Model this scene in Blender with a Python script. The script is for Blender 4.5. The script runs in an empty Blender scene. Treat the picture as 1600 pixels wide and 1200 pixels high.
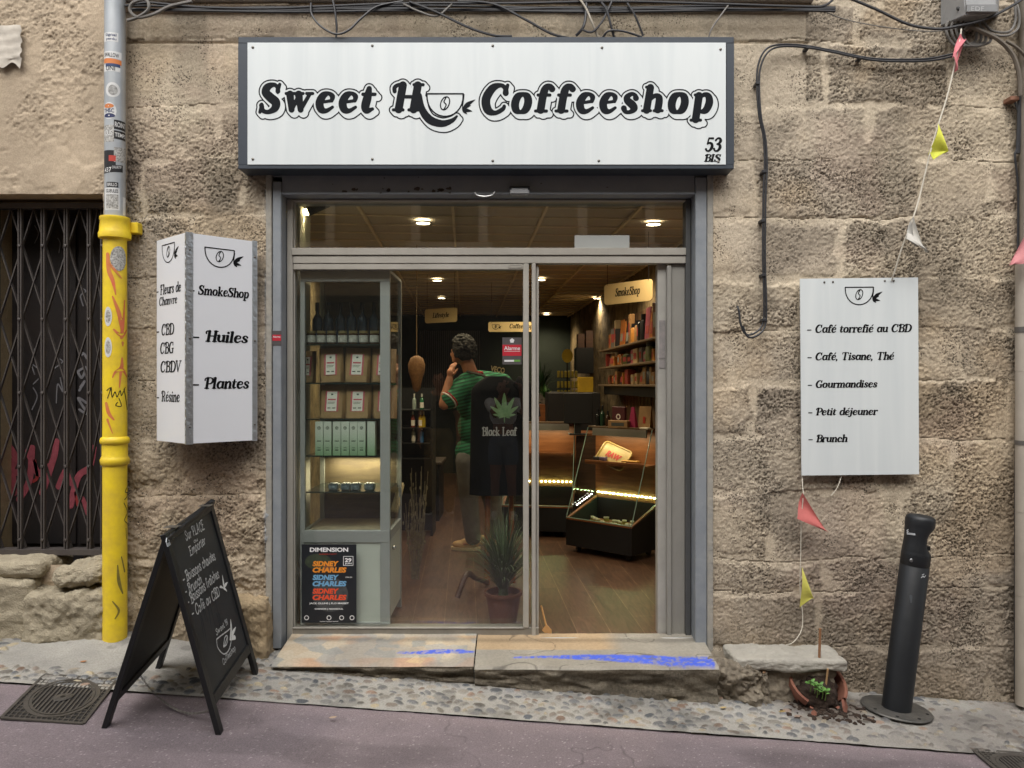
import bpy, bmesh, math, random
import numpy as np
from mathutils import Vector, Matrix
R = math.radians
C = bpy.context.scene.collection
sc = bpy.context.scene
random.seed(7)

# ---------------------------------------------------------------- camera, sky, sun, exposure
CAMD, CAMZ, FPX = 4.444, 1.474, 1200.0
cam = bpy.data.cameras.new('camera')
cam.sensor_width = 36.0
cam.lens = FPX / 1600 * 36
cam.clip_start = 0.02
cam.clip_end = 400
co = bpy.data.objects.new('camera', cam)
co.location = (0, -CAMD, CAMZ)
co.rotation_euler = (R(90), 0, 0)
C.objects.link(co)
sc.camera = co

SUN_EL, SUN_AZ = 54, 10          # elevation; azimuth off the facade's normal
w = bpy.data.worlds.new('World')
sc.world = w
w.use_nodes = True
nt = w.node_tree
bg = nt.nodes['Background']
sky = nt.nodes.new('ShaderNodeTexSky')
sky.sky_type = 'NISHITA'
sky.sun_disc = False
sky.sun_elevation = R(SUN_EL)
sky.sun_rotation = R(180 + SUN_AZ)
sky.dust_density = 4.0
sky.air_density = 1.0
hs = nt.nodes.new('ShaderNodeHueSaturation')      # overcast: the cloud layer takes the blue out
hs.inputs['Saturation'].default_value = 0.32
nt.links.new(sky.outputs[0], hs.inputs['Color'])
nt.links.new(hs.outputs[0], bg.inputs[0])
bg.inputs[1].default_value = 0.15
sl = bpy.data.lights.new('sun', 'SUN')
sl.energy = 1.5
sl.angle = R(75)
sl.color = (1.0, 0.97, 0.92)
so = bpy.data.objects.new('sun', sl)
so.rotation_euler = (R(90 - SUN_EL), 0, R(-SUN_AZ))
so.location = (0, -8, 14)
C.objects.link(so)
sc.view_settings.view_transform = 'Standard'
sc.view_settings.look = 'None'
sc.view_settings.gamma = 1
sc.view_settings.exposure = 0.75
sc.cycles.use_denoising = True
sc.cycles.max_bounces = 8
sc.cycles.transparent_max_bounces = 16
sc.cycles.caustics_reflective = False
sc.cycles.caustics_refractive = False
sc.cycles.sample_clamp_indirect = 3.0

# ---------------------------------------------------------------- helpers
def hx(h):
    h = h.lstrip('#')
    v = [int(h[i:i+2], 16) / 255 for i in (0, 2, 4)]
    return tuple(x / 12.92 if x <= 0.04045 else ((x + 0.055) / 1.055) ** 2.4 for x in v)

def P(px, py, d):                     # pixel of the photograph and distance -> point in the place
    return Vector(((px - 800) / FPX * d, d - CAMD, CAMZ - (py - 600) / FPX * d))

def link(o, parent=None):
    C.objects.link(o)
    if parent is not None:
        o.parent = parent
        o.matrix_parent_inverse = PINV.get(parent.name, Matrix.Identity(4))
    return o
PINV = {}

def thing(name, label, cat, loc=(0, 0, 0), group=None, kind=None, world=True):
    o = bpy.data.objects.new(name, None)
    o.location = loc
    o.empty_display_size = 0.05
    C.objects.link(o)
    tag(o, label, cat, group, kind)
    if world:                          # its parts are modelled in world coordinates
        PINV[o.name] = Matrix.Translation(-Vector(loc))
    return o

def tag(o, label=None, cat=None, group=None, kind=None):
    if label: o['label'] = label
    if cat: o['category'] = cat
    if group: o['group'] = group
    if kind: o['kind'] = kind
    return o

def obj(name, bm, mat, parent=None, smooth=False):
    if isinstance(bm, bpy.types.Mesh):
        me = bm
    else:
        me = bpy.data.meshes.new(name)
        bmesh.ops.recalc_face_normals(bm, faces=bm.faces)
        bm.to_mesh(me); bm.free()
    if mat is not None and not me.materials:
        for m in (mat if isinstance(mat, (list, tuple)) else [mat]): me.materials.append(m)
    if smooth:
        me.polygons.foreach_set('use_smooth', [True] * len(me.polygons))
    if len(me.polygons) < 60000 and any(p.use_smooth for p in me.polygons):
        me.set_sharp_from_angle(angle=R(48))
    o = bpy.data.objects.new(name, me)
    return link(o, parent)

def copy_tree(o, parent=None):
    c = o.copy()
    C.objects.link(c)
    if parent is not None: c.parent = parent
    if o.name in PINV: PINV[c.name] = PINV[o.name]
    for ch in [x for x in bpy.data.objects if x.parent == o]:
        copy_tree(ch, c)
    return c

NB = bmesh.new
def box(bm, x0, x1, y0, y1, z0, z1, bev=0.0, M=None, mi=0, seg=1):
    r = bmesh.ops.create_cube(bm, size=1)
    vs = r['verts']
    for v in vs:
        v.co = Vector((x0 + (v.co.x + .5) * (x1 - x0), y0 + (v.co.y + .5) * (y1 - y0), z0 + (v.co.z + .5) * (z1 - z0)))
    fs = list({f for v in vs for f in v.link_faces})
    if bev:
        es = list({e for v in vs for e in v.link_edges})
        rr = bmesh.ops.bevel(bm, geom=es, offset=bev, segments=seg, affect='EDGES')
        fs = [f for f in rr['faces']] + [f for f in fs if f.is_valid]
        vs = list({v for f in fs for v in f.verts})
        fs = list({f for v in vs for f in v.link_faces})
    for f in fs: f.material_index = mi
    if M is not None:
        for v in vs: v.co = M @ v.co
    return vs

def bar(bm, a, b, wx, wy, up=(0, 0, 1), bev=0.0):          # box beam from a to b
    a, b = Vector(a), Vector(b)
    z = (b - a); L = z.length; z.normalize()
    u = Vector(up)
    if abs(z.dot(u)) > .95: u = Vector((0, 1, 0))
    x = u.cross(z).normalized(); y = z.cross(x)
    M = Matrix(((x.x, y.x, z.x, a.x), (x.y, y.y, z.y, a.y), (x.z, y.z, z.z, a.z), (0, 0, 0, 1)))
    return box(bm, -wx/2, wx/2, -wy/2, wy/2, 0, L, bev, M)

def smooth_path(pts, n=6):
    pts = [Vector(p) for p in pts]
    if len(pts) < 3: return pts
    out = []
    for i in range(len(pts) - 1):
        p0 = pts[max(i-1, 0)]; p1 = pts[i]; p2 = pts[i+1]; p3 = pts[min(i+2, len(pts)-1)]
        for k in range(n):
            t = k / n
            out.append(0.5 * ((2*p1) + (p2-p0)*t + (2*p0-5*p1+4*p2-p3)*t*t + (3*p1-p0-3*p2+p3)*t**3))
    out.append(pts[-1])
    return out

def tube(bm, pts, r, n=8, smooth=True, cap=True, rr=None, mi=0):
    pts = smooth_path(pts) if smooth else [Vector(p) for p in pts]
    N = len(pts)
    rings = []
    prev = None
    for i, p in enumerate(pts):
        t = (pts[min(i+1, N-1)] - pts[max(i-1, 0)])
        if t.length < 1e-9: t = Vector((0, 0, 1))
        t.normalize()
        if prev is None:
            u = Vector((0, 0, 1)) if abs(t.z) < .9 else Vector((1, 0, 0))
            x = u.cross(t).normalized()
        else:
            x = prev - t * prev.dot(t)
            x = x.normalized() if x.length > 1e-6 else Vector((1, 0, 0)).cross(t).normalized()
        prev = x
        y = t.cross(x)
        rad = r if rr is None else np.interp(i / max(N-1, 1), np.linspace(0, 1, len(rr)), rr)
        rings.append([bm.verts.new(p + (x*math.cos(a) + y*math.sin(a)) * rad) for a in [2*math.pi*k/n for k in range(n)]])
    for i in range(N-1):
        for k in range(n):
            f = bm.faces.new((rings[i][k], rings[i][(k+1) % n], rings[i+1][(k+1) % n], rings[i+1][k])); f.smooth = True; f.material_index = mi
    if cap:
        bm.faces.new(rings[0][::-1]).material_index = mi
        bm.faces.new(rings[-1]).material_index = mi

def lathe(bm, prof, c=(0, 0, 0), n=24, M=None, fn=None, mi=0, close=True):
    rings = []
    for (r, z) in prof:
        ring = []
        for k in range(n):
            a = 2*math.pi*k/n
            q = fn(a, r, z) if fn else r
            v = Vector((q*math.cos(a), q*math.sin(a), z))
            v = (M @ v) if M is not None else v + Vector(c)
            ring.append(bm.verts.new(v))
        rings.append(ring)
    for i in range(len(rings)-1):
        for k in range(n):
            f = bm.faces.new((rings[i][k], rings[i][(k+1) % n], rings[i+1][(k+1) % n], rings[i+1][k])); f.smooth = True; f.material_index = mi
    if close:
        for rg in (rings[0][::-1], rings[-1]):
            f = bm.faces.new(rg); f.material_index = mi

def prism(bm, poly, O, ux, uy, t, mi=0):      # polygon in a plane, given a thickness t along ux x uy
    O, ux, uy = Vector(O), Vector(ux).normalized(), Vector(uy).normalized()
    n = ux.cross(uy)
    a = [bm.verts.new(O + ux*x + uy*y) for x, y in poly]
    b = [bm.verts.new(O + ux*x + uy*y - n*t) for x, y in poly]
    N = len(poly)
    bm.faces.new(a).material_index = mi; bm.faces.new(b[::-1]).material_index = mi
    for i in range(N):
        bm.faces.new((a[i], b[i], b[(i+1) % N], a[(i+1) % N])).material_index = mi

def rrect(w_, h_, r, n=4):
    out = []
    for cx, cy, a0 in ((w_-r, h_-r, 0), (r, h_-r, 90), (r, r, 180), (w_-r, r, 270)):
        for k in range(n+1):
            a = R(a0 + 90*k/n); out.append((cx + r*math.cos(a), cy + r*math.sin(a)))
    return out

def ball(bm, c, r, sx=1, sy=1, sz=1, sub=2, jitter=0, rot=None):
    rr = bmesh.ops.create_icosphere(bm, subdivisions=sub, radius=1)
    for v in rr['verts']:
        k = 1 + (random.uniform(-jitter, jitter) if jitter else 0)
        q = Vector((v.co.x*r*sx*k, v.co.y*r*sy*k, v.co.z*r*sz*k))
        if rot is not None: q = rot @ q
        v.co = Vector(c) + q
    for v in rr['verts']:
        for f in v.link_faces: f.smooth = True

# ---------------------------------------------------------------- materials
MATS = {}
def mat(name, col, rough=.6, metal=0.0, var=.12, scale=6.0, bump=0.0, bscale=60.0, col2=None, spec=.5, emit=None, es=0.0, coat=0.0):
    if name in MATS: return MATS[name]
    m = bpy.data.materials.new(name); m.use_nodes = True
    n = m.node_tree; p = n.nodes['Principled BSDF']
    col = hx(col) if isinstance(col, str) else col
    tc = n.nodes.new('ShaderNodeTexCoord')
    ns = n.nodes.new('ShaderNodeTexNoise'); ns.inputs['Scale'].default_value = scale; ns.inputs['Detail'].default_value = 6; ns.inputs['Roughness'].default_value = .65
    n.links.new(tc.outputs['Object'], ns.inputs['Vector'])
    rp = n.nodes.new('ShaderNodeValToRGB')
    rp.color_ramp.elements[0].position = .3; rp.color_ramp.elements[1].position = .7
    c2 = (hx(col2) if isinstance(col2, str) else col2) if col2 is not None else tuple(min(1, c*(1+var)) for c in col)
    c1 = col if col2 is not None else tuple(c*(1-var) for c in col)
    rp.color_ramp.elements[0].color = (*c1, 1); rp.color_ramp.elements[1].color = (*c2, 1)
    n.links.new(ns.outputs['Fac'], rp.inputs[0]); n.links.new(rp.outputs[0], p.inputs['Base Color'])
    p.inputs['Roughness'].default_value = rough; p.inputs['Metallic'].default_value = metal
    p.inputs['Specular IOR Level'].default_value = spec
    p.inputs['Coat Weight'].default_value = coat
    if bump:
        nb = n.nodes.new('ShaderNodeTexNoise'); nb.inputs['Scale'].default_value = bscale; nb.inputs['Detail'].default_value = 5
        n.links.new(tc.outputs['Object'], nb.inputs['Vector'])
        b = n.nodes.new('ShaderNodeBump'); b.inputs['Strength'].default_value = bump; b.inputs['Distance'].default_value = .01
        n.links.new(nb.outputs['Fac'], b.inputs['Height']); n.links.new(b.outputs[0], p.inputs['Normal'])
    if emit is not None:
        e = hx(emit) if isinstance(emit, str) else emit
        p.inputs['Emission Color'].default_value = (*e, 1); p.inputs['Emission Strength'].default_value = es
    MATS[name] = m
    return m

def attr_mat(name, rough=.9, nscale=90, namp=.35, bump=.5, bscale=220, bdist=.004, spec=.3, pits=0):
    m = bpy.data.materials.new(name); m.use_nodes = True
    n = m.node_tree; p = n.nodes['Principled BSDF']
    at = n.nodes.new('ShaderNodeAttribute'); at.attribute_name = 'Col'
    tc = n.nodes.new('ShaderNodeTexCoord')
    ns = n.nodes.new('ShaderNodeTexNoise'); ns.inputs['Scale'].default_value = nscale; ns.inputs['Detail'].default_value = 5; ns.inputs['Roughness'].default_value = .7
    n.links.new(tc.outputs['Object'], ns.inputs['Vector'])
    mr = n.nodes.new('ShaderNodeMapRange'); mr.inputs[1].default_value = .3; mr.inputs[2].default_value = .7
    mr.inputs[3].default_value = 1 - namp; mr.inputs[4].default_value = 1 + namp
    n.links.new(ns.outputs['Fac'], mr.inputs[0])
    mx = n.nodes.new('ShaderNodeVectorMath'); mx.operation = 'SCALE'
    n.links.new(at.outputs['Color'], mx.inputs[0]); n.links.new(mr.outputs[0], mx.inputs['Scale'])
    colo = mx.outputs[0]; hgt = None
    if pits:                                     # small holes eaten into the stone, in patches
        vo = n.nodes.new('ShaderNodeTexVoronoi'); vo.inputs['Scale'].default_value = pits; vo.inputs['Randomness'].default_value = 1
        n1 = n.nodes.new('ShaderNodeTexNoise'); n1.inputs['Scale'].default_value = pits*.9; n1.inputs['Detail'].default_value = 3
        dsp = n.nodes.new('ShaderNodeMix'); dsp.data_type = 'VECTOR'; dsp.inputs[0].default_value = .02
        n.links.new(tc.outputs['Object'], n1.inputs['Vector']); n.links.new(tc.outputs['Object'], dsp.inputs[4]); n.links.new(n1.outputs['Color'], dsp.inputs[5]); n.links.new(dsp.outputs[1], vo.inputs['Vector'])
        n2 = n.nodes.new('ShaderNodeTexNoise'); n2.inputs['Scale'].default_value = 3.2; n2.inputs['Detail'].default_value = 5; n2.inputs['Roughness'].default_value = .7
        n.links.new(tc.outputs['Object'], n2.inputs['Vector'])
        th = n.nodes.new('ShaderNodeMapRange'); th.inputs[1].default_value = .38; th.inputs[2].default_value = .60; th.inputs[3].default_value = -.05; th.inputs[4].default_value = .50
        n.links.new(n2.outputs['Fac'], th.inputs[0])
        sb_ = n.nodes.new('ShaderNodeMath'); sb_.operation = 'SUBTRACT'; n.links.new(th.outputs[0], sb_.inputs[0]); n.links.new(vo.outputs['Distance'], sb_.inputs[1])
        k = n.nodes.new('ShaderNodeMath'); k.operation = 'MULTIPLY'; k.use_clamp = True; k.inputs[1].default_value = 5; n.links.new(sb_.outputs[0], k.inputs[0])
        dk = n.nodes.new('ShaderNodeMath'); dk.operation = 'MULTIPLY_ADD'; dk.inputs[1].default_value = -.68; dk.inputs[2].default_value = 1; n.links.new(k.outputs[0], dk.inputs[0])
        m3 = n.nodes.new('ShaderNodeVectorMath'); m3.operation = 'SCALE'; n.links.new(colo, m3.inputs[0]); n.links.new(dk.outputs[0], m3.inputs['Scale']); colo = m3.outputs[0]; hgt = dk.outputs[0]
    n.links.new(colo, p.inputs['Base Color'])
    nb = n.nodes.new('ShaderNodeTexNoise'); nb.inputs['Scale'].default_value = bscale; nb.inputs['Detail'].default_value = 4; nb.inputs['Roughness'].default_value = .7
    n.links.new(tc.outputs['Object'], nb.inputs['Vector'])
    b = n.nodes.new('ShaderNodeBump'); b.inputs['Strength'].default_value = bump; b.inputs['Distance'].default_value = bdist
    if hgt is not None:
        ad = n.nodes.new('ShaderNodeMath'); ad.operation = 'ADD'; n.links.new(nb.outputs['Fac'], ad.inputs[0]); n.links.new(hgt, ad.inputs[1]); n.links.new(ad.outputs[0], b.inputs['Height'])
    else: n.links.new(nb.outputs['Fac'], b.inputs['Height'])
    n.links.new(b.outputs[0], p.inputs['Normal'])
    p.inputs['Roughness'].default_value = rough; p.inputs['Specular IOR Level'].default_value = spec
    MATS[name] = m
    return m

def glass_mat(name, tint=(1, 1, 1), ior=1.52, rough=0.0, haze=0.0):
    m = bpy.data.materials.new(name); m.use_nodes = True
    n = m.node_tree; n.nodes.remove(n.nodes['Principled BSDF'])
    out = n.nodes['Material Output']
    tr = n.nodes.new('ShaderNodeBsdfTransparent'); tr.inputs[0].default_value = (*tint, 1)
    gl = n.nodes.new('ShaderNodeBsdfGlossy'); gl.inputs['Roughness'].default_value = rough
    fr = n.nodes.new('ShaderNodeFresnel'); fr.inputs['IOR'].default_value = ior
    ge = n.nodes.new('ShaderNodeNewGeometry')
    ma = n.nodes.new('ShaderNodeMath'); ma.operation = 'MULTIPLY_ADD'; ma.inputs[1].default_value = -1; ma.inputs[2].default_value = 1
    n.links.new(ge.outputs['Backfacing'], ma.inputs[0])
    mu = n.nodes.new('ShaderNodeMath'); mu.operation = 'MULTIPLY'
    n.links.new(fr.outputs[0], mu.inputs[0]); n.links.new(ma.outputs[0], mu.inputs[1])
    mx = n.nodes.new('ShaderNodeMixShader')
    n.links.new(mu.outputs[0], mx.inputs[0]); n.links.new(tr.outputs[0], mx.inputs[1]); n.links.new(gl.outputs[0], mx.inputs[2])
    last = mx
    if haze:                                        # thin dust on the pane
        df = n.nodes.new('ShaderNodeBsdfDiffuse'); df.inputs[0].default_value = (.6, .58, .52, 1)
        tc = n.nodes.new('ShaderNodeTexCoord')
        ns = n.nodes.new('ShaderNodeTexNoise'); ns.inputs['Scale'].default_value = 3; ns.inputs['Detail'].default_value = 8
        n.links.new(tc.outputs['Object'], ns.inputs['Vector'])
        mm = n.nodes.new('ShaderNodeMath'); mm.operation = 'MULTIPLY'; mm.inputs[1].default_value = haze
        n.links.new(ns.outputs['Fac'], mm.inputs[0])
        m2 = n.nodes.new('ShaderNodeMixShader')
        n.links.new(mm.outputs[0], m2.inputs[0]); n.links.new(mx.outputs[0], m2.inputs[1]); n.links.new(df.outputs[0], m2.inputs[2])
        last = m2
    n.links.new(last.outputs[0], out.inputs['Surface'])
    MATS[name] = m
    return m

def wood_mat(name, c1, c2, rough=.45, axis=(1, 12, 1), scale=3.0, bump=.1):
    m = bpy.data.materials.new(name); m.use_nodes = True
    n = m.node_tree; p = n.nodes['Principled BSDF']
    tc = n.nodes.new('ShaderNodeTexCoord')
    mp = n.nodes.new('ShaderNodeMapping'); mp.inputs['Scale'].default_value = axis
    ns = n.nodes.new('ShaderNodeTexNoise'); ns.inputs['Scale'].default_value = scale; ns.inputs['Detail'].default_value = 8; ns.inputs['Distortion'].default_value = 1.2
    n.links.new(tc.outputs['Object'], mp.inputs[0]); n.links.new(mp.outputs[0], ns.inputs['Vector'])
    rp = n.nodes.new('ShaderNodeValToRGB'); rp.color_ramp.elements[0].position = .32; rp.color_ramp.elements[1].position = .68
    rp.color_ramp.elements[0].color = (*hx(c1), 1); rp.color_ramp.elements[1].color = (*hx(c2), 1)
    n.links.new(ns.outputs['Fac'], rp.inputs[0]); n.links.new(rp.outputs[0], p.inputs['Base Color'])
    b = n.nodes.new('ShaderNodeBump'); b.inputs['Strength'].default_value = bump; b.inputs['Distance'].default_value = .005
    n.links.new(ns.outputs['Fac'], b.inputs['Height']); n.links.new(b.outputs[0], p.inputs['Normal'])
    p.inputs['Roughness'].default_value = rough
    MATS[name] = m
    return m

# ---------------------------------------------------------------- lettering
K, M_, T = .095, .066, .043
def _(*s): return list(s)
GL = {}
def G(ch, *strokes): GL[ch] = strokes       # stroke: (type, pts) type L line, C curve, s serif line
def srf(x0, x1, y, r=.038): return ('s', [(x0, y, r), (x1, y, r)])
def stem(x, y0, y1, r=K): return ('L', [(x, y0, r), (x, y1, r)])
BOWL = [(.50, .50, T), (.40, .62, .052), (.22, .58, .082), (.12, .34, K), (.20, .10, .085), (.36, .05, .052), (.50, .20, T)]
G('a', ('C', BOWL), stem(.55, .12, .58), srf(.55, .70, .05))
G('b', stem(.16, .08, .94), srf(.02, .16, .96), ('C', [(.18, .48, T), (.34, .62, .055), (.5, .56, .08), (.56, .34, K), (.48, .1, .085), (.32, .045, .05), (.18, .12, T)]))
G('c', ('C', [(.50, .46, .085), (.46, .58, .055), (.36, .635, .048), (.2, .56, .085), (.12, .33, K), (.2, .1, .088), (.36, .045, .055), (.54, .16, .038)]))
G('d', ('C', BOWL), stem(.55, .12, .94), srf(.42, .55, .96), srf(.55, .70, .05))
G('e', ('L', [(.14, .33, .035), (.5, .39, .04)]), ('C', [(.5, .39, .045), (.5, .54, .062), (.36, .635, .048), (.2, .56, .085), (.12, .33, K), (.2, .1, .088), (.37, .045, .055), (.56, .17, .036)]))
G('f', ('C', [(.46, .84, .08), (.4, .95, .05), (.28, .93, .07), (.22, .78, K), (.2, .5, K)]), stem(.2, .08, .6), srf(.04, .42, .62, .04), srf(.04, .4, .04))
G('h', stem(.16, .06, .94), srf(.02, .16, .96), ('C', [(.2, .44, T), (.36, .62, .058), (.5, .57, .085), (.54, .4, K), (.54, .08, K)]), srf(.02, .3, .04), srf(.42, .7, .04))
G('i', stem(.16, .06, .58), srf(.02, .16, .61), srf(.02, .32, .04), ('L', [(.17, .86, .092), (.171, .86, .092)]))
G('j', ('C', [(.2, .58, K), (.2, .1, K), (.16, -.14, .075), (.02, -.22, .05), (-.06, -.14, .07)]), srf(.06, .2, .61), ('L', [(.2, .86, .092), (.201, .86, .092)]))
G('k', stem(.16, .06, .94), srf(.02, .16, .96), ('L', [(.18, .28, T), (.5, .58, T)]), ('L', [(.28, .36, .07), (.54, .08, .09)]), srf(.02, .3, .04), srf(.4, .58, .61), srf(.44, .68, .04))
G('l', stem(.16, .06, .94), srf(.02, .16, .96), srf(.02, .32, .04))
ARCH = lambda x: ('C', [(x, .44, T), (x+.14, .62, .058), (x+.27, .57, .085), (x+.31, .4, K), (x+.31, .08, K)])
G('m', stem(.16, .06, .58), srf(.02, .16, .61), ARCH(.2), ARCH(.55), srf(.02, .3, .04), srf(.4, .64, .04), srf(.76, 1.02, .04))
G('n', stem(.16, .06, .58), srf(.02, .16, .61), ARCH(.22), srf(.02, .3, .04), srf(.42, .68, .04))
G('o', ('C', [(.34, .635, .048), (.18, .55, .086), (.12, .33, K), (.18, .12, .086), (.34, .045, .048), (.5, .12, .086), (.56, .34, K), (.5, .55, .086), (.34, .635, .048)]))
G('p', stem(.16, -.22, .58), srf(.02, .16, .61), srf(.0, .34, -.25), ('C', [(.18, .5, T), (.34, .62, .055), (.5, .56, .08), (.56, .34, K), (.48, .1, .085), (.32, .045, .05), (.18, .12, T)]))
G('r', stem(.16, .06, .58), srf(.02, .16, .61), srf(.02, .32, .04), ('C', [(.2, .42, T), (.32, .6, .055), (.46, .58, .088)]))
G('s', ('C', [(.45, .5, .07), (.4, .6, .05), (.28, .635, .05), (.15, .54, .07), (.18, .42, .085), (.36, .28, .095), (.44, .16, .08), (.32, .05, .05), (.16, .06, .05), (.09, .17, .07)]))
G('t', ('C', [(.2, .8, .06), (.19, .5, K), (.17, .2, K), (.24, .06, .07), (.4, .12, .036)]), srf(.04, .4, .61, .04))
G('u', ('C', [(.16, .58, K), (.16, .26, K), (.24, .08, .075), (.38, .08, .05), (.52, .22, T)]), stem(.54, .1, .58), srf(.02, .16, .61), srf(.4, .54, .61), srf(.54, .7, .05))
G('v', ('L', [(.14, .58, .09), (.3, .06, .06)]), ('L', [(.3, .06, .05), (.5, .58, .045)]), srf(.02, .28, .61), srf(.4, .6, .61))
G('w', ('L', [(.13, .58, .09), (.26, .07, .07)]), ('L', [(.26, .07, .05), (.44, .55, .05)]), ('L', [(.42, .58, .09), (.56, .07, .07)]), ('L', [(.56, .07, .05), (.78, .58, .045)]), srf(.0, .28, .61), srf(.32, .56, .61), srf(.68, .88, .61))
G('x', ('L', [(.12, .58, .09), (.5, .07, .09)]), ('L', [(.5, .58, .045), (.12, .07, .045)]), srf(.02, .24, .61), srf(.4, .6, .04))
G('y', ('L', [(.14, .58, .09), (.32, .1, .06)]), ('C', [(.52, .58, .045), (.32, .08, .05), (.18, -.18, .05), (.02, -.18, .07)]), srf(.02, .28, .61), srf(.42, .62, .61))
# capitals
G('A', ('L', [(.08, .05, T), (.4, .95, .05)]), ('L', [(.4, .95, .07), (.68, .06, K)]), ('L', [(.2, .34, T), (.56, .34, T)]), srf(-.02, .2, .04), srf(.54, .82, .04))
G('B', stem(.22, .06, .94), ('C', [(.04, .8, .05), (.08, .93, .045), (.22, .96, T), (.5, .95, .05), (.64, .78, .085), (.5, .56, .05), (.24, .52, T)]), ('C', [(.4, .54, T), (.6, .48, .07), (.68, .28, .095), (.56, .06, .06), (.3, .04, T), (.06, .04, T)]))
G('C', ('C', [(.72, .7, .07), (.68, .86, .055), (.52, .96, .05), (.28, .86, .09), (.13, .5, .1), (.24, .14, .095), (.48, .035, .055), (.7, .16, .05), (.74, .26, .04)]), ('s', [(.74, .96, .04), (.72, .68, .04)]))
G('D', stem(.24, .06, .94), ('C', [(.04, .78, .05), (.08, .93, .045), (.24, .96, T), (.52, .94, .055), (.74, .76, .09), (.8, .48, .1), (.7, .18, .09), (.46, .05, .05), (.06, .04, T)]))
G('E', stem(.2, .06, .94), ('L', [(.04, .96, T), (.64, .96, T)]), ('L', [(.04, .04, T), (.68, .04, T)]), ('L', [(.2, .52, T), (.5, .52, T)]), ('s', [(.64, .96, T), (.64, .8, T)]), ('s', [(.68, .04, T), (.68, .22, T)]))
G('F', stem(.22, .06, .94), ('C', [(.02, .76, .055), (.06, .93, .045), (.24, .96, T), (.68, .96, T)]), ('L', [(.22, .52, T), (.52, .52, T)]), ('s', [(.68, .96, T), (.66, .8, T)]), srf(.06, .4, .04))
G('G', ('C', [(.7, .72, .06), (.66, .88, .052), (.5, .96, .05), (.27, .86, .09), (.13, .5, .1), (.24, .14, .095), (.48, .035, .055), (.66, .1, .05)]), stem(.7, .1, .38, .09), srf(.54, .86, .43), ('s', [(.73, .96, .04), (.7, .7, .04)]))
G('H', stem(.26, .06, .94), stem(.72, .06, .94), ('L', [(.26, .52, T), (.72, .52, T)]), ('C', [(.04, .72, .05), (.02, .86, .05), (.12, .955, .045), (.3, .96, T)]), srf(.6, .88, .96), srf(.1, .4, .04), srf(.58, .88, .04))
G('I', stem(.22, .06, .94), srf(.06, .38, .96), srf(.06, .38, .04))
G('L', stem(.22, .06, .94), srf(.06, .4, .96), ('L', [(.06, .04, T), (.64, .04, T)]), ('s', [(.64, .04, T), (.66, .24, T)]))
G('P', stem(.24, .06, .94), ('C', [(.02, .74, .055), (.04, .9, .045), (.2, .96, T), (.52, .95, .05), (.7, .72, .095), (.54, .46, .055), (.26, .44, T)]), srf(.08, .42, .04))
G('R', stem(.24, .06, .94), ('C', [(.02, .74, .055), (.04, .9, .045), (.2, .96, T), (.52, .95, .05), (.68, .74, .09), (.54, .5, .055), (.26, .48, T)]), ('C', [(.42, .48, T), (.56, .32, .09), (.64, .08, .08), (.82, .06, .04)]), srf(.08, .42, .04))
G('S', ('C', [(.58, .74, .06), (.54, .88, .05), (.4, .96, .055), (.2, .88, .09), (.16, .7, .1), (.36, .52, .11), (.56, .36, .11), (.56, .16, .09), (.36, .035, .055), (.16, .08, .055), (.08, .26, .06)]), ('s', [(.61, .97, .04), (.58, .7, .04)]), ('s', [(.06, .03, .04), (.08, .3, .04)]))
G('T', stem(.4, .06, .94), ('L', [(.06, .96, T), (.76, .96, T)]), ('s', [(.06, .96, T), (.04, .78, T)]), ('s', [(.76, .96, T), (.75, .78, T)]), srf(.24, .58, .04))
G('V', ('L', [(.14, .94, K), (.4, .06, .06)]), ('L', [(.4, .06, .05), (.7, .94, T)]), srf(.0, .3, .96), srf(.58, .84, .96))
G('5', ('L', [(.2, .95, .05), (.56, .95, .055)]), ('L', [(.2, .95, .045), (.14, .54, .045)]), ('C', [(.14, .54, .045), (.34, .62, .06), (.54, .5, .085), (.56, .28, .095), (.4, .05, .06), (.2, .05, .05), (.1, .16, .07)]))
G('3', ('C', [(.12, .8, .06), (.26, .95, .05), (.46, .92, .07), (.54, .76, .09), (.42, .58, .06), (.28, .53, .045)]), ('C', [(.28, .53, .045), (.5, .48, .07), (.58, .28, .095), (.42, .05, .06), (.2, .05, .05), (.1, .18, .07)]))
G('-', ('L', [(.02, .34, .055), (.42, .34, .055)]))
G(',', ('C', [(.12, .06, .085), (.14, -.04, .06), (.06, -.14, .03)]))
G('.', ('L', [(.12, .06, .085), (.121, .06, .085)]))
GL['é'] = GL['e'] + (('L', [(.34, .8, .04), (.46, .94, .05)]),)
GL['î'] = GL['i'][:-1] + (('L', [(.04, .78, .035), (.16, .92, .035)]), ('L', [(.16, .92, .035), (.28, .78, .035)]))
ADV = dict(m=1.0, w=.86, i=.32, j=.34, l=.32, t=.42, f=.44, r=.5, s=.52, c=.58, e=.6, I=.44)
for ch in 'CDGHARTV': ADV[ch] = .84
for ch in 'BPEFLS': ADV[ch] = .7
ADV['-'] = .5; ADV[','] = .28; ADV[' '] = .4; ADV['5'] = ADV['3'] = .68
ADV['é'] = .6; ADV['î'] = .34

def cr(pts, n=5):
    if len(pts) < 3: return pts
    a = np.array(pts, float); out = []
    for i in range(len(a)-1):
        p0, p1, p2, p3 = a[max(i-1, 0)], a[i], a[i+1], a[min(i+2, len(a)-1)]
        for k in range(n):
            t = k/n
            out.append(.5*((2*p1)+(p2-p0)*t+(2*p0-5*p1+4*p2-p3)*t*t+(3*p1-p0-3*p2+p3)*t**3))
    out.append(a[-1])
    return out

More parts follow.
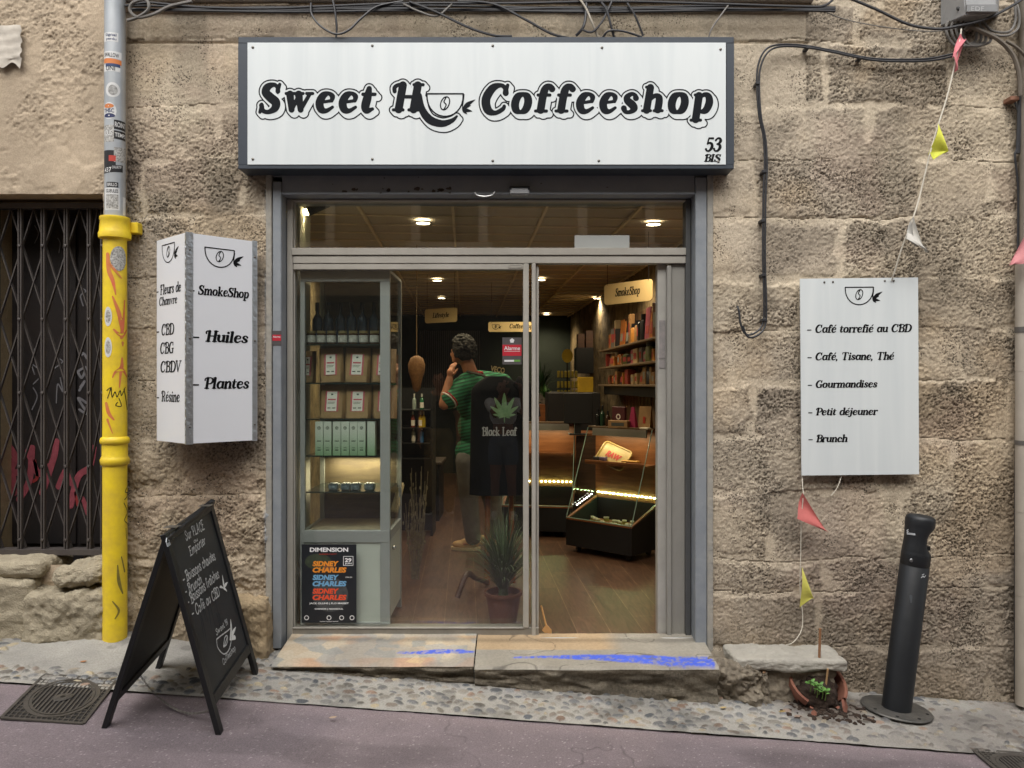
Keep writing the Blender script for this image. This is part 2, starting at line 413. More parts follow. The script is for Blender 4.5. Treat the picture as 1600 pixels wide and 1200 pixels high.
def segs_of(strokes, slant=.2, rs=1.0, chalk=0.0, rnd=None, stretch=1.0):
    S = []
    for ty, pts in strokes:
        if chalk and ty == 's': continue
        q = cr(pts) if ty == 'C' else pts
        q = np.array(q, float)
        q[:, 0] += slant * q[:, 1]
        q[:, 0] *= stretch
        if chalk: q[:, 2] = chalk
        else: q[:, 2] *= rs
        for i in range(len(q)-1): S.append((q[i], q[i+1]))
    return S

def sdf(S, X, Y):
    D = np.full(X.shape, 9.0)
    for a, b in S:
        r = max(a[2], b[2]) + .0
        dx, dy = b[0]-a[0], b[1]-a[1]
        L2 = dx*dx + dy*dy + 1e-9
        t = np.clip(((X-a[0])*dx + (Y-a[1])*dy)/L2, 0, 1)
        d = np.hypot(X-a[0]-t*dx, Y-a[1]-t*dy) - (a[2] + t*(b[2]-a[2]))
        np.minimum(D, d, out=D)
    return D

def fill(F, x0, y0, h):                 # marching squares: the region F < 0 as polygons
    V, Fc = [], []
    ins = F < 0
    c = ins[:-1, :-1].astype(int) + ins[:-1, 1:] + ins[1:, 1:] + ins[1:, :-1]
    for j in range(c.shape[0]):
        row = c[j]
        if not row.any(): continue
        i = 0
        nz = np.nonzero(row)[0]
        run = None
        for i in nz:
            if row[i] == 4:
                if run is None: run = [i, i]
                elif i == run[1]+1: run[1] = i
                else:
                    b = len(V); V += [(x0+run[0]*h, y0+j*h), (x0+(run[1]+1)*h, y0+j*h), (x0+(run[1]+1)*h, y0+(j+1)*h), (x0+run[0]*h, y0+(j+1)*h)]; Fc.append((b, b+1, b+2, b+3)); run = [i, i]
                continue
            cs = ((i, j), (i+1, j), (i+1, j+1), (i, j+1))
            poly = []
            for k in range(4):
                (ax, ay), (bx, by) = cs[k], cs[(k+1) % 4]
                fa, fb = F[ay, ax], F[by, bx]
                if fa < 0: poly.append((x0+ax*h, y0+ay*h))
                if (fa < 0) != (fb < 0):
                    t = fa/(fa-fb); poly.append((x0+(ax+t*(bx-ax))*h, y0+(ay+t*(by-ay))*h))
            if len(poly) > 2:
                b = len(V); V += poly; Fc.append(tuple(range(b, b+len(poly))))
        if run is not None:
            b = len(V); V += [(x0+run[0]*h, y0+j*h), (x0+(run[1]+1)*h, y0+j*h), (x0+(run[1]+1)*h, y0+(j+1)*h), (x0+run[0]*h, y0+(j+1)*h)]; Fc.append((b, b+1, b+2, b+3))
    return V, Fc

def shape2d(S, cell=.02, pad=.03):
    a = np.array([p for s in S for p in s])
    r = a[:, 2].max() + pad
    x0, x1, y0, y1 = a[:, 0].min()-r, a[:, 0].max()+r, a[:, 1].min()-r, a[:, 1].max()+r
    xs = np.arange(x0, x1+cell, cell); ys = np.arange(y0, y1+cell, cell)
    X, Y = np.meshgrid(xs, ys)
    return fill(sdf(S, X, Y), x0, y0, cell)

GC = {}
def glyph2d(ch, slant, rs, chalk, cell):
    k = (ch, slant, rs, chalk, cell)
    if k not in GC: GC[k] = shape2d(segs_of(GL[ch], slant, rs, chalk), cell)
    return GC[k]

def stext(s, cap, width=None, slant=.2, rs=1.0, chalk=0.0, cell=.03, jit=0.0, track=0.0):
    V, F = [], []; x = 0
    for ch in s:
        if ch != ' ':
            v, f = glyph2d(ch, slant, rs, chalk, cell)
            b = len(V)
            dy = random.uniform(-jit, jit); sx = 1 + random.uniform(-jit, jit); sh = random.uniform(-jit, jit)
            V += [(x + p[0]*sx + sh*p[1], p[1]*sx + dy) for p in v]; F += [tuple(b+i for i in q) for q in f]
        x += ADV.get(ch, .66) + track
    V = np.array(V); V *= cap
    if width:
        V[:, 0] -= V[:, 0].min(); V[:, 0] *= width / V[:, 0].max()
    return V, F

FT = {}
def ftext(s, height=None, width=None, shear=0.0, off=0.0, sp=1.0):  # the plain built-in sans
    k = (s, shear, off, sp)
    if k not in FT:
        cu = bpy.data.curves.new('t', 'FONT'); cu.body = s; cu.shear = shear; cu.offset = off; cu.resolution_u = 3; cu.space_character = sp
        o = bpy.data.objects.new('t', cu); C.objects.link(o)
        dg = bpy.context.evaluated_depsgraph_get(); dg.update()
        e = o.evaluated_get(dg); me = e.to_mesh()
        v = np.array([tuple(q.co)[:2] for q in me.vertices]); f = [tuple(p.vertices) for p in me.polygons]
        e.to_mesh_clear(); bpy.data.objects.remove(o); bpy.data.curves.remove(cu)
        v -= v.min(axis=0)
        FT[k] = (v, f)
    v, f = FT[k]
    v = v.copy()
    if height and width: v[:, 1] *= height / v[:, 1].max(); v[:, 0] *= width / v[:, 0].max()
    elif height: v *= height / v[:, 1].max()
    elif width: v *= width / v[:, 0].max()
    return v, f

def addflat(bm, VF, O, ux, uz, at=(0, 0), mi=0, fn=None):
    V, F = VF
    O, ux, uz = Vector(O), Vector(ux), Vector(uz)
    vs = []
    for p in V:
        x, y = float(p[0]) + at[0], float(p[1]) + at[1]
        vs.append(bm.verts.new(fn(x, y) if fn else O + ux*x + uz*y))
    for f in F:
        try: bm.faces.new([vs[i] for i in f]).material_index = mi
        except ValueError: pass

def flat_obj(name, bm, m, parent=None):      # keeps winding (faces already look outwards)
    me = bpy.data.meshes.new(name); bm.to_mesh(me); bm.free()
    for q in (m if isinstance(m, (list, tuple)) else [m]): me.materials.append(q)
    return link(bpy.data.objects.new(name, me), parent)

# logo: a half-round cup, a bean and a pointed leaf; unit: cup width 1
def logo_segs(th=.022):
    S = []
    def st(p, cv=True):
        q = cr(p) if cv else p
        for i in range(len(q)-1): S.append((np.array(q[i], float), np.array(q[i+1], float)))
    st([(0, 0, th), (1, 0, th)], False)
    st([(.5-.5*math.cos(R(a)), -.62*math.sin(R(a))**.85, th) for a in range(0, 181, 12)], False)
    st([(.5+.12*math.cos(R(a))+.04*math.sin(R(a)), -.26+.18*math.sin(R(a)), th*.8) for a in range(0, 361, 20)], False)
    st([(.53, -.1, th*.8), (.47, -.22, th*.8), (.53, -.3, th*.8), (.47, -.42, th*.8)])
    for (dx, dy, wd) in ((.36, .26, .055), (.24, .1, .035), (.28, -.06, .05), (.14, -.14, .035), (.06, .4, .018)):
        x, y = .97, -.42
        st([(x, y, .006), (x+dx*.4, y+dy*.5, wd), (x+dx, y+dy, .004)])
    return S

# ---------------------------------------------------------------- noise on grids
_rng = np.random.RandomState(11)
_LAT = _rng.rand(512, 512)
def vn(x, y, s, o=0):
    x = x*s + o*17.3 + 100; y = y*s + o*7.7 + 100
    xi = np.floor(x).astype(int); yi = np.floor(y).astype(int)
    fx = x-xi; fy = y-yi
    fx = fx*fx*fx*(fx*(fx*6-15)+10); fy = fy*fy*fy*(fy*(fy*6-15)+10)
    g = lambda a, b: _LAT[a % 512, b % 512]
    return (g(xi, yi)*(1-fx)+g(xi+1, yi)*fx)*(1-fy) + (g(xi, yi+1)*(1-fx)+g(xi+1, yi+1)*fx)*fy
def fbm(x, y, s, n=4, o=0, gain=.5):
    t = 0; a = 1; tot = 0
    for k in range(n):
        t = t + a*vn(x, y, s*2**k, o+k*3); tot += a; a *= gain
    return t/tot
_LX, _LY, _LR = _rng.rand(512, 512), _rng.rand(512, 512), _rng.rand(512, 512)
def worley(x, y, s, o=0):              # distance to the nearest scattered point, and that point's random number
    x = x*s + o*13.1 + 50; y = y*s + o*5.3 + 50
    xi = np.floor(x).astype(int); yi = np.floor(y).astype(int)
    D = np.full(x.shape, 9.0); I = np.zeros(x.shape)
    for a in (-1, 0, 1):
        for b in (-1, 0, 1):
            ci, cj = (xi+a) % 512, (yi+b) % 512
            d = np.hypot(xi+a+_LX[ci, cj]-x, yi+b+_LY[ci, cj]-y)
            m = d < D
            D = np.where(m, d, D); I = np.where(m, _LR[ci, cj], I)
    return D, I
def sst(a, b, x):
    t = np.clip((x-a)/(b-a), 0, 1); return t*t*(3-2*t)

def grid_mesh(name, Vx, Vy, Vz, col, keep=None, m=None, parent=None, smooth=False):
    ny, nx = Vx.shape
    idx = np.arange(nx*ny).reshape(ny, nx)
    q = np.stack([idx[:-1, :-1], idx[:-1, 1:], idx[1:, 1:], idx[1:, :-1]], -1).reshape(-1, 4)
    if keep is not None: q = q[keep[:-1, :-1].ravel()]
    used = np.unique(q)
    remap = np.zeros(nx*ny, int); remap[used] = np.arange(len(used))
    q = remap[q]
    co_ = np.stack([Vx, Vy, Vz], -1).reshape(-1, 3)[used]
    me = bpy.data.meshes.new(name)
    me.vertices.add(len(co_)); me.vertices.foreach_set('co', co_.astype(np.float32).ravel())
    me.loops.add(q.size); me.loops.foreach_set('vertex_index', q.astype(np.int32).ravel())
    me.polygons.add(len(q)); me.polygons.foreach_set('loop_start', np.arange(0, q.size, 4, dtype=np.int32)); me.polygons.foreach_set('loop_total', np.full(len(q), 4, np.int32))
    if col is not None:
        a = me.color_attributes.new('Col', 'FLOAT_COLOR', 'POINT')
        cc = np.ones((len(co_), 4), np.float32); cc[:, :3] = col.reshape(-1, 3)[used]
        a.data.foreach_set('color', cc.ravel())
    me.update(calc_edges=True)
    if smooth: me.polygons.foreach_set('use_smooth', np.ones(len(q), bool))
    if m is not None: me.materials.append(m)
    return link(bpy.data.objects.new(name, me), parent)

def lerpc(a, b, t): return np.asarray(a)*(1-t[..., None]) + np.asarray(b)*t[..., None]

# ---------------------------------------------------------------- ground
def gz(x, y):
    y = max(y, -1.2)
    return -0.165 - 0.073*x + 0.03*y
def gzn(x, y): return -0.165 - 0.073*x + 0.03*np.maximum(y, -1.2)
KERB = -0.63

def build_ground():
    # road: reddish purple asphalt with pale aggregate
    xs = np.concatenate([np.linspace(-40, -3.4, 12), np.arange(-3.2, 3.2, .0065), np.linspace(3.4, 40, 12)])
    ys = np.concatenate([np.linspace(-9, -1.6, 8), np.arange(-1.55, KERB+.0065, .0065)])
    X, Y = np.meshgrid(xs, ys)
    near = (np.abs(X) < 3.3) & (Y > -1.6)
    # edge wanders where the tarmac meets the pavement
    Ye = Y + np.where(Y > KERB-.02, .006*np.sin(X*3), 0)
    h = .004*(fbm(X, Y, 30, 3)-.5) + .012*(fbm(X, Y, 2, 2)-.5)
    Z = gzn(X, Y) + np.where(near, h, 0) - .012
    c = lerpc(hx('#746a6e'), hx('#857a7e'), fbm(X, Y, 1.6, 4, 5))
    d, r = worley(X, Y, 95, 2)
    c = np.where(((d < .12+.3*(r-.78)) & (r > .78))[..., None], np.array(hx('#a39a9b')), c)
    c = c * (1 + .30*(fbm(X, Y, 8, 4, 9)[..., None]-.5)) * (1 - .22*sst(.5, .68, fbm(X*.6, Y*2.2, 2.2, 5, 33))[..., None])
    crk = np.abs(fbm(X, Y, 1.3, 5, 37)-.5); c = c*(1-.35*(sst(.006, .001, crk)*sst(.5, .6, fbm(X, Y, 1.1, 2, 39)))[..., None])
    edge = sst(.16, 0, np.abs(Ye-KERB))
    c = lerpc(np.zeros(3), np.ones(3), edge)*0 + c*(1-edge[..., None]*.0) + (np.array(hx('#958789'))-c)*(edge*.45)[..., None]
    m = attr_mat('asphalt', rough=.85, nscale=160, namp=.35, bump=.7, bscale=260, bdist=.006, spec=.35)
    tag(grid_mesh('road', X, Ye, Z, c, m=m, smooth=True), kind='structure')
    # pavement of concrete with set pebbles
    st = .0065
    xs = np.arange(-3.3, 3.3, st); ys = np.arange(KERB-.01, .12, st)
    X, Y = np.meshgrid(xs, ys)
    H = .006*(fbm(X, Y, 18, 4)-.5) + .012*(fbm(X, Y, 3, 3, 3)-.5) + .05*np.exp(-((X+2.25)**2+(Y+.05)**2*2)/.09)
    col = lerpc(hx('#8d8b86'), hx('#a8a59d'), fbm(X, Y, 7, 5, 4))
    rng = np.random.RandomState(5)
    pal = [hx(q) for q in ('#6f6f6f', '#7d7c78', '#5f6368', '#8b877e', '#8f897e', '#857a70', '#a79d8d', '#77726a', '#8d8378', '#666b70', '#858585', '#75777a', '#b8aa8c', '#9a7f6c')]
    n = 0
    taken = np.zeros(X.shape, bool)
    for tries in range(8000):
        cx = rng.uniform(-3.25, 3.25); cy = rng.uniform(KERB+.015, .05)
        if -2.75 < cx < -1.75 and cy > KERB+.18: continue            # cement patch under the downpipe
        dens = (1.0 if cy < -.3 else .75)*(.35 if cx > 1.75 else 1)
        if rng.rand() > dens: continue
        a = rng.uniform(.014, .034); b = a*rng.uniform(.42, .75); th = rng.normal(0.1, .6)
        if rng.rand() < .12: a *= 1.3; b *= 1.2
        i0, i1 = np.searchsorted(xs, [cx-a*1.3, cx+a*1.3]); j0, j1 = np.searchsorted(ys, [cy-a*1.3, cy+a*1.3])
        if i1-i0 < 3 or j1-j0 < 3: continue
        xx, yy = X[j0:j1, i0:i1]-cx, Y[j0:j1, i0:i1]-cy
        u = (xx*math.cos(th)+yy*math.sin(th))/a; v = (-xx*math.sin(th)+yy*math.cos(th))/b
        q = np.abs(u)**2.3+np.abs(v)**2.3 + .35*(vn(X[j0:j1, i0:i1], Y[j0:j1, i0:i1], 45, 7)-.5)
        if (taken[j0:j1, i0:i1] & (q < 1.25)).any(): continue
        taken[j0:j1, i0:i1] |= q < 1
        dome = np.sqrt(np.clip(1-q, 0, 1))
        up = rng.uniform(.004, .015)
        H[j0:j1, i0:i1] += dome*up - .003*sst(1.5, 1.0, q)*(q > 1)
        cc = np.array(pal[rng.randint(len(pal))])*rng.uniform(.55, .98)
        k = sst(1.0, .8, q)*rng.uniform(.75, 1)
        col[j0:j1, i0:i1] = col[j0:j1, i0:i1]*(1-k[..., None]) + cc*k[..., None]
        n += 1
    dirt = sst(.5, .75, fbm(X, Y, 2.2, 4, 21))
    col = col*(1-.25*dirt[..., None])
    wear = sst(1.2, 2.2, X)*sst(.35, .6, fbm(X, Y, 3.5, 4, 23))
    col = col + (np.array(hx('#77706a'))-col)*(wear*.5)[..., None]
    spots = sst(.62, .70, fbm(X, Y, 6, 4, 27))
    col = col*(1-.3*spots[..., None])
    gap = sst(.02, 0, np.abs(Y-KERB)) * sst(.35, .6, fbm(X, Y*0, 9, 3, 2))
    Hs = (H*sst(.0, .035, Y-KERB)) - gap*.006
    soil = sst(.36, .12, np.hypot((X-1.72)*1.0, (Y+.2)*1.3) + .12*(fbm(X, Y, 14, 3, 8)-.5))
    col = lerpc(np.zeros(3), np.ones(3), soil)*0 + col + (np.array(hx('#5a5047'))-col)*(soil*.85)[..., None]
    m2 = attr_mat('pebble_concrete', rough=.8, nscale=120, namp=.22, bump=.5, bscale=300, bdist=.004, spec=.4)
    tag(grid_mesh('pavement', X, Y, gzn(X, Y)+Hs, col, m=m2, smooth=True), kind='structure')
    for x0, x1 in ((-40, -3.3), (3.3, 40)):
        X, Y = np.meshgrid(np.linspace(x0, x1, 20), np.linspace(KERB, .2, 3))
        tag(grid_mesh('pavement', X, Y, gzn(X, Y)-.004, np.full(X.shape+(3,), hx('#98958c')), m=m2), kind='structure')
build_ground()

# ---------------------------------------------------------------- the stone facade and its neighbour
OPX0, OPX1, OPZ1 = -1.392, 1.132, 2.735        # shop opening in the wall
PIPX = -2.25
STONE = attr_mat('limestone', rough=.92, nscale=110, namp=.24, bump=.6, bscale=230, bdist=.005, spec=.2, pits=78)
PLAST = attr_mat('sandy_render', rough=.92, nscale=130, namp=.2, bump=.6, bscale=260, bdist=.004, spec=.2)

def stone_field(X, Z):
    rng = np.random.RandomState(3)
    rows = [4.1, 3.69, 3.45, 3.085, 2.77, 2.44, 2.085, 1.78, 1.475, 1.16, .835, .475, .29, -.05, -.38, -.9]
    Xp = X + .11*(fbm(X, Z, 2.5, 3, 1)-.5) + .014*(vn(X, Z, 22, 4)-.5)
    Zp = Z + .085*(fbm(X, Z, 1.6, 3, 2)-.5) + .012*(vn(X, Z, 24, 5)-.5)
    jd = np.full(X.shape, 9.0); rough = np.zeros(X.shape); tone = np.zeros(X.shape); hue = np.zeros(X.shape); crisp = np.zeros(X.shape)
    jw = np.zeros(X.shape); lift = np.zeros(X.shape)
    for i in range(len(rows)-1):
        t, b = rows[i], rows[i+1]
        m = (Zp <= t) & (Zp > b)
        cuts = [-3.6]
        while cuts[-1] < 3.6: cuts.append(cuts[-1]+rng.uniform(.42, .95))
        cuts = np.array(cuts)
        k = np.clip(np.searchsorted(cuts, Xp)-1, 0, len(cuts)-2)
        rr, tt, hh, ww, ll = rng.uniform(.4, 1, len(cuts)), rng.uniform(.86, 1.1, len(cuts)), rng.uniform(-1, 1, len(cuts)), rng.uniform(.018, .055, len(cuts)), rng.uniform(-.005, .006, len(cuts))
        dv = np.minimum(Xp-cuts[k], cuts[np.minimum(k+1, len(cuts)-1)]-Xp)
        dh = np.minimum(t-Zp, Zp-b)
        d = np.minimum(dv, dh)
        jd = np.where(m, d, jd); rough = np.where(m, rr[k], rough); tone = np.where(m, tt[k], tone); hue = np.where(m, hh[k], hue); jw = np.where(m, ww[k], jw); lift = np.where(m, ll[k], lift)
        cr_ = rng.rand(len(cuts)) > .7
        crisp = np.where(m & cr_[k] & (dh < dv), sst(.006, .001, Zp-b), crisp)
    return jd, rough, tone, hue, jw, lift, crisp

def build_wall():
    st = .0055
    xs = np.arange(-3.12, 3.2, st); zs = np.arange(-.62, 3.9, st)
    X, Z = np.meshgrid(xs, zs)
    # --- limestone
    jd, rough, tone, hue, jw, lift, crisp = stone_field(X, Z)
    jm = sst(1.0, .3, jd/jw + 1.1*(fbm(X, Z, 16, 3, 13)-.5) + 1.5*sst(.5, .68, fbm(X, Z, 2.1, 3, 19)))
    patch = fbm(X, Z, 1.3, 4, 31)
    smooth_zone = sst(2.95, 3.06, Z)*(X < 1.7) * .85 + sst(.5, .62, patch)*.55       # dressed band by the cables, worn smears
    smooth_zone = np.clip(smooth_zone + .5*sst(.25, 0, np.abs(X-1.24))*(Z < 2.6), 0, .95)
    smooth_zone = np.maximum(smooth_zone, jm*.85)
    rock = sst(.2, -.1, Z-1.0+.5*(fbm(X, Z, 1.5, 2, 40)-.5))*(X < -1.3)             # crumbled lower left
    rk = np.clip(rough*1.15, 0, 1)*(1-smooth_zone)
    d1, r1 = worley(X, Z, 62, 1); d2, r2 = worley(X, Z, 110, 4)
    pit = sst(.46, .14, d1)*(r1 > .5) + .8*sst(.45, .15, d2)*(r2 > .35)
    pit = pit*sst(.3, .6, fbm(X, Z, 5, 3, 17))
    grain = .75*(fbm(X, Z, 70, 3, 8, .7)-.5) + .13*(fbm(X, Z, 22, 3, 9, .6)-.5)
    H = .014*(fbm(X, Z, 2.2, 3, 6)-.5) + lift*(1-jm) + rk*(.024*grain - .008*pit) + (1-rk)*.008*grain - jm*.004 - crisp*.01
    H += rock*(.058*(fbm(X, Z, 7, 5, 44, .6)-.5) + .012*np.abs(fbm(X, Z, 16, 3, 47)-.5))
    lower = sst(.75, .2, Z)*(X > 1.1)
    H += lower*.014*(fbm(X, Z, 9, 4, 51)-.5)
    # string course under the cables and the groove beneath it
    led = (X < 1.72)
    H += led*(sst(3.62, 3.64, Z)*.05) - led*sst(.012, .003, np.abs(Z-3.45))*.012
    base = lerpc(hx('#b09f85'), hx('#c6b597'), np.clip(.5+hue*.35+1.3*(fbm(X, Z, 2.4, 4, 15)-.5), 0, 1))
    col = base*(tone*(1-jm)+1.03*jm)[..., None]
    grey = sst(.46, .66, fbm(X, Z, 1.1, 4, 61))*.42 + sst(.9, .0, Z)*(X > 1.0)*.35
    col = col + (np.array(hx('#a89c8b'))-col)*np.clip(grey, 0, .7)[..., None]
    ochre = sst(.55, .72, fbm(X, Z, 1.8, 4, 77))*.45
    col = col + (np.array(hx('#c2a67c'))-col)*ochre[..., None]
    soot = sst(.52, .70, fbm(X, Z*1.0, 3.1, 5, 91))*.6
    col = col*(1-soot[..., None]*.45)
    pale = smooth_zone*(1-jm)*.38 + jm*.5
    col = col + (np.array(hx('#ccbc9f'))-col)*pale[..., None]
    col = col*(1-.72*np.clip(pit*rk, 0, 1)[..., None])*(1-.16*np.clip(rk, 0, 1)[..., None])*(1-.5*crisp[..., None])*(1+.55*grain*rk)[..., None]
    col = col + (np.array(hx('#b59c74'))-col)*(rock*.3)[..., None]
    streak = sst(.5, .8, fbm(X*9, Z*.5, 1, 3, 101))*sst(2.7, 3.5, Z)*.25
    col *= (1-streak[..., None])
    # blue paint drip along the left jamb of the shop
    bl = sst(.03, .006, np.abs(X-(OPX0-.018)))*sst(.45, .6, fbm(X*2, Z, 3, 4, 33))*(Z < 2.6)
    col = col + (np.array(hx('#7f93a6'))-col)*(bl*.8)[..., None]
    dirt = sst(.75, -.25, Z + .5*(fbm(X, Z, 1.6, 4, 171)-.5))*(X > 1.13)
    col = col + (np.array(hx('#877a69'))-col)*(dirt*.6)[..., None]
    col = col*(1 - .16*(X < OPX0)*sst(.3, .6, fbm(X, Z, .9, 3, 175)))[..., None]
    ros = sst(.6, .72, fbm(X, Z, 1.9, 4, 181))*.15
    col = col + (np.array(hx('#b08f7f'))-col)*ros[..., None]
    col = (col*.76 + .24*col.mean(-1, keepdims=True)*np.array((1.03, 1.0, .96)))*1.10
    keep = (X > PIPX) & ~((X > OPX0) & (X < OPX1-st) & (Z < OPZ1-st))
    b = thing('stone_building', 'old limestone building with pitted block facade around the shop opening', 'building', (0, 0, gz(0, 0)))
    grid_mesh('wall', X, -H, Z, col, keep, STONE, b)
    # --- rendered neighbour
    patch = fbm(X, Z, 2.0, 4, 131)
    rz = sst(.47, .6, patch)
    H2 = .012*(fbm(X, Z, 2, 3, 136)-.5) + .005*(fbm(X, Z, 26, 4, 137)-.5) + rz*(.016*(fbm(X, Z, 40, 4, 139, .6)-.5) - .006*pit*(r1 > .6)) + .012
    H2 += .007*sst(.5, .66, fbm(X, Z, 4, 5, 142)) - .010*sst(.012, .002, np.abs(fbm(X, Z*1.8, 3, 4, 145)-.5))*sst(.5, .62, fbm(X, Z, 1.6, 3, 147))
    c2 = lerpc(hx('#b3a086'), hx('#c2af93'), fbm(X, Z, 1.7, 4, 150))
    c2 = c2*(1-.22*(rz*pit)[..., None]) * (1-.18*sst(.5, .75, fbm(X*2, Z*.6, 1.4, 4, 155))[..., None])
    c2 = c2 + (np.array(hx('#a89780'))-c2)*(sst(-2.35, -2.25, X)*.5)[..., None]
    c2 = c2*1.04
    c2 = c2*.85 + .15*c2.mean(-1, keepdims=True)
    keep2 = (X <= PIPX+.03) & ~((X < -2.36) & (Z > .43) & (Z < 2.567)) & (Z > .0-.3)
    b2 = thing('rendered_building', 'sandy rendered neighbouring building with a dark gated doorway', 'building', (-3.2, 0, gz(-3.2, 0)))
    grid_mesh('wall', X, -H2, Z, c2, keep2, PLAST, b2)
    return b, b2
SB, RB = build_wall()
mstone = mat('plain_stone', '#9c8a6d', .92, var=.22, scale=5, bump=.6, bscale=70)
mrend = mat('plain_render', '#ab9878', .92, var=.16, scale=4, bump=.5, bscale=80)
bm = NB()
box(bm, 3.2, 14, 0, .4, -1.6, 9); box(bm, PIPX, 3.2, .0, .4, 3.9, 9)
box(bm, OPX1+.001, 3.2, .06, .42, -1, 3.9); box(bm, PIPX, OPX0-.001, .06, .42, -1, 3.9); box(bm, OPX0-.001, OPX1+.001, .06, .42, OPZ1, 3.9)
obj('upper_wall', bm, mstone, SB)
bm = NB()
# reveals of the opening: strips from the rough face back to the frame
box(bm, OPX0-.03, OPX0+.004, -.012, .14, -.3, OPZ1, .004)
obj('reveal', bm, mat('jamb_plaster', '#8a8a86', .9, col2='#a59f92', scale=9, bump=.6, bscale=40), SB)
bm = NB(); box(bm, OPX1-.004, OPX1+.03, -.012, .14, -.3, OPZ1, .004)
obj('reveal', bm, MATS['jamb_plaster'], SB)
bm = NB()
box(bm, -14, -3.12, 0, .4, -1, 9); box(bm, -3.12, PIPX-.001, 0, .4, 3.9, 9)
box(bm, -14, -3.12+.001, -.012, 0, -1, .43); 
obj('upper_wall', bm, mrend, RB)
bm = NB()
box(bm, -6, -2.36, -.005, .5, 2.567, 2.62, .006)         # underside of the gate's lintel
box(bm, -2.362, -2.30, -.002, .5, .40, 2.57, .006)       # jamb
obj('lintel', bm, mrend, RB)
bm = NB()
box(bm, -2.2, 1.72, -.075, -.02, 3.655, 3.685, .006)
obj('ledge', bm, mat('ledge_stone', '#8d857a', .9, var=.25, scale=7, bump=.5, bscale=50), SB)

# low plinth stones
def rough_block(name, x0, x1, y0, y1, z0, z1, m, parent, amp=.03, seed=0, tilt=0, rnd=.04):
    bm = NB()
    bmesh.ops.create_cube(bm, size=1)
    bmesh.ops.subdivide_edges(bm, edges=bm.edges[:], cuts=56, use_grid_fill=True)
    from mathutils import noise
    cx, cy, cz = (x0+x1)/2, (y0+y1)/2, (z0+z1)/2
    sx, sy, sz = x1-x0, y1-y0, z1-z0
    for v in bm.verts:
        q = Vector((v.co.x*sx, v.co.y*sy, v.co.z*sz))
        inner = Vector([max(-s/2+rnd, min(s/2-rnd, c)) for c, s in zip(q, (sx, sy, sz))])
        dd = q-inner
        if dd.length > 1e-6: q = inner + dd.normalized()*rnd
        p = q + Vector((cx, cy, cz+tilt*q.x))
        nrm = (q-inner).normalized() if (q-inner).length > 1e-6 else Vector((0, -1, 0))
        f = noise.fractal(p*7+Vector((seed, 0, 0)), .9, 2.1, 5) * amp + noise.fractal(p*34, .8, 2.2, 4)*amp*.30
        v.co = p + nrm*f
    for f in bm.faces: f.smooth = True
    return obj(name, bm, m, parent)
mrock = mat('weathered_rock', '#8f8672', .95, col2='#aaa08a', scale=14, bump=.8, bscale=110)
rough_block('plinth', -3.9, -2.72, -.13, .2, -.2, .37, mrock, RB, .025, 1)
rough_block('plinth', -2.74, -2.28, -.15, .2, -.2, .31, mrock, RB, .028, 4)
rough_block('sill_stone', -3.9, -2.66, -.10, .25, .36, .47, mrock, RB, .015, 7, 0, .05)
rough_block('sill_stone', -2.6, -2.28, -.11, .25, .33, .45, mrock, RB, .025, 9, .15, .05)
rough_block('plinth', -1.60, -1.385, -.15, .06, -.2, .255, mstone, SB, .02, 12, 0, .03)

# building across the street (seen reflected in the panes)
OB = thing('opposite_building', 'plain building across the street mirrored in the shop panes', 'building', (0, -6.4, -.3))
bm = NB(); box(bm, -16, 16, -6.9, -6.4, -1.8, 6.4); obj('wall', bm, mat('far_render', '#a1937c', .9, var=.15, scale=1.5), OB)
bm = NB(); box(bm, -16, 16, -6.4, -6.26, 3.22, 3.30); box(bm, -16, 16, -6.4, -6.1, 6.4, 6.6); obj('cornice', bm, mat('far_trim', '#e2dccf', .85), OB)
for k, x in enumerate((-5.6, -3.1, -.9, 1.5, 3.8, 6.3)):
    bm = NB()
    for a, b_, z0, z1 in ((x-.55, x-.42, 3.5, 5.4), (x+.42, x+.55, 3.5, 5.4)): box(bm, a, b_, -6.42, -6.33, z0, z1)
    box(bm, x-.62, x+.62, -6.42, -6.3, 5.4, 5.56); box(bm, x-.62, x+.62, -6.42, -6.28, 3.4, 3.5)
    f = obj('window', bm, MATS['far_trim'], OB)
    bm = NB(); box(bm, x-.42, x+.42, -6.41, -6.37, 3.5, 5.4); obj('pane', bm, mat('far_pane', '#3d4347', .15, var=.2), f)
bm = NB(); box(bm, -3.6, 3.0, -6.41, -6.385, -.5, 2.75); obj('dark_shopfront', bm, mat('far_dark', '#1d1b1a', .6), OB)
for x in (-2.2, 1.9):
    bm = NB(); box(bm, x-.6, x+.6, -6.41, -6.36, -.4, 2.3, .01); obj('door', bm, mat('far_door', '#40352c', .6), OB)

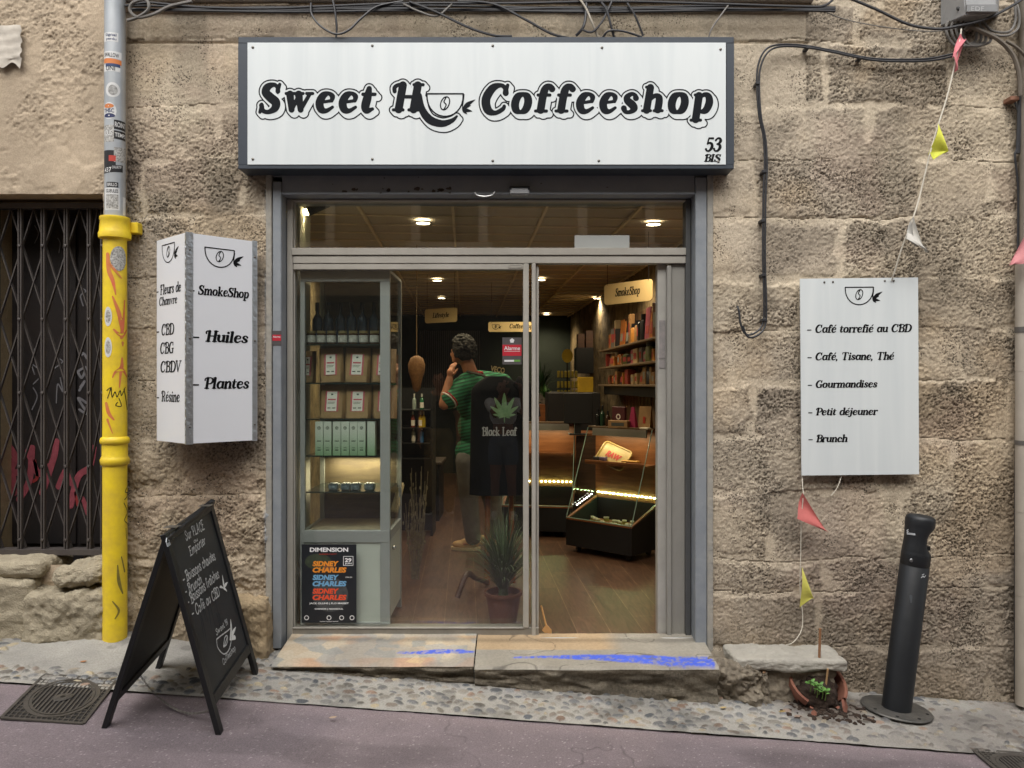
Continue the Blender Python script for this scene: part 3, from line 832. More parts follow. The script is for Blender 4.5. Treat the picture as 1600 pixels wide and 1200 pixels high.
# ---------------------------------------------------------------- doorstep
def build_step():
    t = thing('doorstep', 'cracked mosaic and concrete doorstep with blue paint under the shop door', 'doorstep', (0, -.15, -.2))
    def slab(x0, x1, yf, zf, zb, yb=.12, st=.007, kind='mosaic'):
        xs = np.arange(x0, x1, st); ys = np.arange(yf, yb, st)
        X, Y = np.meshgrid(xs, ys)
        yy = yf + (Y-yf)
        wob = .012*(fbm(X, Y*0, 5, 3, 3)-.5)
        tt = (Y-yf)/(yb-yf)
        Yw = Y + wob*(1-tt)
        Z = zf + (zb-zf)*tt + .006*(fbm(X, Y, 8, 4, 5)-.5) - .012*sst(.02, 0, Y-yf)
        if kind == 'mosaic':
            d, r = worley(X, Y, 12, 6)
            # crazy paving of broken tiles: pale in the middle, terracotta rows at the edges
            pal = np.array([hx('#b5a68f'), hx('#a6a197'), hx('#b9ad98'), hx('#9b9a92')])
            col = pal[(r*3.99).astype(int)]
            orange = np.array([hx('#c0946a'), hx('#b98a66'), hx('#c4a073')])
            oc = orange[(r*2.99).astype(int)]
            e = (sst(.09, .07, Y-yf) + sst(.245, .265, Y-yf)*sst(.38, .34, Y-yf))*sst(-1.25, -1.0, X)
            col = col + (oc-col)*(np.clip(e, 0, .62)*sst(.3, .5, fbm(X, Y, 5, 3, 16)))[..., None]
            d2 = np.abs(vn(X, Y, 9, 12)-.5) + np.abs(vn(X, Y, 22, 13)-.5)*.3
            crack = sst(.022, .006, d2)
            col = col*(1-.6*crack[..., None]); Z -= crack*.004
            grime = sst(.42, .62, fbm(X, Y, 3, 4, 15))
            col = col + (np.array(hx('#85837f'))-col)*(grime*.6)[..., None]
            blue = sst(.62, .40, ((X+.39)/.34)**2 + ((Y-yf-.155-.01*np.sin(X*14))/.036)**2 + .7*(fbm(X, Y, 22, 3, 18)-.5))
        else:
            col = lerpc(hx('#827d73'), hx('#9d988c'), fbm(X, Y, 6, 5, 25))
            e = sst(.21, .225, Y-yf)*sst(.65, .5, X)
            col = col + (np.array(hx('#bb9a6c'))-col)*(e*.55)[..., None]
            d2 = np.abs(vn(X, Y, 7, 42)-.5)
            col = col*(1-.5*sst(.02, .004, d2)[..., None])
            yc = .12 + .012*np.sin(X*5) - sst(.3, 1.1, X)*.04
            wd = .012 + sst(.0, .9, X)*.055
            blue = sst(1.2, .5, ((Y-yf-yc)/wd)**2 + 1.2*np.abs(fbm(X, Y, 14, 4, 29)-.5) + 3*sst(.03, -.05, X) + 3*sst(1.09, 1.13, X))
        col = col + (np.array(hx('#3f5ccf'))-col)*np.clip(blue*(.35+.65*sst(.34, .5, fbm(X, Y, 60, 3, 71)))*.95, 0, 1)[..., None]
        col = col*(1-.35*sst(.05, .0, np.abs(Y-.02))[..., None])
        m = MATS.get('step_tile') or attr_mat('step_tile', rough=.75, nscale=60, namp=.14, bump=.3, bscale=200, bdist=.003, spec=.4)
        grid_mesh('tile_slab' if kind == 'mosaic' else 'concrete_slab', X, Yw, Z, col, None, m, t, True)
        # broken front face
        ts = np.linspace(0, 1, 22)
        X, Tt = np.meshgrid(xs, ts)
        top = zf - .012 - .006*.5
        bot = gzn(X, np.full(X.shape, yf)) - .03
        bulge = .03*np.sin(Tt*math.pi*.8)*1 - .05*sst(.0, .25, 1-Tt)*0
        Yf = yf + .012*(fbm(X, X*0, 5, 3, 3)-.5) + .002 + .05*(fbm(X*1.0, Tt*.5, 9, 4, 60)-.45)*sst(0, .2, Tt) + .03*sst(.1, .5, Tt)
        Zf = top + .004 + (bot-top)*Tt
        c = lerpc(hx('#5d574d'), hx('#857c6c'), fbm(X*1, Tt*.6, 10, 4, 61))
        grid_mesh('riser', X, Yf, Zf, c, None, mstep, t)
    mstep = attr_mat('step_core', rough=.95, nscale=70, namp=.4, bump=.8, bscale=120, bdist=.01)
    slab(-1.30, -.205, -.30, -.040, 0.0)
    slab(-.202, 1.115, -.32, -.050, -.006, kind='concrete')
    rough_block('rubble', 1.06, 1.42, -.27, .02, -.42, -.06, mat('rubble', '#655d51', .95, col2='#8f8574', scale=14, bump=.8, bscale=50), t, .055, 21, -.1, .06)
    rough_block('broken_slab', 1.22, 1.84, -.24, .03, -.10, -.035, mat('pale_concrete', '#a09c92', .9, var=.12, scale=9, bump=.5), t, .014, 25, -.02, .02)
    rough_block('base_stone', 1.34, 1.80, -.20, .03, -.45, -.104, MATS['rubble'], t, .02, 28, 0, .03)
    bm = NB()
    for k in range(46):
        x, y = random.uniform(1.12, 1.4), random.uniform(-.25, -.1)
        ball(bm, (x, y, -.085-.25*(x-1.1)*0 - .12*max(0, (-.12-y))*2), random.uniform(.006, .02), 1, .8, .7, 1, .25)
    obj('chippings', bm, mat('chipping', '#a39a88', .9, col2='#b38a66', scale=25), t)
build_step()

# ---------------------------------------------------------------- fascia sign
def plane_hit(px, py, O, n):
    o = Vector((0, -CAMD, CAMZ)); d = Vector(((px-800)/FPX, 1, -(py-600)/FPX))
    t = (Vector(O)-o).dot(n)/d.dot(n)
    return o + d*t

white_acm = wood_mat('white_panel', '#cdd4d5', '#d6dcdc', .38, (5, 1, .35), 1.6, 0.0)
ink = mat('black_vinyl', '#0c0d0f', .7, var=.1, spec=.15)
inkb = mat('blue_black_vinyl', '#12161b', .7, var=.08, spec=.15)
slate = mat('slate_paint', '#343c45', .45, var=.08, bump=.05)
screwm = mat('screw', '#6d6a64', .4, .8)

def fascia():
    d = 4.304
    Y = d-CAMD
    t = thing('shop_sign', 'long white fascia sign with black bordered lettering and slate frame above the shopfront', 'sign', (-.1, Y, 2.68))
    A = P(372, 57.5, d); B = P(1147, 264, d)
    s = .0035867
    bm = NB()
    fw, fh = .052, .036
    box(bm, A.x, B.x, Y, .0, A.z-fh, A.z, .003); box(bm, A.x, B.x, Y, .0, B.z, B.z+.026, .003)
    box(bm, A.x, A.x+fw, Y+.0005, .0, B.z+.026, A.z-fh); box(bm, B.x-.042, B.x, Y+.0005, .0, B.z+.026, A.z-fh)
    obj('frame', bm, slate, t)
    bm = NB()
    box(bm, A.x+.05, B.x-.04, Y+.02, -.03, B.z+.02, A.z-.03)
    obj('backing', bm, mat('sign_back', '#9a9c9b', .6), t)
    bm = NB()
    p0 = P(387, 67, d); p1 = P(1134, 257.5, d)
    box(bm, p0.x, p1.x, Y-.004, Y+.003, p1.z, p0.z, .001)
    obj('panel', bm, white_acm, t)
    # lettering: dark letters, white surround, dark keyline thrown to the lower right
    h = .55
    xs = np.arange(392, 1132, h); ys = np.arange(-212, -116, h)
    X, Yy = np.meshgrid(xs, ys)
    Fs = np.full(X.shape, 99.0)
    letters = [('S', 404, 440, 179, 129), ('w', 445, 491.5, 176.5, 142), ('e', 493, 524, 178, 143), ('e', 529, 560, 178, 143), ('t', 564, 589, 178, 135),
               ('H', 612, 664, 177, 128), ('C', 752, 796, 181, 130), ('o', 798.5, 831.5, 179, 144), ('f', 834, 868, 178, 131), ('f', 866, 900, 178, 131), ('e', 899.5, 930, 179, 144),
               ('e', 936, 965, 179, 144), ('s', 970, 998, 179, 144), ('h', 1001, 1037, 178, 132), ('o', 1043, 1076, 179, 144), ('p', 1077, 1114, 193, 144)]
    for ch, x0, x1, yb, yt in letters:
        S = segs_of(GL[ch], .15, 1.42)
        if ch == 'H': S = S[:]
        a = np.array([q for sg in S for q in sg])
        gx0, gx1 = (a[:, 0]-a[:, 2]).min(), (a[:, 0]+a[:, 2]).max(); gy0, gy1 = (a[:, 1]-a[:, 2]).min(), (a[:, 1]+a[:, 2]).max()
        kx, ky = (x1-x0)/(gx1-gx0), (yb-yt)/(gy1-gy0)
        S2 = [(np.array([x0+(p[0]-gx0)*kx, -yb+(p[1]-gy0)*ky, p[2]*(kx+ky)/2]), np.array([x0+(q[0]-gx0)*kx, -yb+(q[1]-gy0)*ky, q[2]*(kx+ky)/2])) for p, q in S]
        i0, i1 = np.searchsorted(xs, [x0-16, x1+16])
        Fs[:, i0:i1] = np.minimum(Fs[:, i0:i1], sdf(S2, X[:, i0:i1], Yy[:, i0:i1]))
    tail = cr([(655, -150, 4.5), (659, -170, 5.5), (671, -187, 6.5), (690, -193.5, 5.5), (706, -189, 3.6), (714, -182, 1.6)], 8)
    S2 = [(np.array(tail[i]), np.array(tail[i+1])) for i in range(len(tail)-1)]
    Fs = np.minimum(Fs, sdf(S2, X, Yy))
    D = Fs.copy()
    for k in range(1, 9):
        dx, dy = 4.6*k/8, -5.2*k/8
        ix, iy = dx/h, dy/h
        sx, sy = int(round(ix)), int(round(iy))
        sh = np.full(Fs.shape, 99.0)
        sh[:Fs.shape[0]+sy, sx:] = Fs[-sy:, :Fs.shape[1]-sx]
        D = np.minimum(D, sh)
    band = np.abs(D-3.6)-.95
    V, Fc = fill(np.minimum(Fs, band), xs[0], ys[0], h)
    bm = NB()
    O = P(0, 0, d); O.y = Y-.0048
    addflat(bm, (np.array(V)*s, Fc), O, (1, 0, 0), (0, 0, 1))
    Sg = logo_segs(.02)
    v, f = shape2d(Sg, .012)
    addflat(bm, (np.array(v)*57*s, f), P(667, 147, d)+Vector((0, Y-.0051-P(0, 0, d).y, 0)), (1, 0, 0), (0, 0, 1))
    flat_obj('lettering', bm, inkb, t)
    bm = NB()
    p = P(1101, 237, d); p.y = Y-.005
    addflat(bm, stext('53', 20.5*s*1.05, 27*s, .2, 1.35), p, (1, 0, 0), (0, 0, 1))
    p = P(1099.5, 253, d); p.y = Y-.005
    addflat(bm, stext('BIS', 11.5*s, 27*s, .2, 1.3, cell=.04), p, (1, 0, 0), (0, 0, 1))
    flat_obj('street_number', bm, ink, t)
    for (px, py) in ((395.5, 74.5), (582, 72), (770, 72), (940.5, 75), (1125.5, 77.5), (395.5, 249), (582, 249), (770, 251.5), (935.5, 251.5), (1122, 253)):
        q = P(px, py, d)
        bm = NB(); lathe(bm, [(.0, -.0), (.0075, .0), (.0075, .002), (.004, .0045), (.0, .005)], n=12, M=Matrix.Translation((q.x, Y-.004, q.z)) @ Matrix.Rotation(R(90), 4, 'X'), close=False)
        obj('screw', bm, screwm, t)
fascia()

# ---------------------------------------------------------------- shopfront metalwork
grey_paint = mat('blue_grey_paint', '#7c8288', .5, col2='#8d9296', scale=7, bump=.25, bscale=25)
shutter_m = mat('shutter_paint', '#7d838a', .55, col2='#8a8f94', scale=5, bump=.15, bscale=25)
alu = mat('dull_aluminium', '#aeaaa1', .45, .15, col2='#9d998f', scale=5, bump=.06)
alu_d = mat('shadow_gap', '#2a2b2c', .6)
rust = mat('peeled_paint', '#3a332e', .9, col2='#57504a', scale=40)
GLASS = glass_mat('window_glass', (.93, .95, .94), ior=2.1, haze=.006)
GLASS2 = glass_mat('cabinet_glass', (.93, .95, .93), haze=.012)
YF = .10                                        # front of the aluminium frame
DF = CAMD+YF
def fx(px): return (px-800)/FPX*DF
def fz(py): return CAMZ-(py-600)/FPX*DF

SF = thing('shopfront', 'grey metal shopfront with glazed bay, transom light and open doorway', 'shopfront', (-.1, .1, 0))
def fpart(name, boxes, m, bev=.003, parent=SF):
    bm = NB()
    for b in boxes: box(bm, *b, bev)
    return obj(name, bm, m, parent)
# outer posts and shutter box
lx0, lx1 = P(425.5, 0, CAMD).x, P(440, 0, CAMD).x
rx0, rx1 = P(1085, 0, 4.464).x, P(1105, 0, CAMD).x
zt = CAMZ+334/FPX*CAMD
zl = CAMZ+296/FPX*CAMD
posts = []
bm = NB(); box(bm, lx0+.004, lx1, -.008, .14, -.055, zl+.075, .004); jl = obj('jamb_post', bm, grey_paint, SF)
bm = NB(); box(bm, rx0, rx1-.004, -.008, .14, -.07, zl+.10, .004); jr = obj('jamb_post', bm, grey_paint, SF)
bm = NB(); box(bm, lx1+.002, rx0-.002, .0, .3, zl, zt+.10, .003); box(bm, lx1+.002, rx0-.002, -.006, .0, zl, zl+.012, .002); box(bm, lx0, rx1, .008, .3, zl+.105, zt+.1, .002)
sh = obj('shutter_box', bm, shutter_m, SF)
bm = NB()
for k in range(26):
    q = P(random.choice((545, 560, 600, 640, 660, 690)) + random.uniform(-14, 14), 297 + random.uniform(-3, 5), CAMD)
    if k > 20: q = P(random.uniform(500, 1080), random.uniform(275, 298), CAMD)
    r = random.uniform(.003, .011) if k < 21 else .003
    bmesh.ops.create_circle(bm, cap_ends=True, segments=9, radius=r, matrix=Matrix.Translation((q.x, -.0075 if q.z < zl+.012 else -.0012, q.z)) @ Matrix.Rotation(R(90), 4, 'X') @ Matrix.Diagonal((random.uniform(1, 2.6), 1, 1, 1)))
for v in bm.verts: v.co.x += random.uniform(-.002, .002); v.co.z += random.uniform(-.002, .002)
obj('paint_chip', bm, rust, sh)
bm = NB()
tube(bm, [P(742, 301, 4.36), P(746, 305, 4.33), P(757, 307, 4.32), P(768, 305, 4.33), P(773, 300, 4.36)], .004)
obj('pull_handle', bm, mat('bare_steel', '#d5d5d2', .25, .7), sh)
# lamp sensor under the shutter box
bm = NB(); q = P(812, 299, 4.40)
box(bm, q.x-.055, q.x+.055, -.05, -.008, q.z-.02, q.z+.018, .008, seg=2)
ss = obj('door_sensor', bm, mat('sensor_grey', '#96989a', .4), SF)
bm = NB(); box(bm, q.x-.06, q.x+.06, -.03, -.001, q.z+.02, q.z+.034, .004); obj('sensor_hood', bm, mat('hood_dark', '#2e3137', .5), ss)

x0, x1 = lx1+.004, rx0-.004
ztop = zl-.004
tr0, tr1 = fz(412), fz(388)
zb = fz(1000)
# frame stiles
fpart('frame_stile', [(x0, x0+.034, YF-.01, YF+.08, zb, ztop), (x0+.034, x0+.042, YF+.01, YF+.06, zb+.03, ztop)], alu)
fpart('frame_stile', [(x1-.030, x1, YF-.01, YF+.08, zb, ztop)], mat('dark_frame', '#4c4d4d', .5))
# transom bar (two profiles with a groove)
tb = fpart('transom_bar', [(x0+.03, x1-.03, YF-.02, YF+.06, (tr0+tr1)/2+.002, tr1), (x0+.036, x1-.03, YF-.012, YF+.06, tr0, (tr0+tr1)/2-.002), (x0+.03, x1-.03, YF, YF+.05, (tr0+tr1)/2-.002, (tr0+tr1)/2+.002)], alu)
fpart('head_rail', [(x0+.034, x1-.03, YF-.004, YF+.06, ztop-.012, ztop)], alu)
tw = fpart('transom_window', [(x0+.04, x1-.03, YF+.028, YF+.034, tr1, ztop-.012)], GLASS, 0)
q0, q1 = P(898, 367, DF), P(984, 389, DF)
bm = NB(); box(bm, q0.x, q1.x, YF+.012, YF+.018, tr1+.001, q0.z, .001); obj('blank_notice', bm, mat('frosted_white', '#a9aca8', .5, var=.04), SF)
# fixed bay
mx0, mx1 = fx(820.5), fx(842)
zbr = fz(980)
br = fpart('bottom_rail', [(x0+.03, mx1, YF-.006, YF+.07, zb, zbr), (x0+.03, mx0, YF-.012, YF-.0065, zbr-.006, zbr-.001)], mat('worn_aluminium', '#8f8a80', .5, .2, col2='#7a766d', scale=9, bump=.15))
ml = fpart('mullion', [(mx0-.012, mx0+.022, YF-.012, YF+.05, zbr, tr0), ((mx0+mx1)/2-.0015, mx1-.018, YF-.014, YF+.08, zb, tr0), (mx1-.016, mx1, YF+.01, YF+.1, zb, tr0-.012)], alu)
fpart('bay_head', [(x0+.036, mx0-.012, YF-.008, YF+.05, tr0-.036, tr0-.001), (mx0-.10, mx0-.02, YF-.0105, YF-.0085, tr0-.026, tr0-.012)], alu)
bp = fpart('bay_window', [(x0+.042, mx0-.012, YF+.02, YF+.026, zbr, tr0-.036)], GLASS, 0)
# right side: fixed stile and pocket panel of the sliding door
fpart('door_stile', [(fx(1029), fx(1043), YF+.03, YF+.10, zb+.02, tr0)], mat('stile_grey', '#a5a39c', .45, .15, bump=.08))
fpart('door_pocket', [(fx(1042), fx(1049), YF-.006, YF+.09, zb-.005, tr0-.012), (fx(1049.5), x1-.03, YF+.012, YF+.09, zb-.005, tr0)], mat('scuffed_panel', '#918f88', .5, .1, col2='#84827c', scale=3, bump=.12))
q = P(1035, 505, DF)
bm = NB()
for (za, zb_, mi) in ((500, 560, 0), (562, 575, 1)):
    box(bm, fx(1031.5), fx(1041), YF+.0265, YF+.029, fz(zb_), fz(za))
obj('paper_notice', bm, mat('notice_grey', '#6f6d6c', .7, col2='#8e8784', scale=30), SF)
# threshold
fpart('threshold', [(mx1, fx(1084), YF-.05, YF+.12, zb-.01, fz(992.5))], mat('bright_aluminium', '#a9a8a3', .35, .4, bump=.05))
# alarm stickers
def alarm(O, w_, h_, name='alarm_sticker', parent=SF, full=True):
    bm = NB(); box(bm, O.x, O.x+w_, O.y-.0015, O.y, O.z-h_, O.z)
    t = obj(name, bm, mat('sticker_grey', '#4c4848', .5), parent)
    bm = NB(); box(bm, O.x+.001, O.x+w_-.001, O.y-.0023, O.y-.0016, O.z-h_*.68, O.z-h_*.27); obj('red_band', bm, mat('sticker_red', '#b01f30', .5), t)
    bm = NB()
    addflat(bm, ftext('Alarme', width=w_*.84, off=.012), (O.x+w_*.08, O.y-.0028, O.z-h_*.47), (1, 0, 0), (0, 0, 1))
    if full:
        for a, b_ in ((.13, .57), (.13, .61)):
            pass
        V = [(w_*.08, -h_*.52), (w_*.92, -h_*.52), (w_*.92, -h_*.505), (w_*.08, -h_*.505), (w_*.1, -h_*.9), (w_*.6, -h_*.9), (w_*.6, -h_*.83), (w_*.1, -h_*.83)]
        addflat(bm, (V, [(0, 1, 2, 3), (4, 5, 6, 7)]), (O.x, O.y-.0028, O.z), (1, 0, 0), (0, 0, 1))
        pent = [(w_*.5+w_*.13*math.sin(R(72*k)), -h_*.12+w_*.13*math.cos(R(72*k))) for k in range(5)][::-1]
        addflat(bm, (pent, [tuple(range(5))]), (O.x, O.y-.0028, O.z), (1, 0, 0), (0, 0, 1))
    flat_obj('lettering', bm, mat('sticker_white', '#cfcfcf', .5), t)
    if full:
        bm = NB(); box(bm, O.x+w_*.6, O.x+w_*.93, O.y-.0029, O.y-.0024, O.z-h_*.9, O.z-h_*.83); obj('green_band', bm, mat('sticker_green', '#5b8f3c', .5), t)
    return t
o_ = P(785, 527, DF); o_.y = YF+.02
alarm(o_, .114, .160)
o_ = P(426.2, 517, CAMD); o_.y = -.0085
alarm(o_, .052, .085, full=False)

# club poster on the inside of the bay glass (front face shown through it)
def poster():
    d = DF+.03; Y = YF+.0195
    a, b_ = P(471.5, 850.5, DF+.02), P(557, 973, DF+.02)
    t = thing('event_poster', 'dark club night poster with orange and blue lettering taped behind the bay glass', 'poster', (a.x, Y, b_.z))
    bm = NB(); box(bm, a.x, b_.x, Y-.001, Y, b_.z, a.z)
    obj('sheet', bm, mat('poster_black', '#1c1d22', .4, col2='#22262a', scale=6), t)
    W, Hh = b_.x-a.x, a.z-b_.z
    O = Vector((a.x, Y-.0022, b_.z))
    def tx(s, x, y, wd, ht, colr, off=.02, shear=.0, name='lettering'):
        bm = NB(); addflat(bm, ftext(s, ht*Hh, wd*W, shear, off), O, (1, 0, 0), (0, 0, 1), (x*W, y*Hh))
        flat_obj(name, bm, mat('poster_'+colr, colr, .5, var=.05), t)
    bm = NB()                                                   # portrait: bald bearded figure, coat, foliage sweep
    def ell(cx, cy, rx, ry, z, m):
        b2 = NB(); n = 28
        V = [(cx*W+rx*W*math.cos(2*math.pi*k/n), cy*Hh+ry*Hh*math.sin(2*math.pi*k/n)) for k in range(n)]
        addflat(b2, (V, [tuple(range(n))]), O+Vector((0, z, 0)), (1, 0, 0), (0, 0, 1)); return flat_obj('portrait', b2, m, t)
    bm.free()
    ell(.30, .78, .24, .10, .0010, mat('poster_leaf', '#3c4632', .6, col2='#272d24', scale=30))
    ell(.52, .36, .33, .22, .0009, mat('poster_coat', '#35383b', .6, col2='#4a4a49', scale=40))
    ell(.50, .68, .095, .085, .0008, mat('poster_skin', '#6e4a38', .6))
    ell(.50, .62, .08, .045, .0007, mat('poster_beard', '#2a211c', .6))
    tx('DIMENSION', .15, .905, .70, .055, '#e6e6e6', .03)
    tx('SUMMER PARTY', .32, .868, .32, .016, '#b0402e', .01)
    for k, (c_, y) in enumerate((('#e08a2c', .72), ('#6fa3c8', .545), ('#e0512f', .37))):
        tx('SIDNEY', .20, y, .48, .068, c_, .05, .18)
        tx('CHARLES', .20, y-.08, .62, .068, c_, .05, .18)
    tx('29', .79, .775, .12, .05, '#f0f0f0', .03); tx('JUIN', .79, .742, .12, .026, '#f0f0f0', .02)
    tx('17H-3H', .80, .572, .12, .018, '#d8d8d8', .01)
    tx('JACK OLLINS | FLO MASSET', .14, .232, .72, .028, '#f0f0f0', .02)
    tx('CHINOIS | NOOSOUL', .24, .162, .52, .026, '#f0f0f0', .02)
    tx('www', .32, .012, .36, .010, '#cfcfcf')
    for cx in (.09, .50, .73, .92):
        bm = NB(); n = 16; r0, r1 = .04*W*1.1, .03*W
        V = [(cx*W+r*math.cos(2*math.pi*k/n), .065*Hh+r*math.sin(2*math.pi*k/n)) for r in (r0, r1) for k in range(n)]
        addflat(bm, (V, [(k, (k+1) % n, n+(k+1) % n, n+k) for k in range(n)]), O, (1, 0, 0), (0, 0, 1))
        flat_obj('emblem', bm, MATS['poster_#d8d8d8'], t)
    bm = NB()
    for (x, y, w_, h_) in ((.76, .73, .18, .005), (.76, .845, .18, .005), (.76, .73, .008, .12), (.935, .73, .008, .12)):
        V = [(x*W, y*Hh), ((x+w_)*W, y*Hh), ((x+w_)*W, (y+h_)*Hh), (x*W, (y+h_)*Hh)]
        addflat(bm, (V, [(0, 1, 2, 3)]), O, (1, 0, 0), (0, 0, 1))
    flat_obj('date_box', bm, MATS['poster_#f0f0f0'], t)
poster()

# ---------------------------------------------------------------- shop room (its axis runs 3.5 degrees off the facade's normal)
TH = R(3.5)
IM = Matrix.Rotation(TH, 4, 'Z')
RW, LW, BK, CZ = 1.50, -1.62, 8.4, 2.60
def I(u, v, z): return IM @ Vector((u, v, z))
def IU(px, d):              # inverse: pixel column at distance d -> u, v
    p = IM.inverted() @ P(px, 600, d); return p.x, p.y

def floor_mat():
    m = bpy.data.materials.new('wood_planks'); m.use_nodes = True
    n = m.node_tree; p = n.nodes['Principled BSDF']
    tc = n.nodes.new('ShaderNodeTexCoord')
    mp = n.nodes.new('ShaderNodeMapping'); mp.inputs['Rotation'].default_value = (0, 0, R(90)-TH)
    bk = n.nodes.new('ShaderNodeTexBrick'); bk.offset = .37; bk.inputs['Scale'].default_value = 1
    bk.inputs['Brick Width'].default_value = 1.15; bk.inputs['Row Height'].default_value = .20; bk.inputs['Mortar Size'].default_value = .0028
    bk.inputs['Color1'].default_value = (*hx('#4e382a'), 1); bk.inputs['Color2'].default_value = (*hx('#5e4535'), 1); bk.inputs['Mortar'].default_value = (*hx('#7d644c'), 1)
    n.links.new(tc.outputs['Object'], mp.inputs[0]); n.links.new(mp.outputs[0], bk.inputs[0])
    m3 = n.nodes.new('ShaderNodeMapping'); m3.inputs['Scale'].default_value = (1.6, 9, 1)
    n.links.new(mp.outputs[0], m3.inputs[0])
    ns = n.nodes.new('ShaderNodeTexNoise'); ns.inputs['Scale'].default_value = 2.2; ns.inputs['Detail'].default_value = 7; ns.inputs['Distortion'].default_value = 2.2
    n.links.new(m3.outputs[0], ns.inputs['Vector'])
    mr = n.nodes.new('ShaderNodeMapRange'); mr.inputs[1].default_value = .3; mr.inputs[2].default_value = .7; mr.inputs[3].default_value = .5; mr.inputs[4].default_value = 1.25
    n.links.new(ns.outputs['Fac'], mr.inputs[0])
    mx = n.nodes.new('ShaderNodeVectorMath'); mx.operation = 'SCALE'
    n.links.new(bk.outputs['Color'], mx.inputs[0]); n.links.new(mr.outputs[0], mx.inputs['Scale']); n.links.new(mx.outputs[0], p.inputs['Base Color'])
    p.inputs['Roughness'].default_value = .38
    return m

def room():
    bm = NB()
    vs = [bm.verts.new(v) for v in ((-2.3, .12, -.012), (2.0, .12, -.012), I(RW+.2, BK, -.012), I(LW-.2, BK, -.012))]
    bm.faces.new(vs)
    tag(obj('floor', bm, floor_mat()), kind='structure')
    # ceiling: tiles between slim battens
    bm = NB()
    vs = [bm.verts.new(v) for v in ((-2.3, .12, CZ+.02), (2.0, .12, CZ+.02), I(RW+.2, BK, CZ+.02), I(LW-.2, BK, CZ+.02))]
    bm.faces.new(vs[::-1])
    c = tag(obj('ceiling', bm, mat('ceiling_tile', '#b9ae9c', .85, var=.06, scale=2)), kind='structure')
    bm = NB()
    for k in range(6):
        u = -1.55 + k*.60
        a, b_ = I(u, .35, CZ+.006), I(u, BK, CZ+.006)
        bar(bm, a, b_, .018, .02)
    for k in range(26):
        v = .5+k*.30
        bar(bm, I(LW-.1, v, CZ+.013), I(RW+.1, v, CZ+.013), .008, .01)
    obj('ceiling_batten', bm, mat('batten', '#e0cfae', .7), c)
    mw = mat('interior_stone', '#4f4434', .95, col2='#a8946e', scale=6.5, bump=1.0, bscale=10)
    md = mat('dark_green_paint', '#26302a', .8)
    for nm, a, b_, m in (('side_wall', (RW, .15), (RW, BK), mw), ('side_wall', (LW, .15), (LW, BK), mw), ('back_wall', (LW-.2, BK), (RW+.2, BK), md)):
        bm = NB()
        A, B = I(a[0], a[1], -.1), I(b_[0], b_[1], -.1)
        n = (B-A).cross(Vector((0, 0, 1))).normalized()*.1
        if nm == 'side_wall' and a[0] < 0: n = -n
        if nm == 'back_wall': n = -n if n.y < 0 else n
        cs = [A, B, B+n, A+n]
        lo = [bm.verts.new(v) for v in cs]; hi = [bm.verts.new(v+Vector((0, 0, CZ+.2))) for v in cs]
        bm.faces.new(lo); bm.faces.new(hi)
        for k in range(4): bm.faces.new((lo[k], lo[(k+1) % 4], hi[(k+1) % 4], hi[k]))
        tag(obj(nm, bm, m), kind='structure')
    # closing pieces between shopfront and side walls
    bm = NB(); box(bm, -2.3, OPX0+.02, .2, .26, -.1, CZ+.1); box(bm, OPX1-.02, 2.0, .2, .26, -.1, CZ+.1); box(bm, -2.3, 2.0, .2, .26, zl+.02, CZ+.3)
    tag(obj('front_wall', bm, mat('off_white_wall', '#b9b4a4', .85)), kind='structure')
room()

warm = (1.0, .80, .52)
def downlight(px, py, pw, label, cz=CZ):
    d = (cz-CAMZ)*FPX/(600-py)
    q = P(px, py, d)
    t = thing('downlight', label, 'ceiling light', (q.x, q.y, cz), group='recessed downlights in the shop ceiling')
    bm = NB(); lathe(bm, [(.062, 0), (.062, -.008), (.05, -.01), (.048, 0)], (q.x, q.y, cz+.004), 20, close=False); obj('rim', bm, mat('rim_white', '#cfc6b4', .4), t)
    bm = NB(); bmesh.ops.create_circle(bm, cap_ends=True, segments=20, radius=.048, matrix=Matrix.Translation((q.x, q.y, cz-.003)) @ Matrix.Rotation(R(180), 4, 'X'))
    obj('lamp', bm, mat('lamp_glow', '#fff0d0', .5, emit=(1, .86, .6), es=9), t)
    l = bpy.data.lights.new('bulb', 'SPOT'); l.energy = pw; l.color = warm; l.spot_size = R(150); l.spot_blend = .8; l.shadow_soft_size = .045
    o = bpy.data.objects.new('bulb', l); o.location = (q.x, q.y, cz-.02); C.objects.link(o); o.parent = t; o.matrix_parent_inverse = PINV[t.name]
DL = 26.0
downlight(661, 348, DL, 'glowing downlight behind the left half of the transom glass')
downlight(1021, 350, DL, 'glowing downlight behind the right end of the transom glass')
downlight(953, 412, DL, 'glowing downlight directly over the smoke shop hanging plate')
downlight(683, 438, DL, 'glowing downlight seen through the top of the bay window')
downlight(690, 465.5, DL, 'glowing downlight just over the lifestyle plate')
downlight(738, 396, DL, 'unseen downlight added behind the transom bar to brighten the customer')  # added lamp, kept out of sight by the bar, brightens the customer
downlight(703, 407, DL*.7, 'unseen downlight added behind the bay head to light the lifestyle plate')  # added lamp hidden by the bay head, lights the plate's front
downlight(560, 398, DL, 'unseen extra downlight added behind the transom bar over the bay cabinet')  # one more added lamp out of view, extra light over the cabinet
downlight(845, 437, DL, 'half hidden downlight next to the door mullion')
downlight(854, 491, DL, 'small far downlight low beside the door mullion')
downlight(933, 466, DL*.8, 'small downlight left of the smoke shop hanging plate')

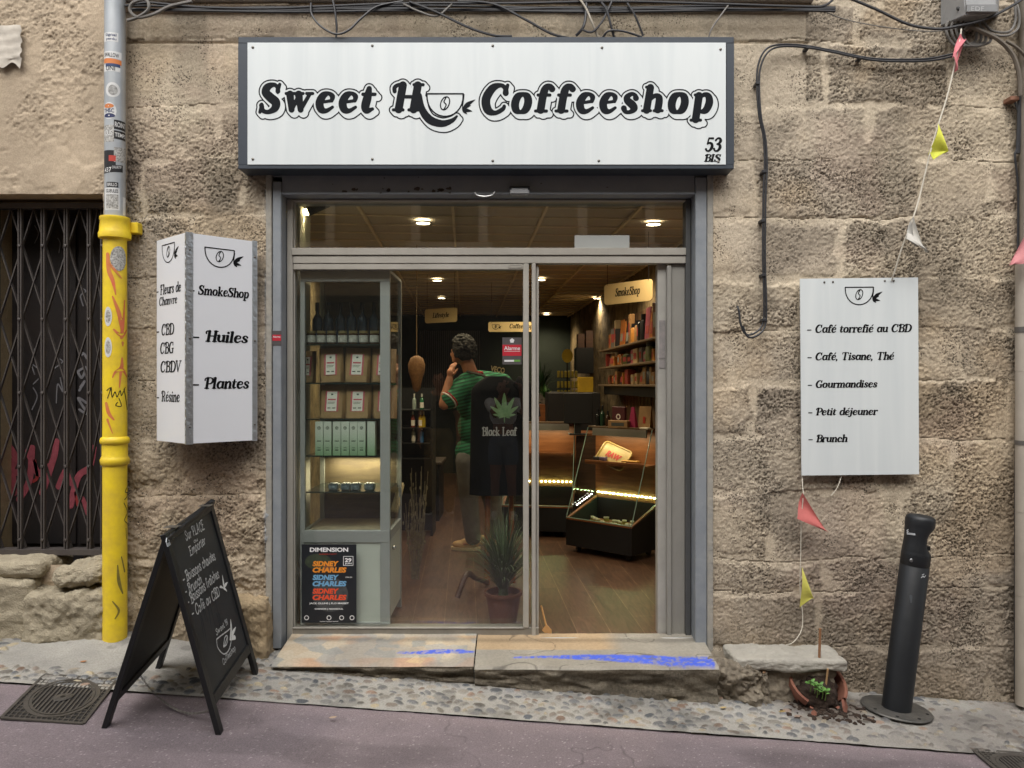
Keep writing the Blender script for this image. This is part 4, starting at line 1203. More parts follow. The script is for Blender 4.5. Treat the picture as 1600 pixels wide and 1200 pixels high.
# wall spot by the transom
q = P(488, 325, 4.9)
t = thing('spot_lamp', 'black clamp spot lamp lighting the pale pillar behind the transom', 'spot lamp', q)
bm = NB(); tube(bm, [q+Vector((.02, 0, .12)), q+Vector((.02, 0, .02))], .012); tube(bm, [q+Vector((-.03, 0, -.02)), q+Vector((.10, .02, .03))], .03, rr=[.034, .03, .02]); obj('lamp_body', bm, mat('lamp_black', '#17181a', .4), t)
bm = NB(); ball(bm, q+Vector((-.035, 0, -.025)), .022); obj('bulb', bm, mat('bulb_glow', '#fff0c0', .5, emit=(1, .8, .4), es=14), t)
l = bpy.data.lights.new('beam', 'SPOT'); l.energy = 8; l.color = (1, .82, .45); l.spot_size = R(70); l.spot_blend = .6; l.shadow_soft_size = .02
o = bpy.data.objects.new('beam', l); o.location = q+Vector((-.045, 0, -.04)); o.rotation_euler = (R(-8), R(14), 0); C.objects.link(o); o.parent = t; o.matrix_parent_inverse = PINV[t.name]
bm = NB(); a, b_ = P(456, 300, 4.95), P(478, 300, 4.95)
box(bm, a.x-.12, b_.x, .36, .62, -.01, CZ, .004)
tag(obj('pillar', bm, mat('pillar_white', '#c9c6ba', .7, var=.04)), 'pale painted pillar behind the left end of the shopfront', 'pillar')

# ---------------------------------------------------------------- display cabinet in the bay
cab_w = mat('cabinet_alu', '#a3a6a2', .4, .2, var=.04)
cab_p = mat('cabinet_panel', '#c3c8bd', .4, var=.03)
CY = .155
DC = CAMD+CY
def cx_(px): return (px-800)/FPX*DC
def cz_(py): return CAMZ-(py-600)/FPX*DC
ux0, ux1 = cx_(469), cx_(609); cyb = CY+.50
ctop, cdeck, cdeck2 = cz_(420), cz_(831), cz_(845)
CB = thing('display_cabinet', 'tall pale glass display cabinet standing in the bay window', 'display cabinet', ((ux0+ux1)/2, CY, 0))
bm = NB()
fwid = .036
box(bm, ux0, ux1, CY, CY+.03, cz_(440), ctop, .002); box(bm, ux0, ux1, CY, CY+.03, cz_(848), cz_(829), .002); box(bm, ux0, ux1, CY, CY+.03, 0.0, cz_(972), .002)
box(bm, ux0, cx_(476), CY+.001, CY+.03, cz_(972), cz_(440)); box(bm, cx_(594), ux1, CY+.001, CY+.03, cz_(972), cz_(440))
for (x, y) in ((ux0, cyb-.03), (ux1-.03, cyb-.03)): box(bm, x, x+.03, y, y+.03, 0, ctop, .002)
box(bm, ux0, ux1, CY+.03, cyb, ctop-.02, ctop-.002)
box(bm, ux1-.028, ux1, CY+.03, cyb-.03, cdeck2, cdeck); box(bm, ux0, ux0+.028, CY+.03, cyb-.03, cdeck2, cdeck)
obj('frame', bm, cab_w, CB)
bm = NB(); box(bm, cx_(476), cx_(594), CY+.008, CY+.02, cz_(972), cz_(848)); obj('front_panel', bm, cab_p, CB)
bm = NB(); box(bm, ux1-.02, ux1-.006, CY+.03, cyb-.03, .06, cdeck2); dr = obj('door', bm, cab_p, CB)
bm = NB(); ball(bm, (ux1+.004, CY+.14, cdeck2-.07), .013); obj('knob', bm, mat('chrome', '#bdbdb8', .2, .9), dr)
bm = NB(); box(bm, ux0+.004, ux1-.004, CY+.03, cyb, cdeck-.02, cdeck-.004); obj('deck', bm, mat('deck_cream', '#b9a88a', .6), CB)
bm = NB(); box(bm, ux0+.02, ux1-.02, cyb-.012, cyb, cdeck2, ctop-.02); obj('back_panel', bm, wood_mat('cabinet_back', '#5d5142', '#75684f', .6, (1, 1, 8)), CB)
bm = NB(); box(bm, cx_(476), cx_(594), CY+.010, CY+.016, cz_(829), cz_(440)); obj('front_glass', bm, GLASS2, CB)
bm = NB(); box(bm, ux1-.016, ux1-.010, CY+.03, cyb-.03, cdeck, ctop-.02); obj('side_glass', bm, GLASS2, CB)
SHZ = [cz_(537), cz_(598), cz_(655), cz_(713), cz_(770)]
bm = NB()
sh_m = mat('glass_shelf', '#2f3a38', .15, var=.05)
for z in SHZ: box(bm, ux0+.02, ux1-.03, CY+.05, cyb-.03, z-.008, z)
obj('shelf', bm, sh_m, CB)
l = bpy.data.lights.new('cabinet_lamp', 'AREA'); l.shape = 'RECTANGLE'; l.size = .35; l.size_y = .03; l.energy = 2.0; l.color = (1, .83, .55)
o = bpy.data.objects.new('cabinet_lamp', l); o.location = ((ux0+ux1)/2, cyb-.08, cdeck+.40); C.objects.link(o); o.parent = CB; o.matrix_parent_inverse = PINV[CB.name]

ORD = ['first', 'second', 'third', 'fourth', 'fifth', 'sixth', 'seventh', 'eighth', 'ninth', 'tenth', 'eleventh', 'twelfth', 'thirteenth', 'fourteenth', 'fifteenth', 'sixteenth', 'seventeenth', 'eighteenth', 'nineteenth', 'twentieth', 'twenty-first', 'twenty-second']
glassdark = mat('dark_bottle_glass', '#101820', .15, spec=.6)
def bottle(loc, h, r, m, capm, label, group, band=None, neck=.4):
    t = thing('bottle', label, 'bottle', loc, group, world=False)
    bm = NB(); lathe(bm, [(0, 0), (r, 0), (r, h*(1-neck)), (r*.8, h*(1-neck)+r*.5), (r*.36, h*(1-neck)+r*1.1), (r*.36, h*.86), (0, h*.86)], n=16, close=False); obj('body', bm, m, t)
    bm = NB(); lathe(bm, [(0, h*.80), (r*.42, h*.80), (r*.42, h), (0, h)], n=14, close=False); obj('cap', bm, capm, t)
    if band: bm = NB(); lathe(bm, [(r*1.015, h*.1), (r*1.015, h*.45)], n=16, close=False); obj('label', bm, band, t)
    return t
blk = mat('cap_black', '#14161a', .4)
def on_shelf(px, k, dy): return Vector(((px-800)/FPX*(DC+dy), CY+dy, SHZ[k]))
for i, px in enumerate((496, 513, 532, 549, 566, 584)):
    bottle(on_shelf(px, 0, .22+.0), .27, .032, mat('blue_black_glass', '#1a2836', .2), blk, f'dark tall necked bottle behind the jars, {ORD[i]} from the pillar, the top shelf', 'dark bottles on the top cabinet shelf')
for i, px in enumerate((486, 502, 518, 535.5, 552, 568, 585)):
    loc = on_shelf(px, 0, .08)
    t = thing('jar', f'small brown jar with white label, {ORD[i]} from the pillar side on the top cabinet shelf', 'jar', loc, 'labelled jars on the top cabinet shelf', world=False)
    bm = NB(); lathe(bm, [(0, 0), (.026, 0), (.028, .006), (.028, .062), (.02, .068), (0, .068)], n=18, close=False); obj('body', bm, mat('honey_glass', '#3a2518', .2), t)
    bm = NB(); lathe(bm, [(.024, .066), (.027, .066), (.027, .082), (0, .082)], n=18, close=False); obj('lid', bm, mat('brass_lid', '#8f8059', .35, .5), t)
    bm = NB(); lathe(bm, [(.0286, .012), (.0286, .054)], n=18, close=False); obj('label', bm, mat('paper_label', '#cfcdc6', .7, col2='#8f8d88', scale=90), t)
kraft = mat('kraft_paper', '#9a7a52', .75, var=.1, scale=10, bump=.2)
pinkl = mat('pink_label', '#c0505e', .6); whl = mat('label_white', '#e2ddd4', .6); txm = mat('label_print', '#4a4f4c', .7)
def kraft_bag(loc, wd, h, label, rot=0, lean=.0):
    t = thing('paper_bag', label, 'coffee bag', loc, 'kraft bags in the display cabinet', world=False)
    t.rotation_euler = (R(-6), R(lean), R(rot))
    bm = NB()
    n = 9
    def sect(z): k = z/h; return .035*(1-k)**.7+.003
    rows = []
    for j in range(n+1):
        z = h*j/n; th = sect(z); ww = wd*(1 if j < n-1 else .985)
        rows.append([bm.verts.new((x*ww/2, y*th*(1 if abs(x) < .9 else .25)+random.uniform(-.001, .001), z)) for x, y in ((-1, 0), (-.8, -1), (-.3, -1.12), (.3, -1.12), (.8, -1), (1, 0), (.8, 1), (0, 1.1), (-.8, 1))])
    for j in range(n):
        for k in range(9):
            f = bm.faces.new((rows[j][k], rows[j][(k+1) % 9], rows[j+1][(k+1) % 9], rows[j+1][k])); f.smooth = True
    bm.faces.new(rows[0][::-1]); bm.faces.new(rows[-1])
    obj('bag', bm, kraft, t)
    lw, lh, z0 = wd*.52, h*.62, h*.2
    yb0, yb1 = -sect(z0)*1.14-.002, -sect(z0+lh)*1.14-.002
    ln = Vector((0, yb1-yb0, lh)).normalized()
    bm = NB(); prism(bm, [(-lw/2, 0), (lw/2, 0), (lw/2, lh), (-lw/2, lh)], (0, yb0, z0), (1, 0, 0), ln, .0012, 0)
    prism(bm, [(-lw/2+.01, .003), (lw/2-.01, .003), (lw/2-.01, lh-.003), (-lw/2+.01, lh-.003)], (0, yb0-.0012, z0), (1, 0, 0), ln, .0008, 1)
    for (x, y, w_, h_, mi) in ((-.3, .55, .6, .07, 2), (-.3, .44, .55, .02, 3), (-.3, .38, .5, .02, 3), (-.3, .14, .24, .05, 3), (.06, .14, .24, .05, 3), (-.08, .8, .16, .08, 3)):
        prism(bm, [(x*lw, y*lh), ((x+w_)*lw, y*lh), ((x+w_)*lw, (y+h_)*lh), (x*lw, (y+h_)*lh)], (0, yb0-.0022, z0), (1, 0, 0), ln, .0006, mi)
    obj('label', bm, [pinkl, whl, pinkl, txm], t)
for i, (px, k, wd, h, ln) in enumerate(((519, 1, .148, .215, -3), (558, 1, .156, .215, 1), (599, 1, .15, .21, 1), (481, 1, .10, .2, 0))):
    kraft_bag(on_shelf(px, k, .10 if i < 3 else .2), wd, h, ('kraft coffee bag with pink label tilting in the upper bag row', 'upright kraft coffee bag with pink label in the middle of the upper bag row', 'kraft bag half hidden by the cabinet stile in the upper bag row', 'shaded kraft bag set back at the pillar side of the upper bag row')[i], 0, ln)
for i, (px, wd) in enumerate(((519.5, .156), (559.5, .16), (601, .15))):
    kraft_bag(on_shelf(px, 2, .09), wd, .205, ('kraft coffee bag on the lower bag row nearest the pillar', 'middle kraft coffee bag of the lower bag row', 'kraft bag cut off by the cabinet stile in the lower bag row')[i])
def mint_mat():
    m = bpy.data.materials.new('mint_carton'); m.use_nodes = True
    n = m.node_tree; p = n.nodes['Principled BSDF']; tc = n.nodes.new('ShaderNodeTexCoord'); sp = n.nodes.new('ShaderNodeSeparateXYZ'); rp = n.nodes.new('ShaderNodeValToRGB')
    n.links.new(tc.outputs['Generated'], sp.inputs[0]); n.links.new(sp.outputs['Z'], rp.inputs[0]); n.links.new(rp.outputs[0], p.inputs['Base Color'])
    rp.color_ramp.elements[0].color = (*hx('#8fb58c'), 1); rp.color_ramp.elements[1].color = (*hx('#dfe3d8'), 1); rp.color_ramp.elements[1].position = .75
    p.inputs['Roughness'].default_value = .5
    return m
mint = mint_mat()
for i, px in enumerate((500, 513, 527.5, 540.5, 553.5, 566, 581)):
    loc = on_shelf(px, 3, .07)
    t = thing('carton', f'slim mint green carton, {ORD[i]} from the pillar side in the cabinet row' if i < 6 else 'plain mint carton turned sideways at the end of the cabinet row', 'carton', loc, 'mint cartons in the display cabinet', world=False)
    bm = NB(); box(bm, -.0235, .0235, -.0235, .0235, 0, .205, .001); obj('box', bm, mint, t)
    if i < 6:
        bm = NB()
        v, f = shape2d([(np.array([.5+.3*math.cos(a), .5+.3*math.sin(a), .05]), np.array([.5+.3*math.cos(a+.5), .5+.3*math.sin(a+.5), .05])) for a in np.arange(0, 6.2, .5)]+[(np.array([.5, .35, .03]), np.array([.5+dx, .35+dy, .05])) for dx, dy in ((0, .3), (.16, .2), (-.16, .2))], .06)
        addflat(bm, (np.array(v)*.03, f), (-.015, -.0240, .152), (1, 0, 0), (0, 0, 1))
        addflat(bm, ([(0, 0), (.026, 0), (.026, .006), (0, .006), (.003, -.04), (.023, -.04), (.023, -.036), (.003, -.036), (.003, -.055), (.023, -.055), (.023, -.048), (.003, -.048)], [(0, 1, 2, 3), (4, 5, 6, 7), (8, 9, 10, 11)]), (-.013, -.0240, .085), (1, 0, 0), (0, 0, 1))
        flat_obj('print', bm, mat('carton_print', '#51604f', .6), t)
for i, px in enumerate((522, 541, 556, 578)):
    loc = on_shelf(px, 4, .12)
    t = thing('tin', f'small grey tin with dark print, {ORD[i]} from the pillar side on the lowest cabinet shelf', 'tin', loc, 'grey tins on the lowest cabinet shelf', world=False)
    bm = NB(); box(bm, -.03, .03, -.03, .03, 0, .045, .006, seg=2); obj('tin', bm, mat('tin_grey', '#7d8588', .35, .6), t)
    bm = NB(); box(bm, -.024, .024, -.0312, -.0302, .008, .036); obj('label', bm, mat('tin_label', '#3d4650', .5, col2='#9aa4aa', scale=60), t)

# ---------------------------------------------------------------- downpipe
def downpipe():
    Yp = -.10; d = CAMD+Yp
    xc = (179.5-800)/FPX*d
    zz = lambda py: CAMZ-(py-600)/FPX*d
    t = thing('downpipe', 'zinc downpipe with stickers and a yellow painted cast iron foot', 'downpipe', (xc, Yp, gz(xc, Yp)))
    r1, r2 = .0548, .0640
    zincm = mat('zinc', '#989da0', .4, .35, col2='#b2b7ba', scale=3)
    bm = NB(); lathe(bm, [(r1, zz(352)), (r1, 4.6)], (xc, Yp, 0), 32); obj('zinc_pipe', bm, zincm, t)
    bm = NB()
    z = zz
    lathe(bm, [(r2, gz(xc, Yp)-.1), (r2, z(727)), (r2+.010, z(725)), (r2+.013, z(718)), (r2+.008, z(715)), (r2+.003, z(712)), (r2+.003, z(694)), (r2+.012, z(692)), (r2+.014, z(688)), (r2+.010, z(684)), (r2, z(682)),
               (r2-.002, z(374)), (r2+.020, z(373)), (r2+.022, z(366)), (r2+.016, z(362)), (r2+.012, z(346)), (r2+.016, z(344)), (r2+.014, z(340)), (r1+.002, z(339))], (xc, Yp, 0), 32)
    obj('cast_iron_foot', bm, mat('yellow_paint', '#f3d622', .5, col2='#d9b93a', scale=11, bump=.2, bscale=30), t)
    bm = NB(); box(bm, xc+.05, xc+.11, Yp+.04, .0, z(362), z(345), .004); obj('wall_clip', bm, MATS['yellow_paint'], t)
    def on(r): return lambda u, v: Vector((xc+r*math.sin(u/r), Yp-r*math.cos(u/r), v))
    def U(px, r): 
        s_ = max(-.97, min(.97, (px-179.5)/FPX*(d-r)*.888/r)); return r*(math.asin(s_)+.478)
    def patch(x0_, x1_, y0_, y1_, m, r, lift, name, round_=False, tilt=0.0):
        u0, u1, v0, v1 = U(x0_, r), U(x1_, r), zz(y1_), zz(y0_)
        bm = NB(); f = on(r+lift)
        if round_:
            n = 30; cu, cv, ru, rv = (u0+u1)/2, (v0+v1)/2, (u1-u0)/2, (v1-v0)/2
            rings = [[bm.verts.new(f(cu+ru*k*math.cos(2*math.pi*i/n), cv+rv*k*math.sin(2*math.pi*i/n))) for i in range(n)] for k in (1, .66, .33)]
            for a, b_ in zip(rings, rings[1:]):
                for i in range(n): bm.faces.new((a[i], a[(i+1) % n], b_[(i+1) % n], b_[i]))
            bm.faces.new(rings[-1])
        else:
            n = 10
            lo = [bm.verts.new(f(u0+(u1-u0)*i/n, v0+tilt*(i/n-.5))) for i in range(n+1)]; hi = [bm.verts.new(f(u0+(u1-u0)*i/n, v1+tilt*(i/n-.5))) for i in range(n+1)]
            for i in range(n): bm.faces.new((lo[i], lo[i+1], hi[i+1], hi[i]))
        return flat_obj(name, bm, m, t)
    def words(s_, x0_, x1_, yb, yt, m, r, lift, par, tilt=0.0, serif=False):
        u0, u1 = U(x0_, r), U(x1_, r)
        VF = ftext(s_, zz(yt)-zz(yb), u1-u0, 0, .015)
        bm = NB(); f = on(r+lift)
        addflat(bm, VF, (0, 0, 0), (1, 0, 0), (0, 0, 1), fn=lambda x, y: f(u0+x, zz(yb)+y+tilt*(x/(u1-u0)-.5)))
        flat_obj('lettering', bm, m, par)
    sw, sb = mat('sticker_paper', '#cfd0ce', .5, var=.05), mat('sticker_black', '#18181a', .45, var=.1)
    so_, sn, sr = mat('sticker_orange', '#c8763a', .5), mat('sticker_navy', '#232c55', .5), mat('sticker_redprint', '#b03a2e', .5)
    bluet = mat('sticker_blue', '#2c3d63', .5)
    p = patch(163, 185, 57, 71, sw, r1, .0004, 'sticker'); words('Signal', 165, 182, 64, 58.5, bluet, r1, .0010, p); words('perdu', 166, 182, 70, 65, bluet, r1, .0010, p)
    p = patch(162, 190, 86, 97, sw, r1, .0004, 'sticker'); words('SWALLOW', 163.5, 186, 95, 88.5, sb, r1, .0010, p, -.006)
    p = patch(162, 190, 97.3, 105, so_, r1, .0004, 'sticker', tilt=-.008); patch(165, 188, 105, 110, bluet, r1, .0007, 'print').parent = p
    p = patch(162, 188, 106, 117, sw, r1, .0003, 'sticker'); words('UNI', 166, 180, 116, 109, sb, r1, .0010, p)
    p = patch(165.5, 188, 134, 157, sw, r1, .0004, 'sticker', True); a = patch(169, 184, 138, 154, mat('photo_grey', '#6b6b69', .6, col2='#b4b4b0', scale=60), r1, .0008, 'print', True); a.parent = p
    p = patch(162, 182, 165, 191, sw, r1, .0004, 'sticker', True)
    patch(163.5, 178, 167, 174, so_, r1, .0008, 'print', True).parent = p; patch(163.5, 180, 182, 189, sn, r1, .0008, 'print', True).parent = p; words('THSC', 163.5, 178.5, 181, 174.5, sn, r1, .0012, p)
    for (s_, y0_, y1_) in (('ROINT', 191.5, 206), ('TEMPS', 208, 221)):
        p = patch(178, 198, y0_, y1_, sb, r1, .0004, 'sticker'); words(s_, 179.5, 195.5, y1_-3.5, y0_+3, sw, r1, .001, p)
    p = patch(162, 178, 200, 226, mat('halftone', '#4b4945', .6, col2='#d0cfc9', scale=120), r1, .0004, 'sticker'); words('VOUS', 163, 175, 216, 208, sw, r1, .001, p)
    p = patch(162.5, 181, 239, 268, sb, r1, .0004, 'sticker'); patch(170, 181, 247, 256, sr, r1, .0008, 'print').parent = p
    p = patch(178, 198, 233, 256, MATS['halftone'], r1, .0006, 'sticker', tilt=.008)
    p = patch(163, 192, 262, 273, sb, r1, .0008, 'sticker', tilt=.014); words('437', 164, 174, 273, 265.5, sw, r1, .0014, p, .004); words('COLLECTIF', 175, 190, 266.5, 262.5, sw, r1, .0014, p, .006)
    p = patch(166.5, 185, 288, 296, sb, r1, .0004, 'sticker'); words('BRILLO', 168, 183, 294.5, 289.5, sw, r1, .001, p)
    p = patch(164, 187, 297, 331, sw, r1, .0004, 'sticker'); patch(166, 185, 307, 329, MATS['halftone'], r1, .0007, 'print').parent = p; words('GUEULES', 166, 185, 304.5, 299, sb, r1, .001, p)
    p = patch(192, 198, 309, 337, sw, r1, .0004, 'sticker')
    # stickers and sprayed arrows on the yellow foot
    p = patch(172, 197, 387, 425, MATS['halftone'], r2, .0006, 'sticker', True)
    for y0_, y1_ in ((481, 511), (528, 559)):
        p = patch(163.5, 175, y0_, y1_, sw, r2, .0006, 'sticker', True); a = patch(165, 173, y0_+5, y1_-5, MATS['halftone'], r2, .001, 'print', True); a.parent = p
    def spray(pts, m, name):
        S = []
        for st in pts:
            q = cr(st)
            for i in range(len(q)-1): S.append((np.array(q[i], float), np.array(q[i+1], float)))
        S = [(np.array([U(a[0], r2)*1000, zz(a[1])*1000, a[2]]), np.array([U(b_[0], r2)*1000, zz(b_[1])*1000, b_[2]])) for a, b_ in S]
        v, f = shape2d(S, 2.2, 4)
        bm = NB(); g = on(r2+.0011)
        addflat(bm, (np.array(v)/1000, f), (0, 0, 0), (1, 0, 0), (0, 0, 1), fn=lambda x, y: g(x, y))
        flat_obj(name, bm, m, t)
    coral = mat('coral_spray', '#d9674a', .6, col2='#c98a45', scale=14)
    spray([[(168, 400, 10), (170, 425, 12), (176, 440, 10), (181, 462, 3)], [(168, 412, 8), (180, 425, 7), (190, 436, 3)]], coral, 'spray_arrow')
    spray([[(176, 465, 4), (186, 490, 11), (192, 515, 9), (195, 470, 4)], [(192, 500, 10), (190, 524, 10), (178, 516, 5)], [(190, 528, 9), (198, 516, 4)], [(192, 536, 8), (192, 541, 3)]], coral, 'spray_arrow')
    spray([[(191, 560, 5), (190, 575, 11), (180, 582, 6), (176, 590, 3)], [(190, 575, 10), (198, 588, 6)], [(189, 580, 8), (187, 605, 3)]], coral, 'spray_arrow')
    spray([[(166, 630, 9), (170, 645, 10), (178, 655, 4)], [(168, 655, 7), (176, 676, 2)]], coral, 'spray_arrow')
    blackp = mat('marker_black', '#141310', .5)
    spray([[(167, 610, 2.2), (173, 606, 2.2), (168, 622, 2.2)], [(174, 605, 2.2), (175, 620, 2.2), (180, 612, 2.2), (183, 620, 2.2), (188, 610, 2.2), (190, 618, 2.2), (196, 605, 2.2)], [(184, 628, 2.2), (181, 633, 2.2), (190, 634, 2.2), (186, 622, 2.2)], [(194, 608, 3), (199, 640, 3.5)]], blackp, 'marker_tag')
    spray([[(200, 760, 2.5), (196, 768, 2.5), (202, 772, 2.5), (195, 780, 2.5)], [(194, 785, 2.5), (199, 800, 2.5), (195, 812, 2.5), (201, 820, 2.5)], [(197, 825, 2), (198, 842, 2)]], blackp, 'marker_tag')
    spray([[(165, 697, 2), (166, 706, 2), (169, 697, 2)], [(172, 706, 2), (171, 698, 2)], [(196, 690, 2), (199, 708, 2)]], blackp, 'marker_tag')
    grime = mat('scraped_grime', '#8f7d2a', .8, col2='#6f6534', scale=40)
    for st_ in ([(184, 880, 3), (186, 905, 9), (192, 925, 4)], [(190, 868, 3), (195, 892, 5)], [(176, 935, 3), (186, 950, 6), (180, 962, 3)]): spray([st_], grime, 'scrape')
downpipe()

# ---------------------------------------------------------------- gated doorway
def gate():
    Yg = .11; d = CAMD+Yg
    X = lambda px: (px-800)/FPX*d
    Z = lambda py: CAMZ-(py-600)/FPX*d
    zb, zt_ = .475, 2.565
    dg = thing('street_door', 'dark scribbled door behind the folding lattice gate', 'door', (-3.1, .36, zb))
    bm = NB(); box(bm, -5, -2.30, .36, .42, .30, zt_+.1)
    for k in range(12): box(bm, -4.8+k*.21, -4.8+k*.21+.19, .345, .36, zb, zt_+.02, .004)
    obj('boards', bm, mat('dark_door', '#171618', .6, col2='#2b2320', scale=2.2), dg)
    pinkm = mat('pink_spray', '#a8505c', .7, col2='#7c3a44', scale=18); pale = mat('pale_scribble', '#7d7c80', .7); red = mat('red_spray', '#8d2b2b', .7)
    def scr(strokes, m, r=2.2, name='scribble'):
        S = []
        for st in strokes:
            q = cr([(x, -y, r) for x, y in st])
            for i in range(len(q)-1): S.append((np.array(q[i], float), np.array(q[i+1], float)))
        v, f = shape2d(S, 1.0, 3)
        dd = CAMD+.342; s_ = dd/FPX
        bm = NB(); addflat(bm, (np.array(v)*s_, f), Vector((-800*s_, .342, CAMZ+600*s_)), (1, 0, 0), (0, 0, 1))
        flat_obj(name, bm, m, dg)
    scr([[(124, 640), (136, 646), (122, 622), (136, 630)], [(124, 610), (132, 596), (126, 604)], [(122, 580), (134, 574), (128, 590), (122, 582)], [(124, 560), (130, 552), (136, 560)]], pale, 1.9)
    scr([[(50, 640), (58, 620), (52, 606)], [(52, 600), (60, 592)], [(54, 585), (50, 570), (60, 576)], [(54, 560), (54, 545)]], pale, .9)
    scr([[(88, 630), (90, 600), (98, 612), (94, 590)], [(86, 575), (98, 565), (90, 560)]], pale, .9)
    scr([[(92, 395), (94, 380), (90, 372)], [(98, 388), (100, 360)], [(54, 380), (60, 365), (54, 352)]], pale, .8)
    scr([[(130, 478), (126, 462), (134, 455), (128, 450)]], pale, 1.0)
    scr([[(8, 690), (24, 715), (14, 740), (34, 735)], [(44, 705), (60, 740), (72, 728)], [(92, 760), (104, 735), (112, 755)], [(4, 760), (16, 720), (22, 770)], [(30, 780), (46, 750), (50, 700)], [(66, 770), (84, 715), (88, 690)], [(110, 790), (122, 745), (140, 730), (146, 700)], [(128, 780), (136, 800)]], pinkm, 5)
    scr([[(54, 720), (58, 745), (52, 752)], [(118, 770), (122, 790)]], red, 2.5)
    g = thing('folding_gate', 'closed folding lattice gate of dark steel bars across the doorway', 'gate', (-3.1, Yg, zb))
    gm = mat('gate_steel', '#464140', .5, .1, col2='#55504c', scale=8, bump=.15)
    xs = [X(32+36*k) for k in range(-7, 4)] + [X(161)]
    for x in xs:
        bm = NB(); box(bm, x-.012, x-.003, Yg-.012, Yg+.012, zb, Z(322), .002); box(bm, x+.003, x+.012, Yg-.012, Yg+.012, zb, Z(322), .002)
        obj('upright', bm, gm, g)
    bm = NB()
    per = .435
    for a, b_ in zip(xs, xs[1:]):
        for k in range(-1, 6):
            z0 = Z(843)+k*per
            for (u, v, dy) in ((z0, z0+per, .018), (z0+per, z0, .025)):
                p, q = Vector((a, Yg+dy, u)), Vector((b_, Yg+dy, v))
                lo, hi = zb+.01, Z(324)
                for e, o_ in ((p, q), (q, p)):
                    if e.z > hi: e.xz = (e.x+(o_.x-e.x)*(e.z-hi)/(e.z-o_.z), hi)
                    if e.z < lo: e.xz = (e.x+(o_.x-e.x)*(lo-e.z)/(o_.z-e.z), lo)
                if (p-q).length > .03: bar(bm, p, q, .006, .017)
    for a in xs:
        for k in range(6):
            z0 = Z(843)+k*per
            if z0 < Z(330): lathe(bm, [(0, 0), (.010, 0), (.009, .006), (0, .008)], n=8, M=Matrix.Translation((a, Yg-.012, z0)) @ Matrix.Rotation(R(90), 4, 'X'), close=False)
    obj('lattice', bm, gm, g)
    bm = NB(); box(bm, -5, -2.36, Yg-.03, Yg+.05, zb-.01, zb+.022); obj('track', bm, gm, g); bm = NB(); box(bm, -5, -2.36, Yg-.02, Yg+.04, Z(326), Z(318)); obj('track', bm, gm, g)
gate()

# torn paper on the rendered wall
t = thing('torn_poster', 'torn white paper stuck to the rendered wall above the gate', 'paper', P(18, 75, 4.42))
bm = NB()
xs = np.linspace(-20, 37, 16); ys = np.linspace(43, 106, 16)
gr = []
for j, y in enumerate(ys):
    row = []
    for x in xs:
        yy = y - 4*(x+20)/57*(1 if j > 12 else .3) + (5*math.sin(x*.2) if j > 13 else 0)
        q = P(x+(1.5*math.sin(y*.4) if x > 34 else 0), yy + (4*(x-8)/30 if j == 15 else 0), 4.425)
        q.y = -.036 - .007*vn(np.array(x*.11), np.array(y*.09), 1, 3) - .006*abs(math.sin(y*.21+x*.03)); row.append(bm.verts.new(q))
    gr.append(row)
for j in range(15):
    for i in range(15): bm.faces.new((gr[j][i], gr[j+1][i], gr[j+1][i+1], gr[j][i+1])).smooth = True
obj('sheet', bm, mat('old_paper', '#b9b2a6', .8, var=.2, scale=14), t)

